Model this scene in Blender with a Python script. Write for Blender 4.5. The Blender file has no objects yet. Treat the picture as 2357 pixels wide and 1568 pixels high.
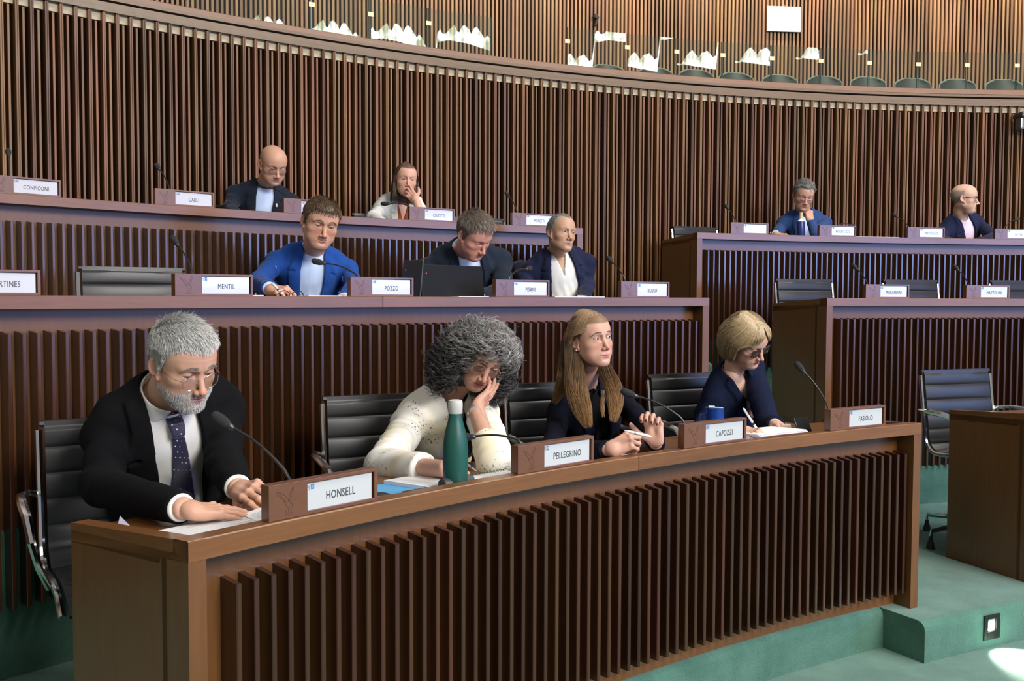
import bpy, math, random
import numpy as np
from mathutils import Vector, Matrix, Euler
rng = np.random.default_rng(7)
random.seed(7)
C = bpy.context.scene.collection
PI = math.pi
f32 = np.float32

# ------------------------------------------------------------------ camera
CAMZ = 1.41
FPX, ROLL, PIT = 2200.0, 0.0035, 0.0455
CCX, CCY = 5.06, -2.68            # centre of the hemicycle (all rows are arcs about it)
cam_d = bpy.data.cameras.new('camera')
cam = bpy.data.objects.new('camera', cam_d)
C.objects.link(cam)
cam_d.sensor_width = 36.0
cam_d.lens = FPX / 2357.0 * 36.0
cam_d.clip_start = 0.05
cam_d.clip_end = 200
cam.matrix_world = Matrix.Translation((0, 0, CAMZ)) @ Euler((PI/2 - PIT, 0, 0)).to_matrix().to_4x4() @ Matrix.Rotation(ROLL, 4, 'Z')
bpy.context.scene.camera = cam
sc = bpy.context.scene
sc.view_settings.view_transform = 'Standard'
sc.view_settings.look = 'None'
sc.view_settings.gamma = 1.0
sc.view_settings.use_curve_mapping = False
sc.view_settings.exposure = 0.22

# ------------------------------------------------------------------ world and lights
w = bpy.data.worlds.new('world')
sc.world = w
w.use_nodes = True
w.node_tree.nodes['Background'].inputs[0].default_value = (1.0, 0.97, 0.93, 1)
w.node_tree.nodes['Background'].inputs[1].default_value = 0.22

def area(name, loc, target, sx, sy, power, col):
    l = bpy.data.lights.new(name, 'AREA')
    l.shape = 'RECTANGLE'; l.size = sx; l.size_y = sy
    l.energy = power; l.color = col
    o = bpy.data.objects.new(name, l); C.objects.link(o)
    o.location = loc
    d = Vector(target) - Vector(loc)
    o.rotation_euler = d.to_track_quat('-Z', 'Y').to_euler()
    return o
area('ceiling_and_fill_light', (7.4, -4.4, 6.3), (0.8, 3.8, 0.8), 5.0, 3.0, 1150, (1.0, 0.955, 0.91))
area('ceiling_and_fill_light', (4.2, -1.0, 5.2), (0.4, 3.6, 0.9), 2.0, 1.6, 150, (1.0, 0.96, 0.92))  # added front fill for the faces, not a panel of the hall
area('ceiling_and_fill_light', (-3.6, -1.2, 4.6), (0.2, 3.6, 0.8), 2.5, 2.0, 45, (1.0, 0.93, 0.86))  # added weak fill from the left to lift the desk side panels
area('ceiling_and_fill_light', (6.0, 4.0, 9.2), (2.5, 9.8, 1.8), 5.0, 2.0, 620, (1.0, 0.92, 0.82))
area('display_screen', (8.2, 1.5, 2.12), (-1.0, 4.2, 1.6), 2.5, 1.15, 120, (0.16, 0.40, 1.0))
area('hall_window', (13.2, -1.8, 2.9), (0.0, 5.0, 1.7), 9.0, 3.6, 200, (0.62, 0.52, 1.0))

# ------------------------------------------------------------------ geometry from the photograph (rays onto known surfaces)
def ray(u, v):
    x = u - 1178.5; y = v - 784
    c, s = math.cos(ROLL), math.sin(ROLL)
    x, y = c*x + s*y, -s*x + c*y
    dx, dy, dz = x/FPX, -y/FPX, 1.0
    cp, sp = math.cos(PIT), math.sin(PIT)
    return (dx, dy*sp + dz*cp, dy*cp - dz*sp)
def on_z(u, v, z):
    d = ray(u, v); t = (z - CAMZ)/d[2]
    return Vector((d[0]*t, d[1]*t, z))
def on_R(u, v, R):
    d = ray(u, v)
    a = d[0]**2 + d[1]**2; b = -2*(d[0]*CCX + d[1]*CCY); c = CCX*CCX + CCY*CCY - R*R
    t = (-b + math.sqrt(b*b - 4*a*c))/(2*a)
    return Vector((d[0]*t, d[1]*t, CAMZ + d[2]*t))
def at_y(u, v, Y):
    d = ray(u, v); t = Y/d[1]
    return Vector((d[0]*t, Y, CAMZ + d[2]*t))
def pol(R, deg, z=0.0):
    a = math.radians(deg)
    return Vector((CCX + R*math.cos(a), CCY + R*math.sin(a), z))
def polar(p):
    return math.hypot(p[0]-CCX, p[1]-CCY), math.degrees(math.atan2(p[1]-CCY, p[0]-CCX))

# ------------------------------------------------------------------ object helpers
def fast_mesh(name, V, F, col=None, smooth=True):
    """V (n,3), F (m,3 or 4) numpy"""
    V = np.asarray(V, dtype=f32); F = np.asarray(F, dtype=np.int32)
    me = bpy.data.meshes.new(name)
    n, m, k = len(V), len(F), F.shape[1]
    me.vertices.add(n); me.vertices.foreach_set('co', V.ravel())
    me.loops.add(m*k); me.loops.foreach_set('vertex_index', F.ravel())
    me.polygons.add(m)
    me.polygons.foreach_set('loop_start', np.arange(0, m*k, k, dtype=np.int32))
    me.polygons.foreach_set('loop_total', np.full(m, k, dtype=np.int32))
    me.update(calc_edges=True)
    if smooth:
        me.polygons.foreach_set('use_smooth', np.ones(m, dtype=bool))
    if col is not None:
        a = me.color_attributes.new('Col', 'FLOAT_COLOR', 'POINT')
        c4 = np.ones((n, 4), dtype=f32); c4[:, :3] = col
        a.data.foreach_set('color', c4.ravel())
    me.validate()
    return me

def link(name, me, mat=None, parent=None, loc=None, rz=None):
    o = bpy.data.objects.new(name, me)
    C.objects.link(o)
    if mat is not None and me is not None:
        me.materials.clear(); me.materials.append(mat)
    if loc is not None: o.location = loc
    if rz is not None: o.rotation_euler = (0, 0, rz)
    if parent is not None: o.parent = parent
    return o
def tag(o, label=None, cat=None, group=None, kind=None):
    if label: o['label'] = label
    if cat: o['category'] = cat
    if group: o['group'] = group
    if kind: o['kind'] = kind
    return o
def empty(name, loc=(0, 0, 0), rz=0.0, label=None, cat=None, group=None):
    o = bpy.data.objects.new(name, None); C.objects.link(o)
    o.empty_display_size = 0.05
    o.location = loc; o.rotation_euler = (0, 0, rz)
    return tag(o, label, cat, group)
def copy_tree(o, parent=None):
    c = o.copy(); C.objects.link(c)
    if parent is not None:
        c.parent = parent
    for ch in list(o.children):
        copy_tree(ch, c)
    return c

class MB:
    """collects simple solids into one mesh"""
    def __init__(s): s.v = []; s.f = []; s.sm = []
    def add(s, V, F, smooth=False, M=None):
        b = len(s.v)
        if M is not None: V = [M @ Vector(v) for v in V]
        s.v += [tuple(v) for v in V]
        s.f += [tuple(i + b for i in f) for f in F]
        s.sm += [smooth]*len(F)
        return s
    def box(s, c, d, M=None, bev=0.0):
        x, y, z = d[0]/2, d[1]/2, d[2]/2
        if bev <= 0:
            V = [(c[0]+i*x, c[1]+j*y, c[2]+k*z) for i in (-1, 1) for j in (-1, 1) for k in (-1, 1)]
            F = [(0,1,3,2),(4,6,7,5),(0,4,5,1),(2,3,7,6),(0,2,6,4),(1,5,7,3)]
            return s.add(V, F, M=M)
        bm = bmesh.new(); bmesh.ops.create_cube(bm, size=1)
        for v in bm.verts: v.co = Vector((v.co.x*d[0], v.co.y*d[1], v.co.z*d[2]))
        bmesh.ops.bevel(bm, geom=list(bm.edges), offset=bev, segments=2, profile=0.6, affect='EDGES')
        bm.verts.index_update()
        V = [v.co + Vector(c) for v in bm.verts]; F = [[v.index for v in f.verts] for f in bm.faces]
        bm.free()
        return s.add(V, F, M=M)
    def poly_arc(s, prof, a0, a1, n, R0=0.0, closed=True):
        """sweep an (R,z) profile (counter-clockwise) along an arc about the hemicycle centre, in world coordinates"""
        V = []; F = []; m = len(prof)
        for i in range(n+1):
            a = a0 + (a1-a0)*i/n
            for (R, z) in prof: V.append(pol(R, a, z))
        for i in range(n):
            for j in range(m if closed else m-1):
                k = (j+1) % m
                F.append((i*m+j, i*m+k, (i+1)*m+k, (i+1)*m+j))
        if closed:
            F.append(tuple(range(m))[::-1]); F.append(tuple(n*m+j for j in range(m)))
        return s.add(V, F)
    def tube(s, pts, r, n=8, cap=True, M=None):
        pts = [Vector(p) for p in pts]; k = len(pts)
        rs = r if isinstance(r, (list, tuple)) else [r]*k
        V = []; F = []; prev = None
        for i, p in enumerate(pts):
            t = (pts[min(i+1, k-1)] - pts[max(i-1, 0)]).normalized()
            if prev is None:
                a = t.orthogonal().normalized()
            else:
                a = (prev - t*prev.dot(t))
                a = a.normalized() if a.length > 1e-6 else t.orthogonal().normalized()
            prev = a; b = t.cross(a)
            for j in range(n):
                q = 2*PI*j/n
                V.append(p + (a*math.cos(q) + b*math.sin(q))*rs[i])
        for i in range(k-1):
            for j in range(n):
                q = (j+1) % n
                F.append((i*n+j, i*n+q, (i+1)*n+q, (i+1)*n+j))
        if cap:
            F.append(tuple(range(n))[::-1]); F.append(tuple((k-1)*n+j for j in range(n)))
        return s.add(V, F, smooth=True, M=M)
    def lathe(s, prof, n=24, M=None):
        V = []; F = []; m = len(prof)
        for (r, z) in prof:
            for j in range(n):
                q = 2*PI*j/n; V.append((r*math.cos(q), r*math.sin(q), z))
        for i in range(m-1):
            for j in range(n):
                q = (j+1) % n
                F.append((i*n+j, i*n+q, (i+1)*n+q, (i+1)*n+j))
        F.append(tuple(range(n))[::-1]); F.append(tuple((m-1)*n+j for j in range(n)))
        return s.add(V, F, smooth=True, M=M)
    def mesh(s, name):
        me = bpy.data.meshes.new(name)
        me.from_pydata(s.v, [], s.f)
        me.polygons.foreach_set('use_smooth', s.sm)
        me.update()
        if any(s.sm):
            try: me.set_sharp_from_angle(angle=math.radians(40))
            except Exception: pass
        return me
    def build(s, name, mat, parent=None):
        return link(name, s.mesh(name), mat, parent)
import bmesh

# ------------------------------------------------------------------ materials
def new_mat(name):
    m = bpy.data.materials.new(name); m.use_nodes = True
    nt = m.node_tree; return m, nt, nt.nodes['Principled BSDF']
def simple(name, col, rough=0.5, metal=0.0, spec=0.5, coat=0.0, emit=None, bump=0.0, bscale=200, trans=0.0, ior=1.45, sheen=0.0, alpha=1.0):
    m, nt, b = new_mat(name)
    b.inputs['Base Color'].default_value = (*col, 1)
    b.inputs['Roughness'].default_value = rough
    b.inputs['Metallic'].default_value = metal
    b.inputs['Specular IOR Level'].default_value = spec
    b.inputs['Coat Weight'].default_value = coat
    b.inputs['Transmission Weight'].default_value = trans
    b.inputs['IOR'].default_value = ior
    b.inputs['Sheen Weight'].default_value = sheen
    b.inputs['Alpha'].default_value = alpha
    if emit: b.inputs['Emission Color'].default_value = (*emit[0], 1); b.inputs['Emission Strength'].default_value = emit[1]
    if bump > 0:
        n = nt.nodes.new('ShaderNodeTexNoise'); n.inputs['Scale'].default_value = bscale; n.inputs['Detail'].default_value = 4
        tc = nt.nodes.new('ShaderNodeTexCoord'); bp = nt.nodes.new('ShaderNodeBump')
        bp.inputs['Strength'].default_value = bump; bp.inputs['Distance'].default_value = 0.002
        nt.links.new(tc.outputs['Object'], n.inputs['Vector'])
        nt.links.new(n.outputs['Fac'], bp.inputs['Height']); nt.links.new(bp.outputs['Normal'], b.inputs['Normal'])
    return m
def wood(name, c1, c2, rough=0.38, scale=(14, 14, 1.1), vary=0.0, coat=0.25, vein=0.5):
    """fine vertical-grained wood; vary = per-object lightness change"""
    m, nt, b = new_mat(name)
    N = nt.nodes.new; L = nt.links.new
    tc = N('ShaderNodeTexCoord'); mp = N('ShaderNodeMapping'); mp.inputs['Scale'].default_value = scale
    oi = N('ShaderNodeObjectInfo')
    no = N('ShaderNodeTexNoise'); no.inputs['Scale'].default_value = 6; no.inputs['Detail'].default_value = 8; no.inputs['Roughness'].default_value = 0.65
    add = N('ShaderNodeVectorMath'); add.operation = 'ADD'
    sc_ = N('ShaderNodeVectorMath'); sc_.operation = 'SCALE'; sc_.inputs['Scale'].default_value = 37.0
    cmb = N('ShaderNodeCombineXYZ')
    L(oi.outputs['Random'], cmb.inputs[0]); L(oi.outputs['Random'], cmb.inputs[2]); L(cmb.outputs[0], sc_.inputs[0])
    L(tc.outputs['Object'], add.inputs[0]); L(sc_.outputs[0], add.inputs[1])
    L(add.outputs[0], mp.inputs['Vector']); L(mp.outputs[0], no.inputs['Vector'])
    no2 = N('ShaderNodeTexNoise'); no2.inputs['Scale'].default_value = 1.3; no2.inputs['Detail'].default_value = 3
    L(add.outputs[0], no2.inputs['Vector'])
    r = N('ShaderNodeValToRGB'); r.color_ramp.elements[0].position = 0.32; r.color_ramp.elements[1].position = 0.70
    r.color_ramp.elements[0].color = (*c1, 1); r.color_ramp.elements[1].color = (*c2, 1)
    mx = N('ShaderNodeMath'); mx.operation = 'MULTIPLY_ADD'; mx.inputs[1].default_value = vein; 
    mm = N('ShaderNodeMath'); mm.operation = 'MULTIPLY'; mm.inputs[1].default_value = 1 - vein
    L(no2.outputs['Fac'], mm.inputs[0]); L(no.outputs['Fac'], mx.inputs[0]); L(mm.outputs[0], mx.inputs[2])
    L(mx.outputs[0], r.inputs[0])
    out = r.outputs['Color']
    if vary > 0:
        hs = N('ShaderNodeHueSaturation')
        mr = N('ShaderNodeMapRange'); mr.inputs['To Min'].default_value = 1 - vary; mr.inputs['To Max'].default_value = 1 + vary
        L(oi.outputs['Random'], mr.inputs['Value']); L(mr.outputs[0], hs.inputs['Value'])
        mr2 = N('ShaderNodeMapRange'); mr2.inputs['To Min'].default_value = 0.49; mr2.inputs['To Max'].default_value = 0.515
        ml = N('ShaderNodeMath'); ml.operation = 'MULTIPLY'; ml.inputs[1].default_value = 7.31
        fr = N('ShaderNodeMath'); fr.operation = 'FRACT'
        L(oi.outputs['Random'], ml.inputs[0]); L(ml.outputs[0], fr.inputs[0]); L(fr.outputs[0], mr2.inputs['Value']); L(mr2.outputs[0], hs.inputs['Hue'])
        L(out, hs.inputs['Color']); out = hs.outputs['Color']
    L(out, b.inputs['Base Color'])
    b.inputs['Roughness'].default_value = rough
    b.inputs['Coat Weight'].default_value = coat; b.inputs['Coat Roughness'].default_value = 0.18
    bp = N('ShaderNodeBump'); bp.inputs['Strength'].default_value = 0.12; bp.inputs['Distance'].default_value = 0.001
    L(no.outputs['Fac'], bp.inputs['Height']); L(bp.outputs['Normal'], b.inputs['Normal'])
    return m
def cloth(name, col, weave=900, rough=0.9, sheen=0.08, var=0.12, col2=None, cscale=6):
    m, nt, b = new_mat(name)
    N = nt.nodes.new; L = nt.links.new
    tc = N('ShaderNodeTexCoord')
    n1 = N('ShaderNodeTexNoise'); n1.inputs['Scale'].default_value = weave; n1.inputs['Detail'].default_value = 2
    n2 = N('ShaderNodeTexNoise'); n2.inputs['Scale'].default_value = cscale; n2.inputs['Detail'].default_value = 3
    L(tc.outputs['Object'], n1.inputs['Vector']); L(tc.outputs['Object'], n2.inputs['Vector'])
    r = N('ShaderNodeValToRGB'); r.color_ramp.elements[0].position = 0.35; r.color_ramp.elements[1].position = 0.65
    lo = tuple(c*(1-var) for c in col); hi = tuple(min(1, c*(1+var)) for c in col) if col2 is None else col2
    r.color_ramp.elements[0].color = (*lo, 1); r.color_ramp.elements[1].color = (*hi, 1)
    L(n2.outputs['Fac'], r.inputs[0]); L(r.outputs['Color'], b.inputs['Base Color'])
    b.inputs['Roughness'].default_value = rough; b.inputs['Sheen Weight'].default_value = sheen
    b.inputs['Sheen Roughness'].default_value = 0.4; b.inputs['Specular IOR Level'].default_value = 0.12
    bp = N('ShaderNodeBump'); bp.inputs['Strength'].default_value = 0.15; bp.inputs['Distance'].default_value = 0.0006
    L(n1.outputs['Fac'], bp.inputs['Height']); L(bp.outputs['Normal'], b.inputs['Normal'])
    return m
def attr_mat(name, rough=0.5, spec=0.4, sss=0.0, bump=0.0, bscale=400, aniso=0.0, sheen=0.0):
    m, nt, b = new_mat(name)
    a = nt.nodes.new('ShaderNodeVertexColor'); a.layer_name = 'Col'
    nt.links.new(a.outputs['Color'], b.inputs['Base Color'])
    b.inputs['Roughness'].default_value = rough; b.inputs['Specular IOR Level'].default_value = spec
    b.inputs['Sheen Weight'].default_value = sheen
    if sss > 0:
        b.inputs['Subsurface Weight'].default_value = sss
        b.inputs['Subsurface Radius'].default_value = (1.0, 0.35, 0.2)
        b.inputs['Subsurface Scale'].default_value = 0.008
    if bump > 0:
        n = nt.nodes.new('ShaderNodeTexNoise'); n.inputs['Scale'].default_value = bscale; n.inputs['Detail'].default_value = 3
        tc = nt.nodes.new('ShaderNodeTexCoord'); bp = nt.nodes.new('ShaderNodeBump')
        bp.inputs['Strength'].default_value = bump; bp.inputs['Distance'].default_value = 0.001
        nt.links.new(tc.outputs['Object'], n.inputs['Vector'])
        nt.links.new(n.outputs['Fac'], bp.inputs['Height']); nt.links.new(bp.outputs['Normal'], b.inputs['Normal'])
    return m

# ------------------------------------------------------------------ shared materials
M_fascia = wood('wood_fascia', (0.125, 0.048, 0.013), (0.215, 0.090, 0.026), rough=0.34, scale=(1.2, 1.2, 14), coat=0.25)
M_panel = wood('wood_panel', (0.105, 0.040, 0.010), (0.165, 0.068, 0.018), rough=0.40, scale=(10, 10, 1.0), coat=0.2)
M_slat = wood('wood_slat', (0.034, 0.010, 0.004), (0.062, 0.020, 0.008), rough=0.30, vary=0.35, coat=0.6)
M_wall_slat = wood('wood_wall_slat', (0.095, 0.037, 0.013), (0.200, 0.092, 0.037), rough=0.5, vary=0.42, coat=0.05)
M_gal_slat = wood('wood_gallery_slat', (0.185, 0.090, 0.040), (0.320, 0.180, 0.090), rough=0.5, vary=0.35, coat=0.1)
M_back = simple('dark_backing', (0.016, 0.008, 0.004), 0.7)
M_cream = simple('cream_backing', (0.50, 0.43, 0.30), 0.7)
M_band = wood('wood_cornice', (0.11, 0.066, 0.030), (0.19, 0.120, 0.060), rough=0.35, scale=(1, 1, 20), coat=0.3)
M_rail = wood('wood_rail', (0.17, 0.085, 0.045), (0.27, 0.145, 0.08), rough=0.4, scale=(1, 1, 10))
M_rail_shaded = simple('wood_rail_shaded', (0.035, 0.016, 0.010), 0.5)  # rail wood darkened: shade below the overhang put into the colour

def carpet_mat():
    m, nt, b = new_mat('green_carpet')
    N = nt.nodes.new; L = nt.links.new
    tc = N('ShaderNodeTexCoord')
    n1 = N('ShaderNodeTexNoise'); n1.inputs['Scale'].default_value = 260; n1.inputs['Detail'].default_value = 3
    n2 = N('ShaderNodeTexNoise'); n2.inputs['Scale'].default_value = 7; n2.inputs['Detail'].default_value = 5
    L(tc.outputs['Object'], n1.inputs['Vector']); L(tc.outputs['Object'], n2.inputs['Vector'])
    mx = N('ShaderNodeMath'); mx.operation = 'MULTIPLY_ADD'; mx.inputs[1].default_value = 0.5
    ml = N('ShaderNodeMath'); ml.operation = 'MULTIPLY'; ml.inputs[1].default_value = 0.5
    L(n1.outputs['Fac'], ml.inputs[0]); L(n2.outputs['Fac'], mx.inputs[0]); L(ml.outputs[0], mx.inputs[2])
    r = N('ShaderNodeValToRGB'); r.color_ramp.elements[0].position = 0.36; r.color_ramp.elements[1].position = 0.64
    r.color_ramp.elements[0].color = (0.045, 0.125, 0.090, 1); r.color_ramp.elements[1].color = (0.090, 0.205, 0.155, 1)
    L(mx.outputs[0], r.inputs[0]); L(r.outputs['Color'], b.inputs['Base Color'])
    b.inputs['Roughness'].default_value = 0.95; b.inputs['Specular IOR Level'].default_value = 0.1
    b.inputs['Sheen Weight'].default_value = 0.25; b.inputs['Sheen Roughness'].default_value = 0.5
    bp = N('ShaderNodeBump'); bp.inputs['Strength'].default_value = 0.5; bp.inputs['Distance'].default_value = 0.004
    L(n1.outputs['Fac'], bp.inputs['Height']); L(bp.outputs['Normal'], b.inputs['Normal'])
    return m
M_carpet = carpet_mat()

R1, R2, R3, RW = 7.34, 8.75, 10.16, 11.54
T1, T2, T3 = 0.91, 1.41, 1.87            # desk tops
P1, P2, P3 = 0.16, 0.66, 1.12            # carpeted platforms

def struct(name, mb, mat, parent=None):
    o = mb.build(name, mat, parent)
    if parent is None: o['kind'] = 'structure'
    return o

# ------------------------------------------------------------------ floor, platforms, aisle steps
m = MB(); m.add([(-9, -6, 0), (16, -6, 0), (16, 13, 0), (-9, 13, 0)], [(0, 1, 2, 3)])
struct('floor', m, M_carpet)
def rounded(Rf, Rb, z0, z1, r=0.03):
    p = [(Rf, z0)]
    for k in range(5):
        q = PI/2*k/4
        p.append((Rf + r - r*math.cos(q), z1 - r + r*math.sin(q)))
    p += [(Rb, z1), (Rb, z0)]
    return p
m = MB()
m.poly_arc(rounded(R1+0.055, R2+0.09, -0.02, P1), 160, 118.75, 60)
m.poly_arc(rounded(R1-0.14, R2+0.09, -0.02, P1, 0.035), 118.75, 80, 60)
struct('floor_1', m, M_carpet)
m = MB(); m.poly_arc(rounded(R2+0.075, R3+0.09, 0.10, P2), 160, 117.2, 60); m.poly_arc(rounded(R2+0.075, R3+0.09, 0.10, P2), 112.0, 80, 50)
m.poly_arc(rounded(R2+0.02, R3+0.09, 0.10, P2), 117.2, 112.0, 8)
struct('floor_2', m, M_carpet)
m = MB(); m.poly_arc(rounded(R3+0.075, RW+0.3, 0.6, P3), 160, 116.8, 60); m.poly_arc(rounded(R3+0.075, RW+0.3, 0.6, P3), 111.8, 80, 50)
m.poly_arc(rounded(R3+0.02, RW+0.3, 0.6, P3), 116.8, 111.8, 8)
struct('floor_3', m, M_carpet)
steps = empty('aisle_stairs', pol(R2-0.4, 114.6, P1)); tag(steps, kind='structure')
for i in range(2):
    m = MB(); m.poly_arc(rounded(R2+0.02-0.28*(2-i), R2+0.05, P1-0.01, P1+0.1667*(i+1)), 117.1, 112.1, 6)
    o = m.build('step', M_carpet, steps); o.location = -steps.location
for i in range(2):
    m = MB(); m.poly_arc(rounded(R3+0.02-0.28*(2-i), R3+0.05, P2-0.01, P2+0.153*(i+1)), 116.7, 111.9, 6)
    o = m.build('step', M_carpet, steps); o.location = -steps.location

# ------------------------------------------------------------------ slatted back wall
wall = empty('wall_back', pol(RW, 112, 0)); tag(wall, kind='structure')
def child_world(mb, name, mat, par):
    o = mb.build(name, mat, par); o.location = -par.location; return o
m = MB(); m.poly_arc([(RW+0.14, P3), (RW+0.24, P3), (RW+0.24, 3.115), (RW+0.14, 3.115)], 142, 86, 90)
child_world(m, 'backing_board', M_back, wall)
m = MB(); m.poly_arc([(RW+0.032, 3.119), (RW+0.24, 3.119), (RW+0.24, 3.20), (RW+0.032, 3.20)], 142, 86, 90)
child_world(m, 'cream_strip', M_cream, wall)
def slat_mesh(name, wdt, dep, h, bev=0.002, groove=False):
    """x tangential, y radial outward (front face at y=0), z up from 0"""
    b = MB(); w2 = wdt/2
    if groove:
        P = [(-w2, bev), (-w2+bev, 0), (-0.0025, 0), (-0.001, 0.004), (0.001, 0.004), (0.0025, 0), (w2-bev, 0), (w2, bev), (w2, dep), (-w2, dep)]
    else:
        P = [(-w2, bev), (-w2+bev, 0), (w2-bev, 0), (w2, bev), (w2, dep), (-w2, dep)]
    n = len(P)
    tb = 0.008
    V = [(x, y, 0) for x, y in P] + [(x, y, h - (tb if y <= bev*1.01+1e-9 else 0)) for x, y in P]
    F = [(i, (i+1) % n, n+(i+1) % n, n+i) for i in range(n)] + [tuple(range(n))[::-1], tuple(range(n, 2*n))]
    b.add(V, F); return b.mesh(name)
def place_slat(me, mat, R, deg, z, par):
    o = bpy.data.objects.new('slat', me); C.objects.link(o)
    if not me.materials: me.materials.append(mat)
    o.parent = par
    o.location = pol(R, deg, z) - par.location
    o.rotation_euler = (0, 0, math.radians(deg) - PI/2)
    return o
WP = 0.0829
dth = math.degrees(WP/RW)
me_long = slat_mesh('long_slat', 0.0215, 0.135, 3.172-P3, groove=True)
me_short = slat_mesh('short_slat', 0.0150, 0.09, 3.118-P3)
a = polar(on_R(1413.6, 300, RW))[1]; a += dth*math.floor((136.0-a)/dth)
while a > 90.2:
    place_slat(me_long, M_wall_slat, RW, a, P3, wall)
    place_slat(me_short, M_wall_slat, RW+0.025, a-dth*0.52, P3, wall)
    a -= dth

# cornice and gallery rail (one continuous moulding above the slats)
gal = empty('trim_1', pol(RW, 112, 3.2)); tag(gal, kind='structure')
m = MB(); m.poly_arc([(RW-0.006, 3.172), (RW+0.22, 3.172), (RW+0.22, 3.185), (RW-0.006, 3.19)], 142, 86, 90)
child_world(m, 'cornice_lip', M_band, gal)
for i in range(3):
    r0 = RW + 0.005 + i*0.035; z0 = 3.190 + i*0.021
    m = MB(); m.poly_arc([(r0, z0+0.003), (r0+0.003, z0), (RW+0.24, z0), (RW+0.24, z0+0.020), (r0, z0+0.020)], 142, 86, 90)
    child_world(m, 'cornice_step', M_band, gal)
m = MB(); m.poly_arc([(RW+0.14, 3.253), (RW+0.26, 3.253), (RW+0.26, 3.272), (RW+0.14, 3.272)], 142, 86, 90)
child_world(m, 'painted_shadow_line', M_back, gal)  # dark strip, the shade of the groove put into its colour
m = MB(); m.poly_arc([(RW+0.09, 3.272), (RW+0.5, 3.272), (RW+0.5, 3.293), (RW+0.09, 3.293)], 142, 86, 90)
child_world(m, 'cornice_board', M_band, gal)
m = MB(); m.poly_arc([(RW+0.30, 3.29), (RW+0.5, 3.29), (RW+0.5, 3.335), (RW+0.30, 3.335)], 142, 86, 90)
child_world(m, 'rail_underside', M_rail_shaded, gal)
m = MB(); m.poly_arc([(RW+0.265, 3.335), (RW+0.75, 3.335), (RW+0.75, 3.38), (RW+0.27, 3.38), (RW+0.265, 3.375)], 142, 86, 90)
child_world(m, 'rail', M_rail, gal)

# ------------------------------------------------------------------ gallery: floor, slatted rear wall
m = MB(); m.poly_arc([(RW+0.3, 2.9), (17, 2.9), (17, 3.0), (RW+0.3, 3.0)], 142, 80, 60)
struct('floor_4', m, M_carpet)
m = MB(); m.poly_arc([(RW+0.45, 3.0), (RW+0.98, 3.0), (RW+0.98, 3.34), (RW+0.45, 3.34)], 142, 80, 60)
child_world(m, 'parapet', M_rail, gal)
RG = 15.4
gw = empty('wall_gallery', pol(RG, 110, 3.0)); tag(gw, kind='structure')
m = MB(); m.poly_arc([(RG+0.06, 3.0), (RG+0.2, 3.0), (RG+0.2, 6.4), (RG+0.06, 6.4)], 140, 76, 90)
child_world(m, 'backing_board', M_back, gw)
GP = 0.0516
me_g = slat_mesh('gallery_slat', 0.029, 0.07, 3.4)
dg = math.degrees(GP/RG); a = 125.5; k = 0
while a > 82.5 and k < 298:
    place_slat(me_g, M_gal_slat, RG, a, 3.0, gw); a -= dg; k += 1

# ------------------------------------------------------------------ curved desks
SP = 0.0453
_slat_cache = {}
def desk(label, R, a0, a1, top, base, seams=(), left_end=True, right_end=True, slat0=None, slat1=None, vis=None, group=None):
    """a0 = left end (larger angle), a1 = right end"""
    am = (a0 + a1)/2
    D = empty('curved_desk', pol(R+0.25, am, base), label=label, cat='desk', group=group)
    dep = 0.49
    cuts = [a0] + [s for s in seams] + [a1]
    gap = 0.012
    for i in range(len(cuts)-1):
        s0 = cuts[i] - (gap if i > 0 else 0); s1 = cuts[i+1] + (gap if i < len(cuts)-2 else 0)
        n = max(4, int(abs(s0-s1)/0.6))
        m = MB(); m.poly_arc([(R+0.0025, top), (R, top-0.0025), (R, top-0.0442), (R+0.03, top-0.0442), (R+0.10, top-0.046), (R+0.11, top-0.064), (R+dep, top-0.080), (R+dep, top-0.052), (R+0.057, top-0.032), (R+0.055, top-0.004), (R+0.053, top-0.002)][::-1], s0, s1, n)
        child_world(m, 'desktop', M_fascia, D)
    th = math.degrees(0.042/R)
    n = int(abs(a0-a1)/0.6)
    m = MB(); m.poly_arc([(R+0.082, base), (R+0.082, top-0.0442), (R+0.10, top-0.046), (R+0.10, base)][::-1], a0, a1, n)
    child_world(m, 'front_panel', M_panel, D)
    for (on, aa, sgn) in ((left_end, a0, -1), (right_end, a1, 1)):
        if not on: continue
        b0, b1 = aa, aa + sgn*th
        m = MB(); m.poly_arc([(R+0.001, base-(0.0)), (R+0.001, top-0.0446), (R+0.083, top-0.0446), (R+0.083, base)][::-1], max(b0, b1), min(b0, b1), 1)
        child_world(m, 'end_post', M_panel, D)
        b2 = aa + sgn*math.degrees(0.040/R)
        m = MB(); m.poly_arc([(R+0.004, top+0.0005), (R, top-0.002), (R, top-0.0440), (R+dep+0.001, top-0.078), (R+dep+0.001, top-0.036), (R+dep-0.002, top-0.034)][::-1], max(aa, b2), min(aa, b2), 1)
        child_world(m, 'side_rim', M_fascia, D)
        t2 = math.degrees(0.03/R)
        b1 = aa + sgn*t2
        zf = base if base < 0.3 else base-0.0
        m = MB(); m.poly_arc([(R+0.083, zf), (R+0.083, top-0.0500), (R+dep-0.002, top-0.0775), (R+dep-0.002, zf)][::-1], max(b0, b1), min(b0, b1), 1)
        child_world(m, 'side_panel', M_panel, D)
    ps = math.degrees(SP/R)
    h = (top-0.115) - (base+0.06)
    key = round(h, 3)
    if key not in _slat_cache: _slat_cache[key] = slat_mesh('desk_slat', 0.014, 0.066, h)
    me = _slat_cache[key]
    s = (slat1 if slat1 is not None else a1 + th + ps*0.55)
    end = (slat0 if slat0 is not None else a0 - th - ps*1.2)
    while s < end:
        place_slat(me, M_slat, R+0.02, s, base+0.06, D); s += ps
    return D
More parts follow.
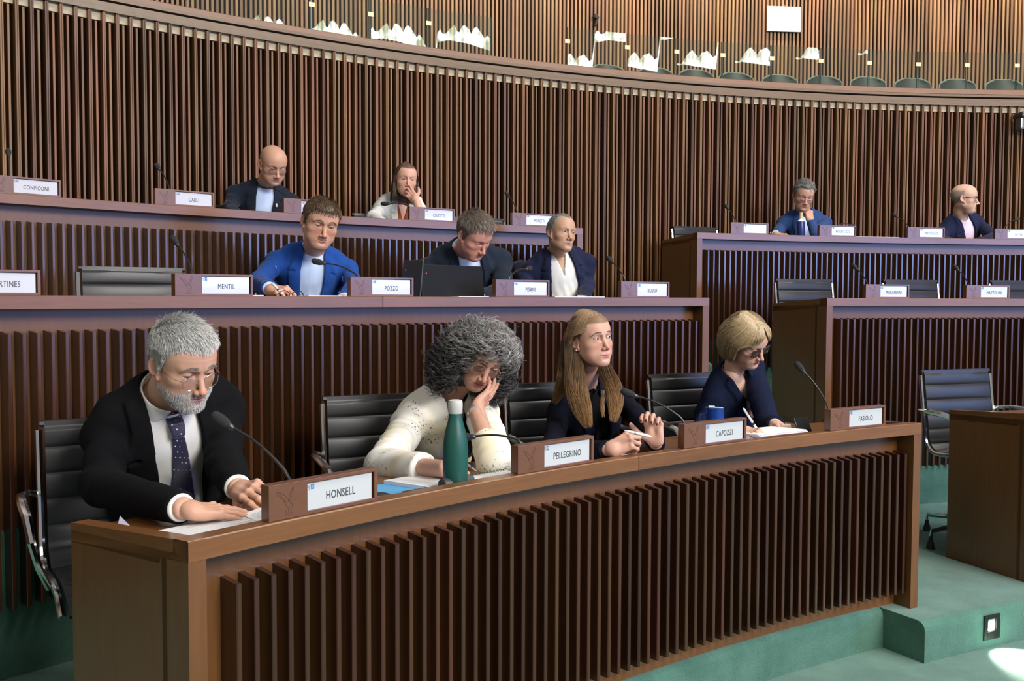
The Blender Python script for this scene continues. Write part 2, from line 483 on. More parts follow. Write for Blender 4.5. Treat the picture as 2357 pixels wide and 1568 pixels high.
desk('front curved desk where four people sit, brown wooden slatted front', R1, 141.16, 117.72, T1, P1, seams=(129.4,), slat1=118.19, slat0=140.25)
desk('slatted wooden desk at the right edge behind the empty chair, front row', R1, 112.2, 104.0, T1, P1, left_end=True, right_end=False)
desk('long middle curved desk with three seated men and two laptops', R2, 150.0, 117.27, T2, P1+0.18, seams=(129.84,), left_end=False)
desk('middle slatted desk on the right with no one seated, two plates and three empty chairs', R2, 111.95, 92.0, T2, P1+0.18, right_end=False)
desk('highest slatted desk on the left, with bald man and pale jacket woman', R3, 146.0, 116.86, T3, P2+0.18, left_end=False)
desk('highest slatted desk on the right, with two men far apart', R3, 111.7, 89.0, T3, P2+0.18, right_end=False)

# ------------------------------------------------------------------ implicit surfaces -> meshes (surface nets)
def A3(x): return np.asarray(x, dtype=f32)
def ell(p, c, r):
    q = p - A3(c); r = A3(r)
    k0 = np.sqrt(((q/r)**2).sum(1)); k1 = np.sqrt(((q/(r*r))**2).sum(1)) + 1e-9
    return k0*(k0-1)/k1
def cap(p, a, b, ra, rb=None):
    if rb is None: rb = ra
    a = A3(a); b = A3(b); pa = p - a; ba = b - a
    h = np.clip((pa @ ba)/max(float(ba @ ba), 1e-9), 0, 1)
    return np.sqrt(((pa - h[:, None]*ba)**2).sum(1)) - (ra + (rb-ra)*h)
def chain(p, pts, rs, k=0.01):
    d = None
    for i in range(len(pts)-1):
        e = cap(p, pts[i], pts[i+1], rs[i], rs[i+1])
        d = e if d is None else smin(d, e, k)
    return d
def rbox(p, c, b, r=0.0):
    q = np.abs(p - A3(c)) - A3(b) + r
    return np.sqrt((np.maximum(q, 0)**2).sum(1)) + np.minimum(q.max(1), 0) - r
def smin(a, b, k):
    h = np.clip(0.5 + 0.5*(b-a)/k, 0, 1)
    return b + (a-b)*h - k*h*(1-h)
def smax(a, b, k): return -smin(-a, -b, k)
def ss(x, a, b):
    t = np.clip((x-a)/(b-a), 0, 1); return t*t*(3-2*t)
def nets(f, lo, hi, h):
    lo = np.array(lo, float); hi = np.array(hi, float)
    B = 4
    nb = np.maximum(2, np.ceil((hi-lo)/(h*B)).astype(int)) 
    n = nb*B
    H = h*B
    cx = [lo[i] + (np.arange(nb[i])+0.5)*H - 0.5*h for i in range(3)]
    G = np.stack(np.meshgrid(*cx, indexing='ij'), -1).reshape(-1, 3).astype(f32)
    fc = f(G)
    D = np.where(fc > 0, 1.0, -1.0).astype(f32).reshape(nb)
    D = np.repeat(np.repeat(np.repeat(D, B, 0), B, 1), B, 2)
    act = np.nonzero(np.abs(fc) < H*1.15)[0]
    bi = np.stack(np.unravel_index(act, nb), -1)
    off = np.stack(np.meshgrid(*[np.arange(B)]*3, indexing='ij'), -1).reshape(-1, 3)
    idx = (bi[:, None, :]*B + off[None]).reshape(-1, 3)
    P = (lo + idx*h).astype(f32)
    out = np.empty(len(P), f32)
    S = 400000
    for s in range(0, len(P), S): out[s:s+S] = f(P[s:s+S])
    out = np.nan_to_num(out, nan=0.02)
    D[idx[:, 0], idx[:, 1], idx[:, 2]] = out
    neg = D < 0
    c = [neg[:-1, :-1, :-1], neg[1:, :-1, :-1], neg[:-1, 1:, :-1], neg[1:, 1:, :-1],
         neg[:-1, :-1, 1:], neg[1:, :-1, 1:], neg[:-1, 1:, 1:], neg[1:, 1:, 1:]]
    any_ = np.logical_or.reduce(c); all_ = np.logical_and.reduce(c)
    cell = any_ & ~all_
    ci = np.stack(np.nonzero(cell), -1)
    vid = np.full(cell.shape, -1, np.int64); vid[cell] = np.arange(len(ci))
    off8 = np.array([(i & 1, (i >> 1) & 1, (i >> 2) & 1) for i in range(8)])
    vals = np.stack([D[ci[:, 0]+o[0], ci[:, 1]+o[1], ci[:, 2]+o[2]] for o in off8], 1)
    acc = np.zeros((len(ci), 3)); cnt = np.zeros(len(ci))
    for e0 in range(8):
        for ax in range(3):
            e1 = e0 | (1 << ax)
            if e1 == e0: continue
            v0, v1 = vals[:, e0], vals[:, e1]
            cr = (v0 < 0) != (v1 < 0)
            t = np.where(cr, v0/np.where(cr, v0-v1, 1), 0)
            pt = off8[e0][None] + t[:, None]*(off8[e1]-off8[e0])[None]
            acc += pt*cr[:, None]; cnt += cr
    V = lo + (ci + acc/cnt[:, None])*h
    F = []
    for ax in range(3):
        a1, a2 = (ax+1) % 3, (ax+2) % 3
        sl0 = [slice(None)]*3; sl1 = [slice(None)]*3
        sl0[ax] = slice(0, -1); sl1[ax] = slice(1, None)
        n0 = neg[tuple(sl0)]; n1 = neg[tuple(sl1)]
        e = np.stack(np.nonzero(n0 != n1), -1)
        ok = (e[:, a1] > 0) & (e[:, a2] > 0) & (e[:, a1] < n[a1]-1) & (e[:, a2] < n[a2]-1)
        e = e[ok]
        flip = n1[e[:, 0], e[:, 1], e[:, 2]]
        def g(d1, d2):
            q = e.copy(); q[:, a1] -= d1; q[:, a2] -= d2
            return vid[q[:, 0], q[:, 1], q[:, 2]]
        q = np.stack([g(1, 1), g(0, 1), g(0, 0), g(1, 0)], 1)
        q[flip] = q[flip][:, ::-1]
        F.append(q)
    F = np.concatenate(F)
    F = F[(F >= 0).all(1)]
    return V.astype(f32), F
def grad(f, P, e=0.0015):
    g = np.stack([f(P + A3(d)) - f(P - A3(d)) for d in ((e, 0, 0), (0, e, 0), (0, 0, e))], 1)
    return g/(np.linalg.norm(g, axis=1, keepdims=True) + 1e-9)
def xf(M, P):
    M = np.array(M, dtype=np.float64)
    return (np.asarray(P) @ M[:3, :3].T + M[:3, 3]).astype(f32)
def hnoise(p, s, seed=0.0):
    """cheap smooth pseudo noise in about -1..1"""
    x, y, z = p[:, 0]*s, p[:, 1]*s, p[:, 2]*s
    return (np.sin(x*1.7 + y*0.9 + seed) + np.sin(y*2.1 - z*1.3 + seed*1.7) + np.sin(z*1.9 + x*1.1 + seed*2.3) + np.sin((x+y+z)*1.37 + seed*3.1))/4

# strands: P (n,k,3), R (n,k) or (k,), colour (n,3)
def strands(P, R, col, sides=3):
    n, k, _ = P.shape
    R = np.broadcast_to(R, (n, k))
    T = np.empty_like(P); T[:, 1:-1] = P[:, 2:] - P[:, :-2]; T[:, 0] = P[:, 1]-P[:, 0]; T[:, -1] = P[:, -1]-P[:, -2]
    T /= np.linalg.norm(T, axis=2, keepdims=True) + 1e-9
    ref = np.where(np.abs(T[:, :1, 2:3]) < 0.8, np.array([0, 0, 1.0]), np.array([1.0, 0, 0]))
    ref = np.broadcast_to(ref, P.shape)
    Nn = np.cross(T, ref); Nn /= np.linalg.norm(Nn, axis=2, keepdims=True) + 1e-9
    Bn = np.cross(T, Nn)
    V = np.empty((n, k, sides, 3))
    for s in range(sides):
        q = 2*PI*s/sides
        V[:, :, s] = P + (Nn*math.cos(q) + Bn*math.sin(q))*R[:, :, None]
    base = (np.arange(n)*k*sides)[:, None, None]
    i = np.arange(k-1)[None, :, None]*sides; s = np.arange(sides)[None, None, :]; s2 = (s+1) % sides
    F = np.stack([base+i+s, base+i+s2, base+i+sides+s2, base+i+sides+s], -1).reshape(-1, 4)
    c = np.repeat(col, k*sides, axis=0) if col.ndim == 2 else col.reshape(n*k, 3).repeat(sides, axis=0)
    return V.reshape(-1, 3), F, c

# ------------------------------------------------------------------ people: heads
EYE = (0.0315, 0.0680, 0.0)
def head_sdf(s):
    """head-local signed distance; +y face, +z up, +x the person's right. s: dict of shape numbers"""
    W = s.get('w', 1.0); JW = s.get('jaw', 1.0); NL = s.get('nose', 1.0); fem = s.get('fem', 0.0); ch = s.get('cheek', 0.0); dbl = s.get('dbl', 0.0)
    lid = s.get('lid', 0.55); zc = s.get('lidz', -0.001)
    smile = s.get('mouth', 0.0); nk = s['neck']; nr = s.get('nr', 0.054 - 0.008*fem)
    def f(p0):
        p = p0.copy(); ax = np.abs(p0[:, 0]); p[:, 0] = ax/W
        d = ell(p, (0, -0.014, 0.032), (0.0755, 0.0985, 0.084))
        d = smin(d, ell(p, (0, 0.028, 0.034), (0.0640, 0.0600, 0.064)), 0.03)
        d = smin(d, ell(p, (0, 0.024, -0.030), (0.0600, 0.0600, 0.070)), 0.03)
        d = smin(d, ell(p, (0, 0.030, -0.076), (0.0450*JW, 0.0500, 0.036)), 0.030)
        d = smin(d, cap(p, (0.052*JW, -0.006, -0.052), (0.018, 0.060, -0.098), 0.014, 0.013), 0.030)
        d = smin(d, ell(p, (0, 0.0700, -0.1010), (0.0200 - 0.003*fem, 0.0165, 0.0140)), 0.020)
        d = smin(d, ell(p, (0.041, 0.046, -0.028), (0.0230+0.003*ch, 0.0240+0.004*ch, 0.0180)), 0.022)
        if ch > 0: d = smin(d, ell(p, (0.040, 0.040, -0.060), (0.022, 0.026, 0.024)), 0.02)
        if dbl > 0: d = smin(d, ell(p, (0, 0.035, -0.112), (0.034, 0.034, 0.014+0.008*dbl)), 0.03)
        br = 0.0100*(1-0.35*fem)
        d = smin(d, cap(p, (0.012, 0.0790, 0.0190), (0.043, 0.0660, 0.0200), br, br*0.75), 0.016)
        # muzzle
        d = smin(d, ell(p, (0, 0.0700, -0.0700), (0.0270, 0.0185, 0.0220)), 0.018)
        # sockets
        d = smax(d, -ell(p, (0.0310, 0.0910, 0.0010), (0.0190, 0.0155, 0.0110)), 0.010)
        d = smax(d, -ell(p, (0.0150, 0.0860, 0.0000), (0.0070, 0.0100, 0.0090)), 0.010)
        # eyelids
        e = np.sqrt(((p - A3(EYE))**2).sum(1))
        d = smin(d, e - 0.0141, 0.0035)
        d = smin(d, cap(p, (0.0220, 0.0770, -0.0105), (0.0400, 0.0725, -0.0095), 0.0030), 0.007)
        op = ell(p, (0.0315, 0.0800, zc), (0.0146, 0.0160, 0.0009 + 0.0062*lid))
        d = smax(d, -op, 0.0010)
        # nose
        ny = 0.1095*1.0 + 0.007*(NL-1); nz = -0.0400 - 0.010*(NL-1)
        d = smin(d, cap(p, (0, 0.0780, 0.0100), (0, ny-0.0095, nz+0.006), 0.0062, 0.0088), 0.010)
        d = smin(d, ell(p, (0, ny-0.0045, nz-0.001), (0.0105 - 0.002*fem, 0.0105, 0.0090)), 0.007)
        d = smin(d, ell(p, (0.0125 - 0.0015*fem, ny-0.0160, nz-0.0055), (0.0072, 0.0100, 0.0074)), 0.006)
        d = smax(d, -ell(p, (0.0062, ny-0.0110, nz-0.0125), (0.0034, 0.0052, 0.0034)), 0.003)
        # mouth
        mz = -0.0715 + smile*(ax*ax*6)
        q = p.copy(); q[:, 2] = p[:, 2] - mz + (ax*ax)*s.get('mcurve', 3.0)
        yb = 0.0865 - 4.0*ax*ax*3
        q[:, 1] = p[:, 1] - yb
        d = smin(d, ell(q, (0, -0.0005, 0.0042), (0.0235, 0.0062, 0.0040)), 0.004)
        d = smin(d, ell(q, (0, -0.0010, -0.0050), (0.0195, 0.0066, 0.0048)), 0.004)
        d = smax(d, -ell(q, (0, 0.0060, -0.0004), (0.0260, 0.0060, 0.0010)), 0.0022)
        d = smax(d, -ell(q, (0, 0.0070, -0.0155), (0.0150, 0.0080, 0.0050)), 0.010)
        # nasolabial folds
        fold = s.get('fold', 0.5)
        if fold > 0:
            d = d + 0.0016*fold*np.exp(-((cap(p, (0.0190, 0.0900, -0.0480), (0.0330, 0.0740, -0.0760), 0.0)/0.0028)**2))
        if s.get('lines', 0) > 0:
            d = d + 0.0006*s['lines']*np.sin(p[:, 2]*420)*ss(p[:, 2], 0.035, 0.045)*ss(-p[:, 2], -0.075, -0.062)*ss(p[:, 1], 0.05, 0.07)
            d = d + 0.0012*s['lines']*np.exp(-((cap(p, (0.0200, 0.083, -0.013), (0.038, 0.073, -0.017), 0.0)/0.0025)**2))
        # ears
        pe = p.copy()
        c_, s_ = math.cos(0.22), math.sin(0.22)
        y_ = pe[:, 1] + 0.006; z_ = pe[:, 2] + 0.010
        yy = c_*y_ + s_*z_; zz = -s_*y_ + c_*z_
        xo = pe[:, 0] - 0.0730 - 0.30*np.maximum(0, -yy)
        pe = np.stack([xo, yy, zz], 1)
        ear = ell(pe, (0.0, -0.004, 0.002), (0.0050, 0.0170, 0.0300))
        ring = np.sqrt((np.sqrt((pe[:, 1]+0.006)**2 + ((pe[:, 2]-0.006)*0.68)**2) - 0.0150)**2 + (pe[:, 0]-0.0040)**2) - 0.0033
        ring = np.maximum(ring, -(pe[:, 2]+0.018))
        ear = smin(ear, ring, 0.005)
        ear = smax(ear, -ell(pe, (0.0065, 0.000, 0.004), (0.0050, 0.0085, 0.0150)), 0.004)
        ear = smin(ear, ell(pe, (0.001, 0.002, -0.027), (0.0045, 0.0070, 0.0080)), 0.006)
        d = smin(d, ear, 0.006)
        d = d*0.92
        # neck (not mirrored)
        a = A3((0, -0.022, -0.045)); b = A3(nk)
        d = smin(d, cap(p0, a, a + (b-a)*0.5, nr*0.97, nr), 0.025)
        d = smin(d, cap(p0, a + (b-a)*0.5, b, nr, nr*1.08), 0.02)
        return d
    return f
def hairline(phi, kind='full'):
    """height of the hairline as a function of azimuth from the front (deg)"""
    if kind == 'full':
        return np.interp(phi, [0, 22, 38, 52, 62, 72, 80, 88, 98, 110, 130, 180], [.070, .074, .076, .056, .030, -.004, -.022, .012, .018, -.010, -.050, -.062])
    if kind == 'low':
        return np.interp(phi, [0, 22, 38, 52, 62, 72, 80, 88, 98, 110, 130, 180], [.060, .062, .062, .044, .020, -.006, -.024, .010, .014, -.020, -.055, -.068])
    if kind == 'recede':
        return np.interp(phi, [0, 15, 30, 45, 58, 72, 80, 88, 98, 110, 130, 180], [.082, .090, .098, .092, .050, .010, -.014, .014, .018, -.010, -.050, -.060])
    if kind == 'bald':
        return np.interp(phi, [0, 60, 75, 84, 90, 98, 110, 130, 180], [.2, .2, .2, -.010, .020, .022, -.006, -.045, -.055])
def azi(p):
    return np.degrees(np.arctan2(np.abs(p[:, 0]), p[:, 1] + 0.010))
def face_cols(p, nrm, s):
    """skin albedo by place on the head"""
    n = len(p); skin = A3(s['skin']); c = np.tile(skin, (n, 1))
    red = A3(s.get('red', (skin[0]*0.98, skin[1]*0.66, skin[2]*0.60)))
    ax = np.abs(p[:, 0]); q = p.copy(); q[:, 0] = ax
    def mix(w, col): 
        nonlocal c
        w = np.clip(w, 0, 1)[:, None]; c = c*(1-w) + A3(col)*w
    def blob(cen, r): return np.exp(-(((q - A3(cen))/A3(r))**2).sum(1))
    bl = s.get('blush', 0.5)
    mix(bl*0.55*blob((0.038, 0.065, -0.030), (0.022, 0.03, 0.020)), red)
    mix(bl*0.80*blob((0, 0.108, -0.042), (0.018, 0.02, 0.014)), red)
    mix(0.45*blob((0.078, -0.01, -0.005), (0.012, 0.03, 0.035)), red)
    mix(0.35*(0.5+0.5*hnoise(p, 60, 1.0))*bl, red)
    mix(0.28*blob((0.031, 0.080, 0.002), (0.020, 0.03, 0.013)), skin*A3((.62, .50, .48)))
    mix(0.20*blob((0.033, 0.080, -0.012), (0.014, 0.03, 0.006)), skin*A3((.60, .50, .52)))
    # lips
    mz = -0.0715 + s.get('mouth', 0.0)*(ax*ax*6) - (ax*ax)*s.get('mcurve', 3.0)
    zz = p[:, 2] - mz
    lip = (1 - ss(np.abs(zz)/(0.0078*(1 - (ax/0.0255)**2).clip(0.02, 1)**0.6), 0.8, 1.15))*(p[:, 1] > 0.060)*(ax < 0.026)
    mix(lip*0.85, s.get('lips', tuple(skin*A3((.78, .48, .46)))))
    mix(0.75*lip*np.exp(-((zz+0.0004)/0.0011)**2), (0.10, 0.03, 0.03))
    # brows
    bz = 0.0225 + 0.10*ax - 3.0*np.maximum(ax-0.030, 0)**1.4 - s.get('frown', 0.0)*np.maximum(0.022-ax, 0)*0.5
    bw = 0.0034*(1 - 0.25*s.get('fem', 0))*np.clip((0.056-ax)/0.02, 0, 1)
    brow = (1 - ss(np.abs(p[:, 2]-bz)/(bw+1e-5), 0.6, 1.3))*ss(ax, 0.011, 0.015)*(p[:, 1] > 0.04)
    mix(brow*s.get('browk', 0.75)*(0.8+0.2*np.sin(ax*2600+p[:, 2]*1500)), s.get('brow', (0.10, 0.07, 0.05)))
    # lash line
    lid = s.get('lid', 0.55); zc = s.get('lidz', -0.001)
    ed = ell(q, (0.0315, 0.0800, zc), (0.0138, 0.0160, 0.0009 + 0.0062*lid))
    lash = np.exp(-(np.maximum(ed, 0)/s.get('lashw', 0.0010))**2)*(p[:, 1] > 0.066)*(ax > 0.015)*(ax < 0.049)
    mix(lash*s.get('lash', 0.6)*np.where(p[:, 2] > zc, 1, 0.5), (0.05, 0.03, 0.025))
    # nostrils
    ny = 0.1095 + 0.007*(s.get('nose', 1)-1); nz = -0.0400 - 0.010*(s.get('nose', 1)-1)
    mix(blob((0.0062, ny-0.011, nz-0.0105), (0.0034, 0.006, 0.0034)), (0.12, 0.04, 0.03))
    # beard shadow or beard
    if s.get('beard', 0) > 0:
        bd = ss(-p[:, 2], 0.030, 0.055)*ss(p[:, 1], -0.012, 0.004)*ss(-p[:, 2], 0.020 + 0.0, 0.030 + 0.8*np.clip(p[:, 1]-0.02, 0, 0.05))
        bd *= 1 - ss(p[:, 1]-0.0 - (p[:, 2]+0.052)*0.9, 0.045, 0.060)*(ax > 0.028)*ss(p[:, 2], -0.062, -0.050)
        bd *= (1 - lip)*ss(-p[:, 2], 0.046, 0.052 + 0.0)
        bd = bd*np.where(ss(-p[:, 2], 0.118, 0.128) > 0.5, 0.3, 1.0)
        if s.get('goatee'): bd *= ss(-ax, -0.036, -0.028)
        mix(bd*s['beard'], s['beardcol'])
    # scalp under hair
    if s.get('hl'):
        ph = azi(p); hlz = hairline(ph, s['hl'])
        w = ss(p[:, 2] - hlz + 0.002*hnoise(p, 900, 2.0), -0.003, 0.006)*(np.abs(p[:, 0]) < 0.0775*s.get('w', 1.0)+0.003)
        if s['hl'] == 'bald': w = w*(1-ss(p[:, 2], s.get('topz', .055), s.get('topz', .055)+0.02))
        mix(w*s.get('scalp', 0.85), s['hair'])
    return c
def eye_mesh(gaze, iris, res=28):
    """eyeball in its own frame, y forward; gaze=(right, up) in radians"""
    th = np.linspace(0, PI, res); ph = np.linspace(0, 2*PI, res, endpoint=False)
    T, Pp = np.meshgrid(th, ph, indexing='ij')
    d = np.stack([np.sin(T)*np.cos(Pp), np.cos(T), np.sin(T)*np.sin(Pp)], -1).reshape(-1, 3)
    V = d*0.0122 + d*(0.0006*np.exp(-(np.degrees(np.arccos(np.clip(d[:, 1], -1, 1)))/22)**4))[:, None]
    ang = np.degrees(np.arccos(np.clip(d[:, 1], -1, 1)))
    c = np.tile(A3((0.38, 0.34, 0.33)), (len(V), 1))
    c[ang < 32] = A3(iris); c[(ang > 28) & (ang < 33)] = A3(iris)*0.4; c[ang < 12] = (0.004, 0.004, 0.004)
    R = np.array(Euler((gaze[1], 0, -gaze[0])).to_matrix())
    V = V @ R.T
    n = res
    F = []
    i, j = np.meshgrid(np.arange(n-1), np.arange(n), indexing='ij')
    F = np.stack([i*n+j, (i+1)*n+j, (i+1)*n+(j+1) % n, i*n+(j+1) % n], -1).reshape(-1, 4)
    return V, F, c
M_skin = attr_mat('skin', rough=0.48, spec=0.35, sss=0.25, bump=0.10, bscale=700)
M_eye = attr_mat('eyeball', rough=0.08, spec=0.5)
M_hair = attr_mat('hair', rough=0.42, spec=0.45)
M_glass = None
def make_lens_mat(tint=(0.93, 0.95, 0.95), rf=1.0):
    m = bpy.data.materials.new('lens'); m.use_nodes = True
    nt = m.node_tree; nt.nodes.clear()
    N = nt.nodes.new; L = nt.links.new
    o = N('ShaderNodeOutputMaterial'); mix = N('ShaderNodeMixShader'); t = N('ShaderNodeBsdfTransparent'); g = N('ShaderNodeBsdfGlossy'); fr = N('ShaderNodeLayerWeight')
    t.inputs['Color'].default_value = (*tint, 1); g.inputs['Roughness'].default_value = 0.02
    pw = N('ShaderNodeMath'); pw.operation = 'POWER'; pw.inputs[1].default_value = 4.0
    ml = N('ShaderNodeMath'); ml.operation = 'MULTIPLY_ADD'; ml.inputs[1].default_value = 0.7; ml.inputs[2].default_value = 0.06*rf
    L(fr.outputs['Facing'], pw.inputs[0]); L(pw.outputs[0], ml.inputs[0]); L(ml.outputs[0], mix.inputs[0]); L(t.outputs[0], mix.inputs[1]); L(g.outputs[0], mix.inputs[2]); L(mix.outputs[0], o.inputs[0])
    return m
M_lens = make_lens_mat(rf=1.3)
M_lens_dark = make_lens_mat((0.42, 0.40, 0.44), 1.6)
M_wire = simple('spectacle_wire', (0.62, 0.60, 0.56), 0.25, 1.0)
M_blackframe = simple('black_frame', (0.012, 0.012, 0.014), 0.25)
M_tortoise = simple('tortoise_frame', (0.035, 0.022, 0.015), 0.2)

# short hair ------------------------------------------------------------
def root_points(f, region, n, lo, hi, seed=0):
    """random points on the surface f=0 where region(p) is true"""
    g = np.random.default_rng(seed)
    out = []
    tot = 0
    while tot < n:
        d = g.normal(size=(n*2, 3)); d /= np.linalg.norm(d, axis=1, keepdims=True)
        p = (np.array((0, -0.005, 0.005)) + d*0.16).astype(f32)
        dn = -d
        for _ in range(14):
            p = p + (dn*f(p.astype(f32))[:, None]*0.9).astype(f32)
        ok = region(p) & (np.abs(f(p)) < 0.002)
        out.append(p[ok]); tot += ok.sum()
        if len(out) > 12: break
    P = np.concatenate(out)[:n]
    return P
def short_hair(f, s, n, length, radius, lift, comb, cols, seed=1, kind='full', steps=5, topz=None, gel=0.0):
    def region(p):
        r = (p[:, 2] > hairline(azi(p), kind) + 0.001) & (np.abs(p[:, 0]) < 0.079*s.get('w', 1.0))
        if topz is not None: r &= p[:, 2] < topz
        return r
    g = np.random.default_rng(seed)
    P0 = root_points(f, region, n, None, None, seed)
    n = len(P0)
    N0 = grad(f, P0)
    cd = comb(P0)
    cd = cd - N0*(cd*N0).sum(1, keepdims=True); cd /= np.linalg.norm(cd, axis=1, keepdims=True)+1e-6
    L = length(P0)*g.uniform(0.75, 1.2, n)
    lf = lift(P0)*g.uniform(0.7, 1.3, n)
    dirv = N0*lf[:, None] + cd*(1-lf)[:, None] + g.normal(size=(n, 3))*0.10
    dirv /= np.linalg.norm(dirv, axis=1, keepdims=True)
    P = np.empty((n, steps, 3)); P[:, 0] = P0 - N0*0.001
    cur = P[:, 0].copy()
    for i in range(1, steps):
        cur = cur + dirv*(L/(steps-1))[:, None]
        # keep outside the scalp, bend along the comb direction
        dd = f(cur.astype(f32))
        lowv = np.maximum(0.0015 - dd, 0)
        cur = cur + N0*lowv[:, None]
        dirv = dirv*0.8 + cd*0.22*(1-gel) + np.array((0, 0, -0.06)); dirv /= np.linalg.norm(dirv, axis=1, keepdims=True)
        P[:, i] = cur
    R = radius*np.array([1.0, 1.0, 0.9, 0.7, 0.25])[None, :steps]*g.uniform(0.8, 1.2, (n, 1))
    col = cols(P0, g)
    return P, R, col

# ------------------------------------------------------------------ people: torso, clothes, hands
def V3(x): return np.array(x, dtype=float)
class Torso:
    """frame: origin hip centre, z up the spine, y forward, x the person's right; neck base at z=.54"""
    def __init__(s, hip, neck, yaw, fem=0.0, fat=0.0, roll=0.0, sw=None):
        hip = Vector(hip); neck = Vector(neck)
        z = (neck-hip); s.sc = z.length/0.54; z.normalize()
        s.sc = min(max(s.sc, 0.86), 1.08)
        fwd = Vector((-math.sin(math.radians(yaw)), math.cos(math.radians(yaw)), 0))
        y = (fwd - z*fwd.dot(z)).normalized(); x = y.cross(z)
        org = neck - z*0.54*s.sc
        M = Matrix(((x[0], y[0], z[0], org[0]), (x[1], y[1], z[1], org[1]), (x[2], y[2], z[2], org[2]), (0, 0, 0, 1)))
        s.M = M @ Matrix.Scale(s.sc, 4); s.Mi = s.M.inverted()
        s.fem = fem; s.fat = fat
        s.sw = sw if sw is not None else 0.168 - 0.020*fem
    def loc(s, w): return V3(s.Mi @ Vector(w))
    def wor(s, l): return s.M @ Vector(l)
    def base(s, p):
        f, ft = s.fem, s.fat
        ax = np.abs(p[:, 0]); q = p.copy(); q[:, 0] = ax
        d = ell(p, (0, 0.0, 0.36), (0.160-0.018*f, 0.112-0.012*f, 0.170))
        d = smin(d, ell(p, (0, 0.014+0.02*ft, 0.15), (0.150-0.02*f+0.02*ft, 0.118-0.018*f+0.03*ft, 0.17)), 0.06)
        d = smin(d, ell(p, (0, -0.01, 0.0), (0.175, 0.135, 0.12)), 0.06)
        d = smin(d, cap(q, (0.0, -0.015, 0.450), (s.sw-0.015, -0.010, 0.430), 0.072, 0.056), 0.05)
        d = smin(d, cap(q, (0.02, -0.035, 0.520), (0.12, -0.020, 0.490), 0.048, 0.040), 0.035)
        d = smin(d, cap(p, (0, -0.020, 0.50), (0, -0.012, 0.55), 0.052, 0.044), 0.02)
        if f > 0: d = smin(d, ell(q, (0.068, 0.085, 0.345), (0.058*f, 0.048*f, 0.060*f)), 0.035)
        return d
def arms_sdf(T, arms, r0=0.060, r1=0.050, r2=0.036, cuff=0.0):
    """arms: list of (S,E,W) in torso frame; sleeves end 'cuff' before the wrist"""
    L = []
    for (S, E, W) in arms:
        dv = (W-E); ln = np.linalg.norm(dv); dv = dv/ln
        Wc = W - dv*cuff
        L.append((S, E, W, Wc, dv))
    def f(p, off=0.0, only=None):
        d = None
        for i, (S, E, W, Wc, dv) in enumerate(L):
            u = cap(p, S, E, r0+off, r1+off)
            w_ = cap(p, E, Wc + dv*0.05, r1+off, r2+off)
            w_ = smax(w_, (p - A3(Wc)) @ A3(dv), 0.006)
            e = smin(u, w_, 0.02)
            d = e if d is None else np.minimum(d, e)
        return d
    f.L = L
    return f
def folds(T, arms, amp=1.0, seed=0.0):
    def f(p):
        n = 0.0030*hnoise(p, 21, seed) + 0.0018*hnoise(p, 52, seed+3)
        for (S, E, W) in arms:
            ax = (W-S)/np.linalg.norm(W-S)
            t = (p - A3(E)) @ A3(ax)
            dist = np.sqrt(((p-A3(E))**2).sum(1))
            n = n + 0.0042*np.sin(t*95 + 5.0*hnoise(p, 16, seed+1) + 1.5*hnoise(p, 45, seed+2))*np.exp(-(dist/0.08)**2)*(0.55+0.45*hnoise(p, 28, seed+7))
            ds = np.sqrt(((p-A3(S))**2).sum(1)); v = A3(E-S)/np.linalg.norm(E-S)
            t2 = (p-A3(S)) @ v + 0.6*p[:, 0]
            n = n + 0.0030*np.sin(t2*60 + 4*hnoise(p, 14, seed+5))*np.exp(-((ds-0.13)/0.09)**2)
        return n*amp
    return f
def interpf(xs, ys):
    xs, ys = list(xs), list(ys)
    return lambda z: np.interp(z, xs, ys).astype(f32)

# hands ------------------------------------------------------------------
FING = [  # x (for a right hand, palm down, fingers +y), y of knuckle, lengths, radius
    (-0.0290, 0.0900, (0.043, 0.025, 0.021), 0.0090),
    (-0.0090, 0.0950, (0.047, 0.029, 0.022), 0.0092),
    (0.0120, 0.0910, (0.043, 0.027, 0.022), 0.0087),
    (0.0310, 0.0820, (0.034, 0.020, 0.019), 0.0078)]
def hand_pts(pose):
    out = []
    for i, (x, y, ln, r) in enumerate(FING):
        c = pose['curl'][i]; spl = pose.get('splay', (0.10, 0.03, -0.04, -0.12))[i]
        p = V3((x, y, -0.001 - 0.003*(abs(i-1.3))))
        pts = [p.copy()]; a = 0.0
        for j in range(3):
            a += c[j]
            d = V3((-math.sin(spl)*math.cos(a), math.cos(spl)*math.cos(a), -math.sin(a)))
            p = p + d*ln[j]; pts.append(p.copy())
        out.append((pts, [r, r*0.94, r*0.86, r*0.74], d))
    th = pose.get('thumb', ((-0.70, 0.62, -0.35), (-0.42, 0.88, -0.22), (-0.20, 0.95, -0.20)))
    p = V3((-0.020, 0.020, -0.010)); pts = [p.copy()]
    for d, l in zip(th, (0.044, 0.033, 0.026)):
        d = V3(d)/np.linalg.norm(d); p = p + d*l; pts.append(p.copy())
    out.append((pts, [0.0150, 0.0118, 0.0105, 0.0085], d))
    return out
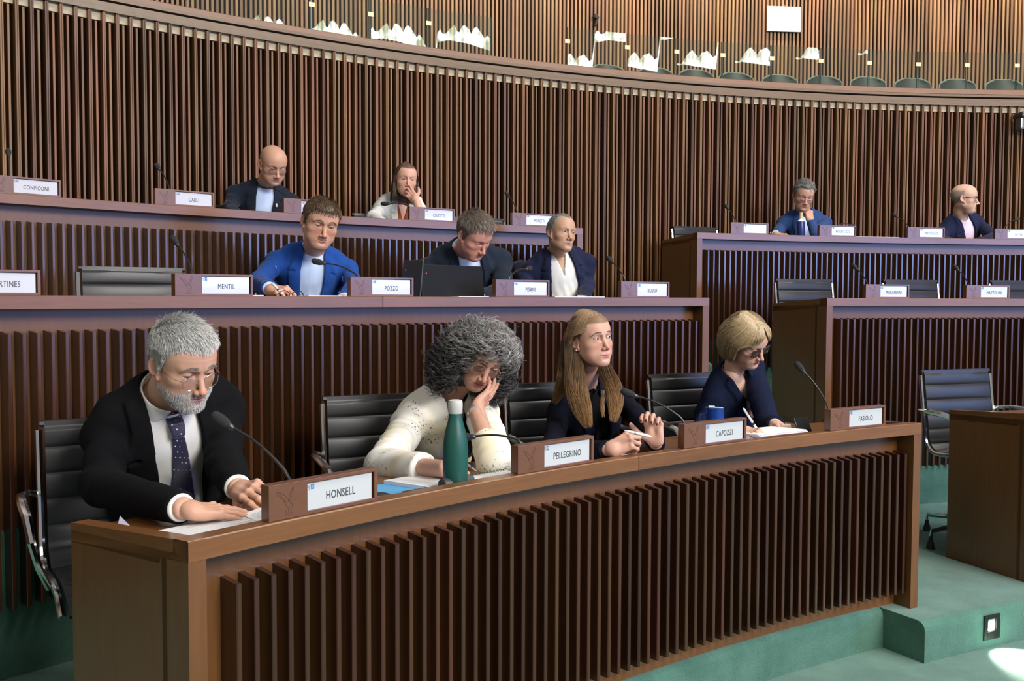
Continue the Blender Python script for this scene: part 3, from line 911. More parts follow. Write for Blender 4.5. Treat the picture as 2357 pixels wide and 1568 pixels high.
def hand_sdf(pose, fore=0.09, sc=1.0, foredir=(0, -1, 0)):
    fg = hand_pts(pose); fd = V3(foredir); fd /= np.linalg.norm(fd)
    def f(p0):
        p = p0/sc
        d = None
        for i, (x, y, ln, r) in enumerate(FING):
            e = cap(p, ((x*0.55), 0.012, -0.003), (x, y-0.004, -0.004), 0.0135, 0.0115)
            d = e if d is None else smin(d, e, 0.012)
        d = smin(d, ell(p, (-0.019, 0.042, -0.012), (0.017, 0.034, 0.014)), 0.012)
        d = smin(d, ell(p, (0.024, 0.036, -0.010), (0.013, 0.034, 0.012)), 0.012)
        q = p.copy(); q[:, 2] *= 1.28
        b = fd*fore; 
        d = smin(d, cap(q, (0, 0.012, 0), (b[0], b[1], b[2]*1.28), 0.0280, 0.0320), 0.018)
        fd_ = None
        for i in range(4):
            pts, rs, _ = fg[i]
            e = chain(p, pts, rs, 0.0015)
            for j in (1, 2): e = smin(e, np.sqrt(((p-A3(pts[j]))**2).sum(1)) - rs[j]*1.05, 0.003)
            fd_ = e if fd_ is None else smin(fd_, e, 0.0012)
        d = smin(d, fd_, 0.007)
        pts, rs, _ = fg[4]
        d = smin(d, chain(p, pts, rs, 0.006), 0.008)
        for i in range(4):   # knuckles and tendons
            d = smin(d, np.sqrt(((p-A3((FING[i][0], FING[i][1]-0.002, 0.0035)))**2).sum(1)) - 0.0070, 0.008)
        d = d + 0.0006*np.sin(p[:, 0]*300)*np.exp(-((p[:, 1]-0.055)/0.03)**2)*(p[:, 2] > 0)
        return d*sc
    f.fg = fg
    return f
def hand_cols(p, sc, fg, skin, nail=None, age=0.3):
    p = p/sc
    skin = A3(skin); c = np.tile(skin, (len(p), 1)); red = skin*A3((1.0, .70, .64))
    def mix(w, col):
        nonlocal c
        w = np.clip(w, 0, 1)[:, None]; c = c*(1-w) + A3(col)*w
    mix(0.3*(0.5+0.5*hnoise(p, 90, 1)), red)
    for k, (pts, rs, d) in enumerate(fg):
        for j in (0, 1, 2):
            mix(0.35*np.exp(-((p-A3(pts[j]))**2).sum(1)/0.010**2), red)
        mix(0.4*np.exp(-((p-A3(pts[3]))**2).sum(1)/0.010**2), red)
        # nail: on the dorsal side of the last joint
        seg = pts[3]-pts[2]; seg = seg/np.linalg.norm(seg)
        side = V3((1, 0, 0)) if k < 4 else V3((0.3, 0.2, 1.0))
        up = np.cross(side, seg); up /= np.linalg.norm(up)
        if k < 4 and up[2]*1.0 < 0 and abs(up[2]) > 0.2 and seg[1] > 0: up = -up
        if k < 4:
            up = np.cross(V3((1, 0, 0)), seg); up /= np.linalg.norm(up)
        else:
            up = V3((0.0, 0.0, 1.0)) - seg*seg[2]; up /= np.linalg.norm(up)
        q = p - A3(pts[3])
        t = q @ A3(seg); n = q @ A3(up); l = np.sqrt(np.maximum((q**2).sum(1) - t*t - n*n, 0))
        w = (1-ss(np.abs(t-0.001)/0.0062, 0.85, 1.1))*(1-ss(l/0.0052, 0.85, 1.1))*(n > 0.0025)
        mix(w*(0.95 if nail else 0.45), nail if nail else skin*A3((1.05, .82, .80)))
    return c
def hand_matrix(wrist, fdir, dorsal):
    """world matrix whose +y is the finger direction and +z the back of the hand"""
    y = Vector(fdir).normalized(); z = Vector(dorsal); z = (z - y*z.dot(y)).normalized(); x = y.cross(z)
    return Matrix(((x[0], y[0], z[0], wrist[0]), (x[1], y[1], z[1], wrist[1]), (x[2], y[2], z[2], wrist[2]), (0, 0, 0, 1)))
FLAT = dict(curl=((.10, .12, .10), (.08, .14, .10), (.10, .16, .12), (.14, .18, .14)))
RELAX = dict(curl=((.35, .45, .25), (.45, .55, .30), (.55, .60, .35), (.60, .60, .35)))
PENH = dict(curl=((.75, .75, .30), (.95, .95, .45), (1.15, 1.15, .55), (1.25, 1.15, .6)), thumb=((-0.45, 0.70, -0.65), (-0.10, 0.92, -0.40), (0.15, 0.95, -0.15)))
FIST = dict(curl=((1.1, 1.35, .8), (1.2, 1.4, .85), (1.25, 1.4, .9), (1.25, 1.35, .9)), thumb=((-0.50, 0.70, -0.60), (0.10, 0.75, -0.60), (0.55, 0.65, -0.35)))
CHEEK = dict(curl=((.25, .45, .30), (.50, .80, .45), (.80, 1.0, .6), (.9, 1.0, .6)), thumb=((-0.72, 0.60, -0.30), (-0.45, 0.85, -0.25), (-0.25, 0.95, -0.15)))
MOUTHC = dict(curl=((.20, .45, .30), (.22, .50, .30), (.28, .55, .3), (.4, .6, .3)), splay=(.12, .05, -.06, -.16), thumb=((-0.75, 0.60, -0.25), (-0.50, 0.84, -0.20), (-0.35, 0.92, -0.15)))

# garment shells -----------------------------------------------------------
def neck_frame(T, headneck):
    """axis of the neck in the torso frame"""
    a = V3((0, -0.014, 0.50)); b = V3(headneck)
    d = b - a; d /= np.linalg.norm(d)
    d = 0.45*d + 0.55*V3((0, 0.16, 0.98)); d /= np.linalg.norm(d)
    return a, d
def collar_shell(T, a, d, r, hb, ht, flare, gap, point, thick=0.0026, ptang=38, tip=0.0):
    """turn-down collar around the neck axis: ht top height, hb lower height at the back"""
    d = A3(d); a = A3(a)
    fw = A3((0, 1, 0)); fw = fw - d*(fw @ d); fw /= np.linalg.norm(fw); rt = np.cross(fw, d)
    def f(p):
        q = p - a
        h = q @ d; y = q @ fw; x = q @ rt
        rad = np.sqrt(x*x + y*y); phi = np.degrees(np.arctan2(np.abs(x), y))
        top = ht - 0.012*np.exp(-(phi/50)**2)
        lo = hb - point*np.exp(-((phi-ptang)/22)**2)
        rc = r + flare*(top-h)
        dd = np.abs(rad-rc) - thick
        dd = smax(dd, h-top, 0.003); dd = smax(dd, lo-h, 0.003)
        g = (gap + tip*(top-h)) - phi
        dd = smax(dd, g/57.3*rad, 0.002)
        return dd*0.85
    return f
def near_box(pts, m):
    P = np.array(pts); return P.min(0)-m, P.max(0)+m

M_shirt = {}
class Person:
    def __init__(s, label, base, T, head_pos, yaw, pitch, roll, hs, res, hscale=1.0):
        s.root = empty('person', base, 0, label, 'person')
        s.T = T; s.res = res; s.hs = hs
        s.H = Matrix.Translation(head_pos) @ Euler((0, 0, math.radians(yaw))).to_matrix().to_4x4() @ Euler((math.radians(pitch), 0, 0)).to_matrix().to_4x4() @ Euler((0, math.radians(roll), 0)).to_matrix().to_4x4() @ Matrix.Scale(hscale, 4)
        s.Hi = s.H.inverted()
        nb = T.wor((0, -0.014, 0.515))
        hs['neck'] = tuple(s.Hi @ nb)
        s.f = head_sdf(hs)
        s.bodyV, s.bodyF, s.bodyC, s.n = [], [], [], 0
        nk = hs['neck']
        lo = (min(-.095, nk[0]-.07), min(-.13, nk[1]-.07), min(-.15, nk[2]-.02)); hi = (max(.095, nk[0]+.07), max(.13, nk[1]+.06), .125)
        V, F = nets(s.f, lo, hi, res)
        s.addbody(xf(s.H, V), F, face_cols(V, None, hs))
        for sx in (-1, 1):
            v, ff, c = eye_mesh(hs.get('gaze', (0, -0.3)), hs.get('iris', (.08, .06, .04)), 22)
            v = v + np.array((EYE[0]*sx*hs.get('w', 1.0), EYE[1], EYE[2]))
            s.part('eye', xf(s.H, v), ff, M_eye, c)
        # headneck in torso frame for collars
        s.na, s.nd = neck_frame(T, T.loc(s.H @ Vector((0, -0.022, -0.045))))
    def addbody(s, V, F, c):
        s.bodyV.append(V); s.bodyF.append(F + s.n); s.bodyC.append(c); s.n += len(V)
    def part(s, name, V, F, mat, col=None, parent=None, smooth=True):
        o = link(name, fast_mesh(name, V, F, col, smooth), mat, parent or s.root)
        if parent is None or parent is s.root: o.location = -s.root.location
        return o
    def mbpart(s, name, mb, mat, M=None, parent=None):
        if M is not None: mb.v = [tuple(M @ Vector(v)) for v in mb.v]
        o = mb.build(name, mat, parent or s.root)
        if parent is None: o.location = -s.root.location
        return o
    def chest(s, res=0.008):
        T = s.T
        A = arms_sdf(T, s.arms, .044, .036, .024, 0.0)
        f = lambda p: smin(T.base(p) + 0.007, A(p), .02)
        P_ = [a[1] for a in s.arms] + [a[2] for a in s.arms] + [V3((-.26, -.18, .0)), V3((.26, .18, .58))]
        lo, hi = near_box(P_, .05)
        V, F = nets(f, lo, hi, res*1.25)
        s.addbody(xf(T.M, V), F, np.tile(A3(s.hs['skin']), (len(V), 1)))
    def hand(s, wrist, fdir, dorsal, pose, right=True, sc=1.0, nail=None, res=None, elbow=None, fore=0.09):
        M = hand_matrix(Vector(wrist), fdir, dorsal)
        if not right: M = M @ Matrix.Scale(-1, 4, (1, 0, 0))
        fd = (0, -1, 0)
        if elbow is not None:
            fd = V3(M.inverted() @ Vector(elbow)); fd /= np.linalg.norm(fd)
        f = hand_sdf(pose, fore/sc, sc, fd)
        pts = [q for (pp, rr, d) in f.fg for q in pp] + [V3(fd)*fore/sc, V3((0, 0, 0)), V3((-.04, .0, 0)), V3((.04, 0.05, 0))]
        lo, hi = near_box(pts, 0.034); 
        V, F = nets(f, lo*sc, hi*sc, res or s.res*1.0)
        c = hand_cols(V, sc, f.fg, s.hs.get('handskin', s.hs['skin']), nail)
        if not right: F = F[:, ::-1]
        s.addbody(xf(M, V), F, c)
        s.lasthand = (M, f, sc)
        return M, f
    def finish_body(s):
        V = np.concatenate(s.bodyV); F = np.concatenate(s.bodyF); c = np.concatenate(s.bodyC)
        return s.part('body', V, F, M_skin, c)
    # --- clothing ---
    def set_arms(s, arms, **k):
        """arms = [(elbow_world, wrist_world, right?)]"""
        T = s.T; L = []
        for (E, W, right) in arms:
            S = V3(((T.sw if right else -T.sw), -0.008, 0.428))
            L.append((S, T.loc(E), T.loc(W)))
        s.arms = L; s.armk = k
    def jacket(s, mat, vw, lapel=None, off=0.014, cuff=0.02, res=None, amp=1.0, shoulder=0.002, neckr=0.071, name='jacket', seed=0.0, xs=0.0, r=(0.056, 0.048, 0.036), colh=0.050, cutback=-0.01, hemz=-0.12, notch=True, cutz=None):
        s.cuff = cuff; T = s.T; A = arms_sdf(T, s.arms, r[0], r[1], r[2], cuff); fo = folds(T, s.arms, amp, seed)
        na, nd = A3(s.na), A3(s.nd)
        sh = [A3(a[0]) for a in s.arms]
        cshell = collar_shell(T, s.na, s.nd, neckr+0.006, -0.02, colh, 0.30, 0, 0.0, thick=0.0045) if colh > 0 else None
        def f(p):
            d = T.base(p) - off
            for S in sh: d = smin(d, np.sqrt(((p - S - A3((0, 0, 0.004)))**2).sum(1)) - (r[0]+shoulder), 0.035)
            # vertical drape at the chest
            z = p[:, 2]; x = p[:, 0] - xs
            wv = vw(z); ax = np.abs(x)
            t = ax - wv
            d = d - fo(p)
            if lapel is not None:
                lw = lapel(z)
                inl = ss(t, -0.004, 0.0)*(1-ss(t, lw-0.003, lw+0.002))*(lw > 0.004)*ss(p[:, 1], -0.01, 0.01)
                d = d - 0.0110*inl
                # shadow line just outside the lapel
                if notch:
                    zn = 0.425 - 0.35*(t-lw)
                    g = np.exp(-((z-zn)/0.0050)**2)*ss(t, lw*0.45, lw*0.55+1e-4)*(1-ss(t, lw+0.001, lw+0.004))
                    d = d + 0.0110*g*inl
            # neck hole
            q = p - na; h = q @ nd; rad = np.sqrt(np.maximum((q*q).sum(1) - h*h, 0))
            hole = smin(neckr - rad, h + 0.03, 0.01)
            d = smax(d, hole, 0.004)
            if cshell is not None: d = smin(d, cshell(p), 0.006)
            # front opening
            cut = smax(-t, (cutback - p[:, 1])*1.0, 0.004)
            # inside the opening: cut > 0 there
            inside = np.minimum(-t, p[:, 1] - cutback)
            d = smax(d, inside, 0.003)
            d = smin(d, A(p) - fo(p), 0.022)
            return d*0.9
        pts = [(-.27, -.20, hemz), (.27, .24, .60)] + [a[1] for a in s.arms] + [a[2] for a in s.arms]
        lo, hi = near_box(pts, 0.03); lo[2] = max(lo[2], -0.2)
        lo = np.minimum(lo, np.array([a[1] for a in s.arms]).min(0)-0.08); hi = np.maximum(hi, np.array([a[1] for a in s.arms]).max(0)+0.08)
        V, F = nets(f, lo, hi, res or s.res*2.6)
        s.jf = f
        return s.part(name, xf(T.M, V), F, mat)
    def shirt(s, mat, vneck=None, off=0.006, cuffs=True, collar=True, res=None, r=0.0335, name='shirt', gap=6, point=0.032, chigh=0.052, tip=500, neckr=0.065, sleeve_to=None, placket=True):
        T = s.T; A = arms_sdf(T, s.arms, 0.05, 0.042, r, (getattr(s, 'cuff', .02)-.007) if sleeve_to is None else sleeve_to)
        na, nd = A3(s.na), A3(s.nd)
        col = collar_shell(T, s.na, s.nd, neckr, 0.014, chigh, 0.42, gap, point, tip=tip) if collar else None
        def f(p):
            d = T.base(p) - off - 0.0015*hnoise(p, 40, 2.0) - 0.0012*np.sin(p[:, 0]*150 + 3*hnoise(p, 12, 1))*ss(-p[:, 2], -0.42, -0.3)
            if placket: d = d - 0.0014*(np.abs(p[:, 0]) < 0.016)*(p[:, 1] > 0)
            q = p - na; h = q @ nd; rad = np.sqrt(np.maximum((q*q).sum(1) - h*h, 0))
            d = smax(d, smin(neckr-0.002 - rad, h-0.004, 0.006), 0.003)
            if vneck is not None:
                w = vneck(p[:, 2])
                d = smax(d, np.minimum(w - np.abs(p[:, 0]), p[:, 1]), 0.003)
            if cuffs: d = np.minimum(d, A(p))
            return d*0.9
        pts = [(-.25, -.16, -0.1), (.25, .22, .62)] + ([a[1] for a in s.arms] + [a[2] for a in s.arms] if cuffs else [])
        lo, hi = near_box(pts, 0.05)
        V, F = nets(f, lo, hi, res or s.res*2.4)
        o = s.part(name, xf(T.M, V), F, mat)
        if col is not None:
            V, F = nets(col, V3(s.na)-0.12, V3(s.na)+0.12, s.res*1.15)
            s.part('collar', xf(T.M, V), F, mat)
        return o
    def tie(s, mat, z0=0.10, z1=0.50, off=0.009):
        T = s.T
        def f(p):
            z = p[:, 2]
            w = np.interp(z, [0.05, 0.30, 0.474, 0.480, 0.490, 0.516], [0.037, 0.030, 0.017, 0.013, 0.017, 0.021])
            o = np.interp(z, [0.3, 0.44, 0.480, 0.492, 0.515], [0.010, 0.013, 0.016, 0.027, 0.024])
            d = T.base(p) - o.astype(f32)
            d = smax(d, (np.abs(p[:, 0]) - w.astype(f32)), 0.003)
            d = smax(d, -p[:, 1], 0.002); d = smax(d, z-0.520, 0.002); d = smax(d, z0-z, 0.002)
            return d*0.8
        V, F = nets(f, (-.05, -.01, z0-.02), (.05, .24, .55), s.res*1.6)
        return s.part('tie', xf(T.M, V), F, mat)
    def legs(s, mat, floor_z, knee_fwd=0.42, spread=0.10, shoes=True):
        """thighs to the knees and shins down to the shoes, trousers as one mesh"""
        T = s.T
        hip = T.wor((0, 0, 0.0)); fwd = Vector((T.M[0][1], T.M[1][1], 0)).normalized(); rt = Vector((fwd.y, -fwd.x, 0))
        P = []
        for sg in (-1, 1):
            h = hip + rt*0.085*sg + Vector((0, 0, -0.02)); k = hip + rt*(0.085+spread*0.5)*sg + fwd*knee_fwd; k.z = floor_z + 0.50
            a = k + fwd*0.02; a.z = floor_z + 0.09
            P.append((h, k, a))
        def f(p):
            d = None
            for h, k, a in P:
                e = smin(cap(p, h, k, 0.085, 0.064), cap(p, k, a, 0.062, 0.045), 0.03)
                d = e if d is None else smin(d, e, 0.02)
            return d
        pts = [q for t in P for q in t]
        lo, hi = near_box([tuple(q) for q in pts], 0.10)
        V, F = nets(f, lo, hi, 0.016)
        s.part('trousers', V, F, mat)
        for h, k, a in P:
            m = MB(); Mx = Matrix.Translation((a.x, a.y, floor_z)) @ Matrix.Rotation(math.atan2(fwd.y, fwd.x) - PI/2, 4, 'Z')
            m.tube([(0, -0.06, 0.035), (0, 0.0, 0.045), (0, 0.10, 0.036), (0, 0.19, 0.028), (0, 0.21, 0.02)], [0.030, 0.042, 0.042, 0.034, 0.012], 10, M=Mx)
            s.mbpart('shoe', m, M_shoe)
    # --- hair ---
    def hair_short(s, n, length, radius, lift, comb, cols, kind='full', seed=1, topz=None, base=None, thick=0.006, steps=5, gel=0.0):
        f = s.f
        if base is not None:
            th = thick
            def g(p):
                hl = hairline(azi(p), kind).astype(f32)
                edge = p[:, 2]-hl
                return smax(f(p) - th*ss(edge, -0.004, 0.022) + 0.0015*hnoise(p, 120, 1), np.minimum(-edge, 0.05)*0.8, 0.003) if topz is None else f(p)+1
            if topz is None:
                def g2(p):
                    return smax(g(p), np.abs(p[:, 0]) - 0.085, 0.002)
                V, F = nets(g2, (-.095, -.13, -.08), (.095, .12, .135), s.res*1.5)
                cap_ = s.part('hair', xf(s.H, V), F, M_hair, np.tile(A3(base), (len(V), 1)))
            f = lambda p: s.f(p) - th*0.85*ss(p[:, 2]-hairline(azi(p), kind).astype(f32), -0.004, 0.022) + 0.0015*hnoise(p, 120, 1)
        P, R, c = short_hair(f, s.hs, n, length, radius, lift, comb, cols, seed, kind, steps, topz, gel)
        v, ff, c = strands(P, R, c)
        s.part('hair', xf(s.H, v), ff, M_hair, c)
    def brows(s, n=260, rad=0.00035):
        g = np.random.default_rng(5); hs = s.hs
        ax = g.uniform(0.013, 0.052, n); sg = g.choice([-1, 1], n)
        bz = 0.0225 + 0.10*ax - 3.0*np.maximum(ax-0.030, 0)**1.4 - hs.get('frown', 0.0)*np.maximum(0.022-ax, 0)*0.5
        z = bz + g.normal(size=n)*0.0016
        p = np.stack([ax*sg*hs.get('w', 1.0), np.full(n, 0.11), z], 1).astype(f32)
        for _ in range(12): p[:, 1] -= s.f(p)*0.8
        N0 = grad(s.f, p); d = np.stack([sg*0.8, np.full(n, 0.25), 0.35-ax*12], 1); d = d - N0*(d*N0).sum(1, keepdims=True)*0.7
        d /= np.linalg.norm(d, axis=1, keepdims=True)
        P = np.stack([p + d*t + N0*0.0008 for t in (0, 0.003, 0.006)], 1)
        v, ff, c = strands(P, np.array([rad, rad, rad*0.4])[None]*np.ones((n, 1)), np.tile(A3(hs['brow']), (n, 1)))
        s.part('eyebrows', xf(s.H, v), ff, M_hair, c)
    def beard(s, n, length, cols, rad=0.00035, goatee=False, seed=3):
        f = s.f; g = np.random.default_rng(seed); out = []
        N = n*6
        p = np.stack([g.uniform(-.07, .07, N), g.uniform(-.0, .11, N), g.uniform(-.125, -.035, N)], 1).astype(f32)
        cen = A3((0, 0.02, -0.06)); d = p - cen; d /= np.linalg.norm(d, axis=1, keepdims=True); p = cen + d*0.12
        for _ in range(12): p = p - d*f(p)[:, None]*0.8
        ax = np.abs(p[:, 0])
        bd = ss(-p[:, 2], 0.030, 0.055)*ss(p[:, 1], -0.012, 0.004)*ss(-p[:, 2], 0.020, 0.030 + 0.8*np.clip(p[:, 1]-0.02, 0, 0.05))
        bd *= 1 - ss(p[:, 1] - (p[:, 2]+0.052)*0.9, 0.045, 0.060)*(ax > 0.028)*ss(p[:, 2], -0.062, -0.050)
        mz = -0.0715; lip = (np.abs(p[:, 2]-mz) < 0.0065)*(ax < 0.023)*(p[:, 1] > 0.06)
        bd *= (1-lip)*ss(-p[:, 2], 0.047, 0.052)*(p[:, 2] > -0.127)
        if goatee: bd *= ax < 0.032
        p = p[g.uniform(0, 1, len(p)) < bd][:n]
        N0 = grad(f, p); k = len(p)
        dv = N0*0.45 + np.array((0, 0.12, -0.75)) + g.normal(size=(k, 3))*0.25
        dv /= np.linalg.norm(dv, axis=1, keepdims=True)
        L = length*g.uniform(0.6, 1.2, k)*np.where(p[:, 2] < -0.095, 1.4, 1.0)
        P = np.stack([p, p + dv*(L*0.5)[:, None], p + (dv+np.array((0, 0, -0.2)))*L[:, None]], 1)
        v, ff, c = strands(P, np.array([rad, rad, rad*0.4])[None]*np.ones((k, 1)), cols(p, g))
        s.part('beard', xf(s.H, v), ff, M_hair, c)
    def glasses(s, shape='round', w=0.023, h=0.021, cx=0.031, mat=None, lens=None, tube=0.0009, y=0.0905, z=-0.004, tilt=0.10, temple=0.0010, brow=0.0):
        mat = mat or M_wire; lens = lens or M_lens
        root = None
        m = MB(); lm = []
        for sg in (-1, 1):
            pts = []
            for k in range(33):
                q = 2*PI*k/32; cq, sq = math.cos(q), math.sin(q)
                if shape == 'round': X, Z = w*cq, h*sq
                elif shape == 'cat':
                    e = 0.55; X = w*math.copysign(abs(cq)**e, cq); Z = h*math.copysign(abs(sq)**e, sq) + (0.004*(cq) if sq > 0 else 0) - 0.1*w*0
                    Z += 0.003*max(0, cq)*(1 if sq > 0 else -0.2)
                else:
                    e = 0.6; X = w*math.copysign(abs(cq)**e, cq); Z = h*math.copysign(abs(sq)**e, sq)
                px = sg*(cx + X); py = y - 0.10*max(0, abs(px)-0.012)**1.0*0.9 - tilt*(-(Z))*-1*0 - 0.12*(Z)*-0.5
                pts.append(Vector((px, py, z+Z)))
            m.tube(pts, tube*(1.0 if brow == 0 else 1.0), 6, cap=False)
            if brow > 0: m.tube(pts[1:16], tube+brow, 6)
            cen = sum((p for p in pts[:-1]), Vector())/32
            L = MB(); V = [cen + Vector((0, 0.001, 0))] + pts[:-1]; L.add(V, [(0, 1+i, 1+(i+1) % 32) for i in range(32)], smooth=True); lm.append(L)
            ox = sg*(cx+w); oy = y - 0.09*max(0, abs(ox)-0.012) ; top = z+h*0.35
            m.tube([(ox, oy, top), (sg*0.0705, oy-0.018, top+0.003), (sg*0.0765, 0.015, top+0.006), (sg*0.0775, -0.008, top+0.006), (sg*0.0765, -0.022, top-0.010)], [temple, temple, temple, temple, temple*0.9], 6)
            m.tube([(sg*0.009, y-0.003, z-0.003), (sg*0.0085, y-0.008, z-0.008)], 0.0012, 6)
        m.tube([(-(cx-w), y, z+0.004), (0, y+0.002, z+0.008), (cx-w, y, z+0.004)], tube*1.1, 6)
        o = s.mbpart('spectacles', m, mat, s.H)
        for L in lm:
            L.v = [tuple(s.H @ Vector(v)) for v in L.v]
            q = L.build('lens', lens, o)
        return o
M_shoe = simple('black_shoe', (0.012, 0.012, 0.013), 0.3)
def grey_cols(lo, hi, tint=(1, 1, .97)):
    def f(p, g):
        v = g.uniform(lo, hi, len(p)); return np.stack([v*tint[0], v*tint[1], v*tint[2]], 1)
    return f
def mixcols(a, b, pw=1.0):
    a = A3(a); b = A3(b)
    def f(p, g):
        t = g.uniform(0, 1, len(p))[:, None]**pw; return a*(1-t) + b*t
    return f
def const(v): return lambda p: np.full(len(p), v)

# ------------------------------------------------------------------ people: who sits where
M_black_suit = cloth('black_suit_cloth', (0.0045, 0.0045, 0.0055), weave=1400, rough=0.9, sheen=0.0, var=0.10)
M_white_shirt = cloth('white_shirt_cloth', (0.74, 0.74, 0.72), weave=1500, rough=0.75, sheen=0.1, var=0.02)
M_tie = None
def dotted(name, base, dot, scale=90, size=0.18):
    m, nt, b = new_mat(name)
    N = nt.nodes.new; L = nt.links.new
    tc = N('ShaderNodeTexCoord'); v = N('ShaderNodeTexVoronoi'); v.inputs['Scale'].default_value = scale; v.inputs['Randomness'].default_value = 0.0
    mp = N('ShaderNodeMapping'); mp.inputs['Rotation'].default_value = (0.35, 0.2, 0.75)
    L(tc.outputs['Object'], mp.inputs['Vector']); L(mp.outputs[0], v.inputs['Vector'])
    r = N('ShaderNodeValToRGB'); r.color_ramp.elements[0].position = size; r.color_ramp.elements[1].position = size+0.03
    r.color_ramp.elements[0].color = (*dot, 1); r.color_ramp.elements[1].color = (*base, 1)
    L(v.outputs['Distance'], r.inputs[0]); L(r.outputs['Color'], b.inputs['Base Color'])
    b.inputs['Roughness'].default_value = 0.45; b.inputs['Sheen Weight'].default_value = 0.3
    return m
M_tie = dotted('dotted_tie_silk', (0.016, 0.014, 0.050), (0.62, 0.62, 0.66), 78, 0.16)

def seat_hip(R, ang, plat, h=0.53): return pol(R, ang, plat + h)
# --- man with grey hair, beard and glasses, front row left
hd = Vector((-0.912, 2.645, 1.225))
nbk = on_R(383, 912, 8.10)
hp = on_R(392, 1150, 8.44); hp.z = P1+0.53
T = Torso(hp, nbk, 212, fat=0.3, sw=.150)
print('sc', T.sc)
p = Person('grey haired bearded man in black suit and dotted tie reading papers at the front desk', Vector((hp.x, hp.y, P1)), T, hd, 233, -21, 5,
    dict(skin=(.54, .325, .235), lid=.30, lidz=-.0045, gaze=(0.1, -0.7), iris=(.05, .05, .05), beard=.60, beardcol=(.42, .38, .35), brow=(.22, .20, .17), browk=.5, nose=1.3, w=1.02, jaw=1.02, cheek=.3,
         lines=.4, fold=.8, hl='full', hair=(.38, .38, .37), scalp=.9, lips=(.42, .19, .16), mcurve=1.5, blush=.8), 0.0019)
we = on_z(428, 1172, 0.915); wl = on_R(550, 1128, 7.74)
el = on_R(235, 1120, 8.05); el.z = 0.905; ell_ = on_R(520, 1075, 7.97)
p.set_arms([(el, we, True), (ell_, wl, False)])
p.chest()
p.hand(we, on_z(560, 1172, 0.892) - we, (0.1, -0.15, 1), FLAT, True, 0.93, elbow=el)
p.hand(wl, on_R(610, 1128, 7.56) - wl, (-0.45, -0.35, 0.8), RELAX, False, 0.93, elbow=ell_)
p.finish_body()
p.jacket(M_black_suit, interpf([0, .20, .30, .44, .52], [.050, .052, .058, .066, .060]), interpf([.10, .16, .38, .45, .50], [.0, .030, .072, .070, .050]), cuff=0.022, r=(0.055, 0.049, 0.034), seed=1.0, res=0.0048, off=0.018)
p.shirt(M_white_shirt, res=0.0042, gap=7, point=.044, r=0.0300, chigh=.066, tip=700)
p.tie(M_tie)
p.legs(M_black_suit, P1)
p.hair_short(12000, lambda q: 0.010 + 0.018*ss(q[:, 2], 0.05, 0.10), 0.00036, lambda q: 0.10 + 0.26*ss(q[:, 2], 0.06, 0.11), lambda q: np.stack([q[:, 0]*2, 0.9*ss(q[:, 2], 0.03, 0.09) - 0.4, -0.9*(1-ss(q[:, 2], 0.05, 0.10)) + 0*q[:, 0]], 1),
             lambda q, g: np.clip(np.stack([g.uniform(.22, .85, len(q))]*3, 1)*(0.85+0.35*ss(q[:, 2], 0.0, 0.08))[:, None]*np.array((1, 1, .96)), 0, 1), base=(.21, .21, .20), thick=0.0055, steps=4)
p.brows(300)
p.beard(3600, 0.0055, lambda q, g: np.stack([g.uniform(.36, .80, len(q))]*3, 1)*np.where((np.abs(q[:, 0]) < .022) & (q[:, 2] > -.066), .35, 1.0)[:, None])
p.glasses('round', .0240, .0215, tube=0.0009, z=-0.019, y=.094)

# --- woman with curly grey hair, cream jacket, cheek in hand
M_cream_jacket = cloth('cream_linen', (0.72, 0.70, 0.60), weave=1100, rough=0.9, sheen=0.1, var=0.03)
def spotted(name):
    m, nt, b = new_mat(name)
    N = nt.nodes.new; L = nt.links.new
    tc = N('ShaderNodeTexCoord'); n1 = N('ShaderNodeTexNoise'); n1.inputs['Scale'].default_value = 150; n1.inputs['Detail'].default_value = 3
    n2 = N('ShaderNodeTexNoise'); n2.inputs['Scale'].default_value = 11; n2.inputs['Detail'].default_value = 3
    L(tc.outputs['Object'], n1.inputs['Vector']); L(tc.outputs['Object'], n2.inputs['Vector'])
    r1 = N('ShaderNodeValToRGB'); r1.color_ramp.elements[0].position = 0.60; r1.color_ramp.elements[1].position = 0.63
    r2 = N('ShaderNodeValToRGB'); r2.color_ramp.elements[0].position = 0.52; r2.color_ramp.elements[1].position = 0.60
    L(n1.outputs['Fac'], r1.inputs[0]); L(n2.outputs['Fac'], r2.inputs[0])
    ml = N('ShaderNodeMath'); ml.operation = 'MULTIPLY'; L(r1.outputs['Color'], ml.inputs[0]); L(r2.outputs['Color'], ml.inputs[1])
    n3 = N('ShaderNodeTexNoise'); n3.inputs['Scale'].default_value = 5; L(tc.outputs['Object'], n3.inputs['Vector'])
    r3 = N('ShaderNodeValToRGB'); r3.color_ramp.elements[0].position = 0.45; r3.color_ramp.elements[1].position = 0.62
    r3.color_ramp.elements[0].color = (0.74, 0.73, 0.68, 1); r3.color_ramp.elements[1].color = (0.76, 0.70, 0.50, 1)
    L(n3.outputs['Fac'], r3.inputs[0])
    mx = N('ShaderNodeMix'); mx.data_type = 'RGBA'; L(ml.outputs[0], mx.inputs['Factor']); L(r3.outputs['Color'], mx.inputs['A']); mx.inputs['B'].default_value = (0.10, 0.08, 0.07, 1)
    L(mx.outputs['Result'], b.inputs['Base Color']); b.inputs['Roughness'].default_value = 0.85
    n4 = N('ShaderNodeTexNoise'); n4.inputs['Scale'].default_value = 900; L(tc.outputs['Object'], n4.inputs['Vector'])
    bp = N('ShaderNodeBump'); bp.inputs['Strength'].default_value = 0.2; bp.inputs['Distance'].default_value = 0.0006
    L(n4.outputs['Fac'], bp.inputs['Height']); L(bp.outputs['Normal'], b.inputs['Normal'])
    return m
M_spotted = spotted('cream_spotted_linen')
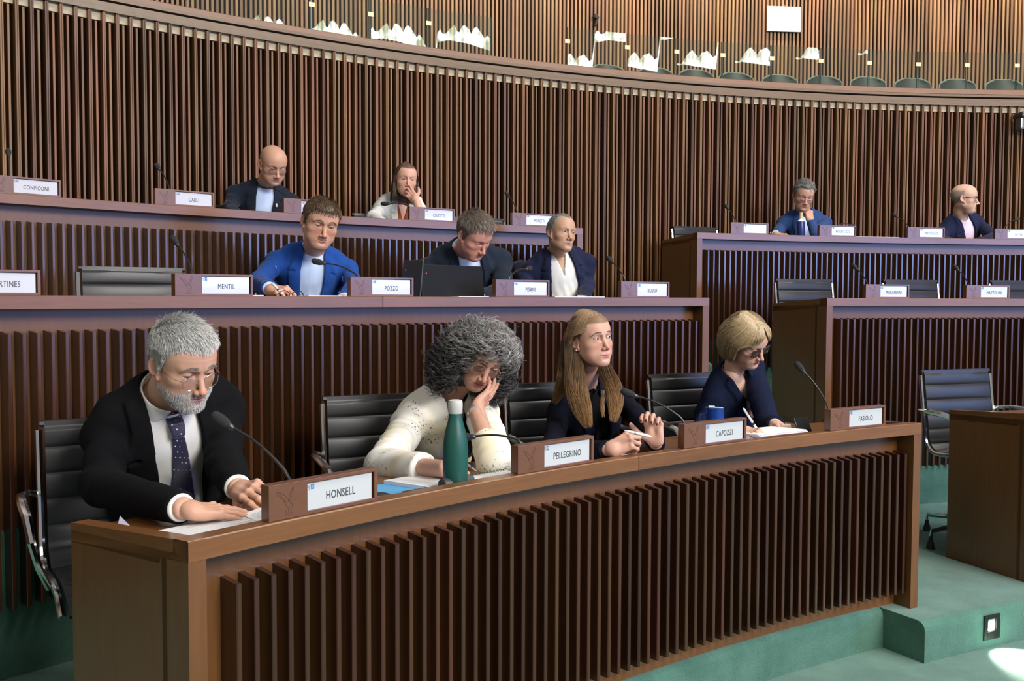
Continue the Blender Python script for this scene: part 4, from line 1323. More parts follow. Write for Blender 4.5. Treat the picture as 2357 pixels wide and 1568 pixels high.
M_black_top = cloth('black_top', (0.005, 0.005, 0.006), var=0.1)
hd = Vector((-0.101, 3.32, 1.210))
hp = on_R(985, 1110, 8.44); hp.z = P1+0.52
T = Torso(hp, on_R(1038, 912, 8.08), 212, fem=1.0, sw=.150)
p = Person('woman with curly grey hair in cream spotted jacket resting cheek on hand', Vector((hp.x, hp.y, P1)), T, hd, 196, -32, -19,
    dict(skin=(.50, .29, .21), lid=.12, lidz=-.006, gaze=(0, -0.8), iris=(.04, .03, .02), brow=(.10, .07, .06), browk=.6, fem=1.0, w=.97, jaw=.95, nose=1.15, fold=.6, lines=.2,
         lips=(.42, .13, .13), lash=.8, blush=.7, hl='low', hair=(.05, .045, .042), scalp=.9), 0.0019, hscale=.97)
er = at_y(884, 1072, 3.02); wr = on_z(1030, 1080, 0.915)
elb = at_y(1142, 1070, 2.98); wl = at_y(1094, 945, 3.17)
p.set_arms([(er, wr, True), (elb, wl, False)])
p.chest()
p.hand(wr, on_z(1092, 1088, 0.888) - wr, (0.1, -0.75, 0.75), PENH, True, 0.88, elbow=er, fore=0.17)
tip = p.H @ Vector((-0.110, 0.045, -0.025)); cen = p.H @ Vector((0, 0.0, -0.06))
p.hand(wl, tip - wl, (wl+tip)/2 - cen, dict(curl=((.05, .10, .08), (.05, .10, .08), (.10, .20, .1), (.2, .3, .2)), thumb=((-0.80, 0.50, -0.15), (-0.70, 0.70, 0.0), (-0.55, 0.82, 0.05))), False, 0.90, elbow=elb, fore=0.20)
p.finish_body()
p.jacket(M_spotted, interpf([0, .20, .30, .44, .52], [.055, .055, .052, .050, .040]), None, cuff=0.13, r=(0.060, 0.058, 0.044), seed=4.0, res=0.0048, off=0.016, amp=1.5, colh=0.045, neckr=.060)
p.shirt(M_black_top, neckr=.052, vneck=interpf([.40, .43, .50, .56], [.0, .006, .036, .05]), collar=False, cuffs=False, placket=False, res=0.006)
p.legs(M_black_suit, P1)
def curly(p, n, cen, rad, seed=2, k=26, keep=None, cols=None):
    """ringlets: helices hanging off an ellipsoidal head of hair (head frame)"""
    g = np.random.default_rng(seed)
    d = g.normal(size=(n*3, 3)); d /= np.linalg.norm(d, axis=1, keepdims=True)
    s = g.uniform(0.72, 1.0, n*3)**0.6
    P0 = np.array(cen) + d*np.array(rad)*s[:, None]
    ok = keep(P0); P0 = P0[ok][:n]; d = d[ok][:n]; n = len(P0)
    down = np.tile((0, 0.05, -1.0), (n, 1)) + d*0.8 + g.normal(size=(n, 3))*0.35
    # follow the surface
    down = down - d*(down*d).sum(1, keepdims=True)*0.7; down /= np.linalg.norm(down, axis=1, keepdims=True)
    a = np.cross(down, g.normal(size=(n, 3))); a /= np.linalg.norm(a, axis=1, keepdims=True); b = np.cross(down, a)
    t = np.linspace(0, 1, k)[None, :, None]
    L = g.uniform(0.035, 0.085, n)[:, None, None]; turns = g.uniform(1.2, 2.6, n)[:, None, None]; R = g.uniform(0.007, 0.0165, n)[:, None, None]
    ph = g.uniform(0, 2*PI, n)[:, None, None]
    q = ph + t*turns*2*PI
    P = P0[:, None] + down[:, None]*(t-0.35)*L + (a[:, None]*np.cos(q) + b[:, None]*np.sin(q))*R*(0.75+0.4*t)
    return P, g
def curl_part(p, n, seed, col0, col1, rad, keep, cen, rr, sub=3):
    P, g = curly(p, n, cen, rad, seed, keep=keep)
    n = len(P); out = []; cols = []
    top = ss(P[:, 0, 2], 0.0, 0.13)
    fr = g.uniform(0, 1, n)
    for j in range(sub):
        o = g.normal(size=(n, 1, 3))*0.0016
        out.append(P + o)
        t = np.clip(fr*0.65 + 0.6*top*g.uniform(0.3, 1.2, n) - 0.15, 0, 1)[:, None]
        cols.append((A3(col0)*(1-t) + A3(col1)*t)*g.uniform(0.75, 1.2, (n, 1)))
    P = np.concatenate(out); c = np.concatenate(cols)
    kk = P.shape[1]; prof = np.sin(np.linspace(0.15, PI-0.1, kk))**0.4*rr
    v, ff, c = strands(P, np.tile(prof, (len(P), 1)), c)
    p.part('hair', xf(p.H, v), ff, M_hair, c)
CEN = (-0.002, -0.045, 0.002)
def keep2(q):
    face = (q[:, 1] > 0.055) & (np.abs(q[:, 0]) < 0.060) & (q[:, 2] < 0.045)
    face |= (q[:, 1] > 0.00) & (np.abs(q[:, 0]) < 0.062) & (q[:, 2] < 0.02)
    return ~face & (q[:, 2] > -0.16)
def massf(q):
    d = ell(q, (0, -0.036, 0.012), (0.128, 0.092, 0.086)); d = smin(d, ell(q, (0, -0.052, -0.085), (0.136, 0.084, 0.095)), 0.03)
    d = smin(d, ell(np.stack([np.abs(q[:, 0]), q[:, 1], q[:, 2]], 1), (.108, -.005, -.080), (.034, .058, .070)), .02); d = smin(d, ell(q, (0, .018, .070), (.074, .068, .044)), .02); d = d + 0.006*hnoise(q, 75, 1) + 0.004*hnoise(q, 150, 4)
    d = smax(d, -(rbox(q, (0, 0.115, -0.075), (0.056, 0.098, 0.115), 0.03)), 0.008)
    return d
V, F = nets(massf, (-.16, -.19, -.20), (.16, .12, .15), .0035)
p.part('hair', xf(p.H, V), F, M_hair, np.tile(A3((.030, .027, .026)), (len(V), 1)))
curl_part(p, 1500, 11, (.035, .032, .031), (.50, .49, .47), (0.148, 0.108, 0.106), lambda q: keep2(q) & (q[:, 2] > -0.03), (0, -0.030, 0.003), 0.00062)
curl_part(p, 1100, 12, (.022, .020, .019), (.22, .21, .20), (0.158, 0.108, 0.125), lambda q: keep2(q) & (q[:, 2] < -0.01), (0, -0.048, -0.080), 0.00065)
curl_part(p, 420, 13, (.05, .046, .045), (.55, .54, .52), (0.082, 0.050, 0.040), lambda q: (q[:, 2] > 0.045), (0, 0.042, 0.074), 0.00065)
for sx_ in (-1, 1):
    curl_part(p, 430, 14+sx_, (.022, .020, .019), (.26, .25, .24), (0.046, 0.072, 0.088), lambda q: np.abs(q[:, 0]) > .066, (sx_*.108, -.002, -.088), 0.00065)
p.brows(160)
p.glasses('round', .0225, .0185, tube=0.0006, z=-0.010, lens=make_lens_mat((.62, .64, .70), 1.5))
# wristwatch with a pale metal link bracelet
ax = (V3(wl)-V3(elb)); ax /= np.linalg.norm(ax)
wc = V3(wl) - ax*0.012
m = MB(); e1 = np.cross(ax, (0, 0, 1)); e1 /= np.linalg.norm(e1); e2 = np.cross(ax, e1)
M_watch = simple('pale_watch_links', (0.72, 0.71, 0.68), 0.25, 0.7)
for kk in range(16):
    q = 2*PI*kk/16; o = wc + (e1*math.cos(q)*0.0275 + e2*math.sin(q)*0.0245)
    Mx = Matrix((tuple(e1*-math.sin(q)+e2*math.cos(q)), tuple(ax), tuple(e1*math.cos(q)+e2*math.sin(q)))).transposed().to_4x4(); Mx.translation = Vector(o)
    m.box((0, 0, 0), (0.0098, 0.013, 0.003), M=Mx, bev=0.0008)
p.mbpart('wristwatch', m, M_watch)

# --- styled long hair: radial volume and strands around the head (head frame)
def vol_fn(rx, ry, zt, y0, low, bot):
    """radius factor tables: low = list of (z, scale) below the cap centre zt0"""
    def rad(phi, z):
        z0 = 0.025
        up = np.sqrt(np.clip(1 - ((z-z0)/(zt-z0))**2, 0, 1))
        sc_ = np.where(z > z0, up, np.interp(z, [a for a, b in low][::-1], [b for a, b in low][::-1]))
        return sc_*(rx*ry)/np.sqrt((ry*np.sin(phi))**2 + (rx*np.cos(phi))**2)
    rad.zt = zt
    return rad
def hair_volume(p, rad, face, zend, res, col, y0=-0.018, k=0.9, extra=None):
    def f(q):
        x = q[:, 0]; y = q[:, 1]-y0; r = np.sqrt(x*x+y*y); phi = np.arctan2(np.abs(x), y); z = q[:, 2]
        d = (r - rad(phi, np.where(z > 0.025, 0.025+(z-0.025)/(k+.03), z))*k)*0.75
        d = smax(d, z - 0.135*k - 0.012, 0.01)
        d = smax(d, zend(phi) - z, 0.012)
        fm = face(z)                                    # face opening half-angle
        op = np.minimum((fm - phi)*np.maximum(r, 0.03), 0.05)
        d = smax(d, op, 0.006)
        if extra is not None: d = extra(q, d)
        return d + 0.0012*hnoise(q*np.array((1, 1, .25), dtype=f32), 260, 1)
    zb = float(np.min(zend(np.linspace(0, PI, 40))))
    V, F = nets(f, (-.17, -.19, zb-.02), (.17, .14, .15), res)
    p.part('hair', xf(p.H, V), F, M_hair, np.tile(A3(col), (len(V), 1)))
def hair_fall(p, n, rad, face, zend, part_x, cols, rr=0.0005, y0=-0.018, seed=4, K=12, wave=0.002, layer=(0.90, 1.05), curl=0.0, sweep=0.5, wfreq=40, fly=0.0):
    """strands from a parting over the crown and down the outside of the volume"""
    g = np.random.default_rng(seed)
    s = g.uniform(0, 1, n)                     # along the parting, front to back
    side = np.where(g.uniform(0, 1, n) < 0.5, 1, -1)
    phi_end = s*PI*0.98*g.uniform(0.85, 1.1, n)
    phi_end = np.clip(phi_end, 0.02, PI)
    lay = g.uniform(*layer, n); jz = g.normal(size=n)*0.006
    P = np.empty((n, K, 3)); t = np.linspace(0, 1, K)
    ph1 = g.uniform(0, 6.28, n); ph2 = g.uniform(0, 6.28, n)
    root = np.stack([np.full(n, part_x), 0.062 - 0.125*s + y0*0, np.full(n, 0.0)], 1)
    zt = rad.zt
    for i in range(K):
        ti = t[i]
        # blend of the azimuth: starts at parting direction, ends at phi_end but never inside the face opening
        zc = zt + (zend(phi_end) + jz - zt)*ti**1.15
        phi = phi_end*(0.35+0.65*ss(np.full(n, ti), 0, 0.5))
        fo = face(zc) + 0.06 + 0.10*g.uniform(0, 1, n)*0
        phi = np.maximum(phi, fo*ss(np.full(n, ti), 0.05, 0.35)*np.where(zc < 0.105, 1, 0))
        r = rad(phi, zc)*lay
        a = side*phi
        x = r*np.sin(a); y = r*np.cos(a) + y0
        rx0 = root[:, 0]; ry0 = root[:, 1]
        b = ss(np.full(n, ti), 0.0, 0.30)
        x = rx0*(1-b) + x*b; y = ry0*(1-b) + y*b
        # keep on top of the dome near the parting
        rr_ = np.sqrt(x*x + (y-y0)**2); R0 = rad(np.arctan2(np.abs(x), y-y0), np.full(n, 0.025))
        zdome = 0.025 + (zt-0.025)*np.sqrt(np.clip(1-(rr_/R0)**2, 0, 1))
        z = np.where(b < 0.999, np.maximum(zc*0+zdome*1.0, 0)*(1-b**6) + zc*b**6, zc)
        z = np.minimum(z, zdome + (1-1*(zc > 0.03))*10)
        wv = wave*ss(np.full(n, ti), 0.3, 1.0)
        x = x + wv*np.sin(ti*wfreq*0.3 + ph1); y = y + wv*np.cos(ti*wfreq*0.3 + ph2)
        if curl > 0:
            e = ss(np.full(n, ti), 0.75, 1.0)
            x = x*(1-curl*e); y = (y-y0)*(1-curl*e)+y0
        P[:, i] = np.stack([x, y, z], 1)
    # smooth
    for _ in range(2): P[:, 1:-1] = 0.25*P[:, :-2] + 0.5*P[:, 1:-1] + 0.25*P[:, 2:]
    c = cols(P[:, 0], g)
    prof = np.concatenate([np.linspace(0.6, 1, 3), np.ones(K-6), np.linspace(1, 0.35, 3)])*rr
    v, ff, c = strands(P, np.tile(prof, (n, 1)), c)
    p.part('hair', xf(p.H, v), ff, M_hair, c)

def lock(p, guide, radii, n, cols, rr=0.0005, seed=1, wave=0.004, K=16, base=None, world=True, flat=1.0):
    """a falling lock of hair: strands filling a tube round a guide line (world points), over a darker core"""
    g = np.random.default_rng(seed); G = np.array([tuple(q) for q in guide]); t = np.linspace(0, 1, len(G)); tt = np.linspace(0, 1, K)
    C_ = np.stack([np.interp(tt, t, G[:, i]) for i in range(3)], 1)
    for _ in range(3): C_[1:-1] = 0.25*C_[:-2] + 0.5*C_[1:-1] + 0.25*C_[2:]
    R = np.interp(tt, t, radii)
    T_ = np.gradient(C_, axis=0); T_ /= np.linalg.norm(T_, axis=1, keepdims=True)
    ref = np.array((0, 1.0, 0.2)); A = np.cross(T_, ref); A /= np.linalg.norm(A, axis=1, keepdims=True); B_ = np.cross(T_, A)
    a = g.uniform(0, 2*PI, n); rr0 = g.uniform(0.55, 1.08, n)
    end = g.uniform(0.80, 1.0, n)
    P = np.empty((n, K, 3)); ph = g.uniform(0, 6.28, (n, 2))
    for i in range(K):
        u = tt[i]*end; ci = np.stack([np.interp(u, tt, C_[:, j]) for j in range(3)], 1); Ri = np.interp(u, tt, R)
        Ai = np.stack([np.interp(u, tt, A[:, j]) for j in range(3)], 1); Bi = np.stack([np.interp(u, tt, B_[:, j]) for j in range(3)], 1)
        clump = 0.25*np.sin(3*a + 7*u)
        P[:, i] = ci + Ai*(np.cos(a+clump)*rr0*Ri)[:, None] + Bi*(np.sin(a+clump)*rr0*Ri*flat)[:, None] + wave*np.stack([np.sin(9*u+ph[:, 0]), np.cos(8*u+ph[:, 1]), 0*u], 1)*tt[i]
    c = cols(P, g, tt)
    prof = np.concatenate([np.ones(K-5), np.linspace(1, 0.3, 5)])*rr
    v, ff, c = strands(P, np.tile(prof, (n, 1)), c)
    p.part('hair', v, ff, M_hair, c)
    if base is not None:
        m = MB(); m.tube([Vector(q) for q in C_[:-2]], list(R[:-2]*0.8*flat), 12)
        me = m.mesh('hair'); V = np.array([v_[:] for v_ in m.v])
        Vc = V.copy()
        a_ = me.color_attributes.new('Col', 'FLOAT_COLOR', 'POINT'); c4 = np.ones((len(V), 4), f32); c4[:, :3] = base; a_.data.foreach_set('color', c4.ravel())
        o = link('hair', me, M_hair, p.root); o.location = -p.root.location
def ramp_cols(stops):
    """colour along the strand"""
    xs = [s for s, c in stops]; cs = np.array([c for s, c in stops])
    def f(P, g, tt):
        n = P.shape[0]; base = np.stack([np.interp(tt, xs, cs[:, j]) for j in range(3)], 1)[None]
        return (base*g.uniform(0.55, 1.35, (n, 1, 1))).astype(f32)
    return f

# --- woman with long light brown hair, dark jacket, pen in both hands
M_navy = cloth('midnight_wool', (0.0045, 0.0055, 0.013), weave=1200, var=0.12, sheen=0.0)
hd = Vector((0.318, 3.85, 1.243))
hp = on_R(1345, 1110, 8.36); hp.z = P1+0.53
T = Torso(hp, at_y(1352, 893, 3.93), 204, fem=1.0, sw=.152)
p = Person('woman with long light brown hair in dark jacket holding a pen in both hands', Vector((hp.x, hp.y, P1)), T, hd, 213, 4, 5,
    dict(skin=(.58, .35, .265), lid=.66, lidz=-.0004, gaze=(-0.50, 0.10), iris=(.035, .045, .040), brow=(.22, .13, .07), browk=.55, fem=1.0, w=.97, jaw=.93, nose=.85, fold=.3, cheek=.25,
         lips=(.52, .20, .19), mcurve=-1.5, lash=1.0, lashw=.0013, blush=.8, hl='low', hair=(.16, .095, .05), scalp=.9), 0.0019, hscale=.97)
er = at_y(1268, 1042, 3.55); wr = at_y(1402, 1036, 3.02)
elb = at_y(1492, 985, 3.58); wl = at_y(1510, 1022, 3.15)
p.set_arms([(er, wr, True), (elb, wl, False)])
p.chest()
NAIL = (.05, .008, .012)
HOLD = dict(curl=((.75, .95, .40), (.85, 1.0, .5), (1.0, 1.05, .5), (1.1, 1.1, .6)), thumb=((-0.45, 0.70, -0.55), (-0.10, 0.90, -0.42), (0.10, 0.95, -0.25)))
p.hand(wr, Vector((0.80, 0.05, 0.42)), (-0.35, -0.70, 0.55), HOLD, True, 0.84, elbow=er, nail=NAIL)
p.hand(wl, Vector((-0.12, 0.10, 0.95)), (0.35, 0.90, 0.10), dict(curl=((.70, 1.15, .5), (.75, 1.2, .55), (.8, 1.2, .55), (.85, 1.1, .6)), thumb=((-0.75, 0.55, -0.35), (-0.60, 0.78, -0.25), (-0.5, 0.85, -0.1))), False, 0.80, elbow=elb, nail=NAIL)
p.finish_body()
p.jacket(M_navy, interpf([0, .20, .30, .44, .52], [.010, .020, .035, .045, .035]), interpf([.10, .18, .38, .44, .50], [.0, .03, .055, .05, .03]), cuff=0.015, r=(0.053, 0.046, 0.036), seed=7.0, res=0.0050, off=0.014, colh=.035, neckr=.062)
p.shirt(M_black_top, collar=False, cuffs=False, placket=False, res=0.006, neckr=.050)
# frilled stand-up collar
na, nd = p.na, p.nd
def frill(q):
    v = q - A3(na); h = v @ A3(nd); e1 = np.cross(nd, (1, 0, 0)); e1 /= np.linalg.norm(e1); e2 = np.cross(nd, e1)
    x = v @ A3(e1); y = v @ A3(e2); r = np.sqrt(x*x+y*y); a = np.arctan2(x, y)
    d = np.abs(r - (0.058 + 0.10*np.maximum(h-0.03, 0) + 0.004*np.sin(14*a)*ss(h, 0.02, 0.055))) - 0.0028
    d = smax(d, h-0.064-0.003*np.sin(14*a+1), 0.003)
    return smax(d, -h-0.01, 0.003)*0.7
V, F = nets(frill, V3(na)-.1, V3(na)+.1, .0026); p.part('collar', xf(T.M, V), F, M_black_top)
p.legs(M_navy, P1)
rad3 = vol_fn(0.090, 0.112, 0.128, 0, [(.025, 1.0), (-.03, 1.0), (-.07, .98), (-.12, .95), (-.2, .93)], 0)
face3 = lambda z: np.interp(z, [-.2, -.10, -.03, .02, .045, .065, .082, .095, .12], [1.95, 1.9, 1.80, 1.36, .98, .50, .16, .0, .0])
zend3 = lambda ph: np.interp(ph, [0, .6, 1.2, 1.6, 2.2, PI], [-.01, -.02, -.03, -.06, -.12, -.14])
hair_volume(p, rad3, face3, zend3, .003, (.085, .050, .026))
hair_fall(p, 5200, rad3, face3, zend3, 0.012, mixcols((.10, .06, .032), (.44, .28, .15)), rr=.00050, seed=6, layer=(.93, 1.07))
br = ramp_cols([(0, (.13, .08, .045)), (.45, (.20, .12, .06)), (1, (.42, .23, .085))])
H = p.H
yb = 3.76
lock(p, [H @ Vector((.070, -.035, .00)), H @ Vector((.078, -.03, -.10)), at_y(1325, 900, 3.70), at_y(1340, 940, 3.66), at_y(1355, 985, 3.62)], [.030, .036, .042, .036, .014], 1500, br, base=(.09, .05, .025), seed=2, flat=.55)
lock(p, [H @ Vector((.055, -.08, .00)), H @ Vector((.085, -.08, -.12)), at_y(1300, 870, 3.80), at_y(1290, 900, 3.84), at_y(1275, 930, 3.88)], [.030, .034, .030, .022, .01], 600, br, base=(.08, .045, .024), seed=3, flat=.6)
lock(p, [H @ Vector((-.070, -.045, -.03)), H @ Vector((-.074, -.035, -.12)), at_y(1412, 890, 3.74), at_y(1418, 930, 3.68), at_y(1412, 972, 3.64)], [.018, .026, .034, .028, .012], 1100, br, base=(.09, .05, .025), seed=5, flat=.55)
lock(p, [at_y(1388, 900, 3.72), at_y(1386, 925, 3.68), at_y(1388, 962, 3.64)], [.006, .007, .004], 90, br, seed=8)
p.brows(220)
m = MB()
for sg in (-1, 1):
    m.lathe([(0.0005, -.004), (.0032, -.002), (.004, 0), (.0032, .002), (.0005, .004)], 10, M=p.H @ Matrix.Translation((sg*.0785, -.004, -.040)))
p.mbpart('earring', m, simple('pearl', (.78, .76, .72), .15, 0.2))

# --- blonde woman in navy blazer, writing
M_blazer = cloth('navy_blazer', (0.006, 0.010, 0.030), weave=1200, var=0.10, sheen=0.0)
M_dark_blouse = cloth('dark_print_blouse', (0.012, 0.012, 0.022), var=0.3, col2=(0.30, 0.11, 0.04), cscale=16)
hd = Vector((1.055, 4.279, 1.222))
hp = on_R(1670, 1045, 8.46); hp.z = P1+0.53
T = Torso(hp, at_y(1690, 868, 4.36), 214, fem=1.0, sw=.160)
p = Person('blonde woman with dark glasses in navy blazer writing on papers', Vector((hp.x, hp.y, P1)), T, hd, 222, -30, 16,
    dict(skin=(.60, .385, .305), lid=.15, lidz=-.006, gaze=(0, -0.8), iris=(.05, .05, .04), brow=(.24, .15, .08), browk=.3, fem=1.0, w=.98, jaw=.98, nose=1.1, fold=.9, lines=.3, dbl=.6, cheek=.4,
         lips=(.55, .03, .04), mcurve=2.2, lash=.6, blush=.6, hl='low', hair=(.38, .27, .13), scalp=.9), 0.0021, hscale=.97)
er = at_y(1610, 1015, 3.95); wr = at_y(1708, 992, 3.62)
elb = at_y(1772, 985, 4.05); wl = at_y(1785, 978, 3.84)
p.set_arms([(er, wr, True), (elb, wl, False)])
p.chest()
p.hand(wr, at_y(1752, 1000, 3.52) - wr, (-0.2, -0.45, 0.8), PENH, True, 0.84, elbow=er)
p.hand(wl, at_y(1830, 984, 3.66) - wl, (0.1, -0.2, 1), RELAX, False, 0.84, elbow=elb)
hm = p.lasthand[0]
p.finish_body()
p.jacket(M_blazer, interpf([0, .20, .30, .44, .52], [.030, .035, .045, .055, .045]), interpf([.05, .12, .36, .44, .50], [.0, .03, .062, .055, .035]), cuff=0.010, r=(0.055, 0.048, 0.036), seed=9.0, res=0.0052, off=0.016, colh=.055, neckr=.060)
p.shirt(M_dark_blouse, neckr=.052, vneck=interpf([.40, .44, .50, .56], [.0, .008, .034, .05]), collar=False, cuffs=False, placket=False, res=0.006)
p.legs(M_navy, P1)
rad4 = vol_fn(0.104, 0.122, 0.140, 0, [(.025, 1.0), (-.02, 1.05), (-.06, 1.06), (-.10, .98), (-.14, .88)], 0)
face4 = lambda z: np.interp(z, [-.2, -.08, -.03, .01, .035, .055, .085, .12], [1.15, 1.12, 1.10, 1.00, .60, .25, .0, .0])
zend4 = lambda ph: np.interp(ph, [0, .5, .8, 1.1, 1.6, 2.4, PI], [.045, .03, -.04, -.085, -.095, -.105, -.11])
hair_volume(p, rad4, face4, zend4, .003, (.16, .11, .055))
hair_fall(p, 5200, rad4, face4, zend4, 0.030, mixcols((.20, .135, .065), (.66, .52, .31), 0.9), rr=.00056, seed=16, curl=.16, layer=(.93, 1.04))
p.glasses('cat', .0265, .0195, cx=.0335, tube=0.0018, z=-0.012, mat=M_tortoise, lens=M_lens_dark, brow=0.0006)
m = MB(); Nf = neck_frame(T, T.loc(p.H @ Vector((0, -0.022, -0.045))))
for kk in range(30):
    q = 2*PI*kk/30
    m.tube([T.wor((0.062*math.cos(q), -0.012+0.066*math.sin(q), 0.502-0.020*math.sin(q)+.004)), T.wor((0.062*math.cos(q+.21), -0.012+0.066*math.sin(q+.21), 0.502-0.020*math.sin(q+.21)+.004))], 0.0022, 6)
p.mbpart('necklace', m, simple('gold_chain', (.75, .52, .22), .25, 1.0))

# --- middle and back rows --------------------------------------------------
def suit_man(label, hd, hyaw, hp_, hr, hip, neck, tyaw, hs, mat, shirtmat, arms, res, vw, lap, hands=(), amp=1.0, seed=0, sw=.160, hscale=1.0, collar_gap=14, neckr=.070, cuff=.02, r=(.055, .049, .038), fat=.2, off=.016, plat=P2, vneck=None):
    T = Torso(hip, neck, tyaw, fat=fat, sw=sw)
    p = Person(label, Vector((hip.x, hip.y, plat)), T, hd, hyaw, hp_, hr, hs, res, hscale=hscale)
    p.set_arms(arms)
    p.chest(.010)
    for (w_, fd, dors, pose, right, elbow, sc_) in hands:
        p.hand(w_, fd, dors, pose, right, sc_, elbow=elbow)
    p.finish_body()
    p.jacket(mat, vw, lap, cuff=cuff, r=r, seed=seed, res=res*2.3, off=off, amp=amp, neckr=neckr)
    p.shirt(shirtmat, res=res*2.2, gap=collar_gap, r=r[2]-.004, vneck=vneck)
    p.legs(M_black_suit if mat is not M_blue_suit else mat, plat)
    return p
M_blue_suit = cloth('bright_blue_suit', (0.014, 0.060, 0.26), weave=1200, var=0.10, sheen=0.06)
M_dark_suit = cloth('slate_suit', (0.013, 0.019, 0.032), weave=1200, var=0.12)
M_navy_suit = cloth('navy_suit', (0.014, 0.018, 0.048), weave=1200, var=0.12)
M_mid_suit = cloth('mid_blue_suit', (0.025, 0.058, 0.170), weave=1200, var=0.10)
M_pale_blue = cloth('pale_blue_shirt', (0.48, 0.60, 0.82), weave=1500, var=0.02)
M_pink = cloth('pale_pink_shirt', (0.78, 0.62, 0.76), weave=1500, var=0.02)
VW = interpf([0, .20, .30, .44, .52], [.050, .052, .058, .066, .056])
LAP = interpf([.10, .16, .38, .45, .50], [.0, .030, .068, .066, .045])

# man in bright blue jacket
hd = Vector((-0.939, 4.703, 1.772))
hip = on_R(700, 690, 9.84); hip.z = P2+0.53
er = at_y(592, 650, 4.55); wr = at_y(622, 676, 4.05); wr.z = T2+.03
el = at_y(815, 660, 4.80); wl = at_y(790, 690, 4.50)
p = suit_man('man in bright blue jacket writing with a white pen', hd, 206, -17, -8, hip, at_y(722, 573, 4.86), 196,
    dict(skin=(.55, .32, .225), lid=.30, lidz=-.004, gaze=(0, -.6), iris=(.05, .05, .05), brow=(.16, .09, .05), browk=.6, nose=1.25, w=1.08, jaw=1.12, cheek=.5, frown=.8, mcurve=-9., fold=.9, lines=.2, dbl=.4,
         hl='low', hair=(.09, .055, .032), scalp=.9, lips=(.45, .18, .15), blush=.9),
    M_blue_suit, M_pale_blue, [(er, wr, True), (el, wl, False)], .0026, VW, LAP, [(wr, at_y(662, 668, 3.98)-wr, (.1, -.5, .85), PENH, True, er, .92)], seed=21, sw=.198, amp=1.3)
pen5 = (wr.copy(),)
p.hair_short(3800, lambda q: 0.010 + 0.016*ss(q[:, 2], 0.04, 0.09), 0.0006, lambda q: 0.05 + 0.20*ss(q[:, 2], 0.07, 0.11), lambda q: np.stack([q[:, 0]*1.5+.15, 0.7*ss(q[:, 2], 0.03, 0.09)-.25, -0.9*(1-ss(q[:, 2], 0.05, 0.10))], 1),
             mixcols((.045, .028, .016), (.24, .15, .085)), kind='low', base=(.075, .046, .027), thick=.007, steps=4)
p.brows(180, .0005)

# man in dark suit bent over a laptop
hd = Vector((-0.200, 5.083, 1.738))
hip = on_R(1060, 690, 9.84); hip.z = P2+0.53
er = at_y(965, 668, 5.0); wr = at_y(1020, 690, 4.75); el = at_y(1160, 668, 5.15); wl = at_y(1100, 690, 4.75)
p = suit_man('grey brown haired man in slate suit looking down behind the open laptop', hd, 228, -37, 9, hip, at_y(1072, 574, 5.24), 200,
    dict(skin=(.58, .30, .235), lid=.15, lidz=-.006, gaze=(0, -.8), iris=(.05, .05, .05), brow=(.28, .20, .15), browk=.4, nose=1.25, w=1.04, jaw=1.08, cheek=.7, dbl=.8, fold=.8,
         hl='full', hair=(.10, .082, .066), scalp=.9, lips=(.45, .18, .16), blush=1.0),
    M_dark_suit, M_pale_blue, [(er, wr, True), (el, wl, False)], .0028, VW, LAP, seed=22, sw=.198, fat=.6)
p.hair_short(3600, lambda q: 0.012 + 0.018*ss(q[:, 2], 0.04, 0.09), 0.0006, lambda q: 0.12 + 0.22*ss(q[:, 2], 0.07, 0.11), lambda q: np.stack([q[:, 0]*1.5, 0.6*ss(q[:, 2], 0.03, 0.09)-.2, -0.9*(1-ss(q[:, 2], 0.05, 0.10))], 1),
             mixcols((.060, .048, .038), (.38, .31, .25)), base=(.10, .08, .065), thick=.009, steps=4)

# slim man leaning back, open white shirt
hd = Vector((0.296, 5.80, 1.794))
hip = on_R(1305, 700, 9.86); hip.z = P2+0.53
er = at_y(1195, 618, 6.0); wr = at_y(1225, 680, 5.65); el = at_y(1352, 655, 5.95); wl = at_y(1340, 700, 5.6)
p = suit_man('slim short haired man leaning back in navy jacket and open white shirt', hd, 211, 4, -6, hip, at_y(1283, 577, 5.90), 190,
    dict(skin=(.48, .30, .205), lid=.45, lidz=-.002, gaze=(-.2, -.1), iris=(.04, .04, .04), brow=(.20, .16, .12), browk=.4, nose=1.15, w=.97, jaw=.98, fold=.9, lines=.6,
         hl='recede', hair=(.20, .19, .17), scalp=.75, lips=(.40, .19, .16), blush=.5),
    M_navy_suit, M_white_shirt, [(er, wr, True), (el, wl, False)], .0030, interpf([0, .20, .30, .44, .52], [.105, .100, .092, .078, .060]), interpf([.10, .16, .38, .45, .50], [.0, .030, .055, .055, .04]), seed=23, sw=.182, collar_gap=26, vneck=interpf([.36, .42, .50, .56], [.0, .006, .030, .05]))
p.hair_short(2400, lambda q: 0.006 + 0.010*ss(q[:, 2], 0.04, 0.09), 0.0006, lambda q: 0.3 + 0*q[:, 0], lambda q: np.stack([q[:, 0]*.5, -0.3+0*q[:, 0], -0.7*(1-ss(q[:, 2], 0.05, 0.10))], 1),
             grey_cols(.10, .42), kind='recede', base=(.17, .16, .145), thick=.003, steps=4)

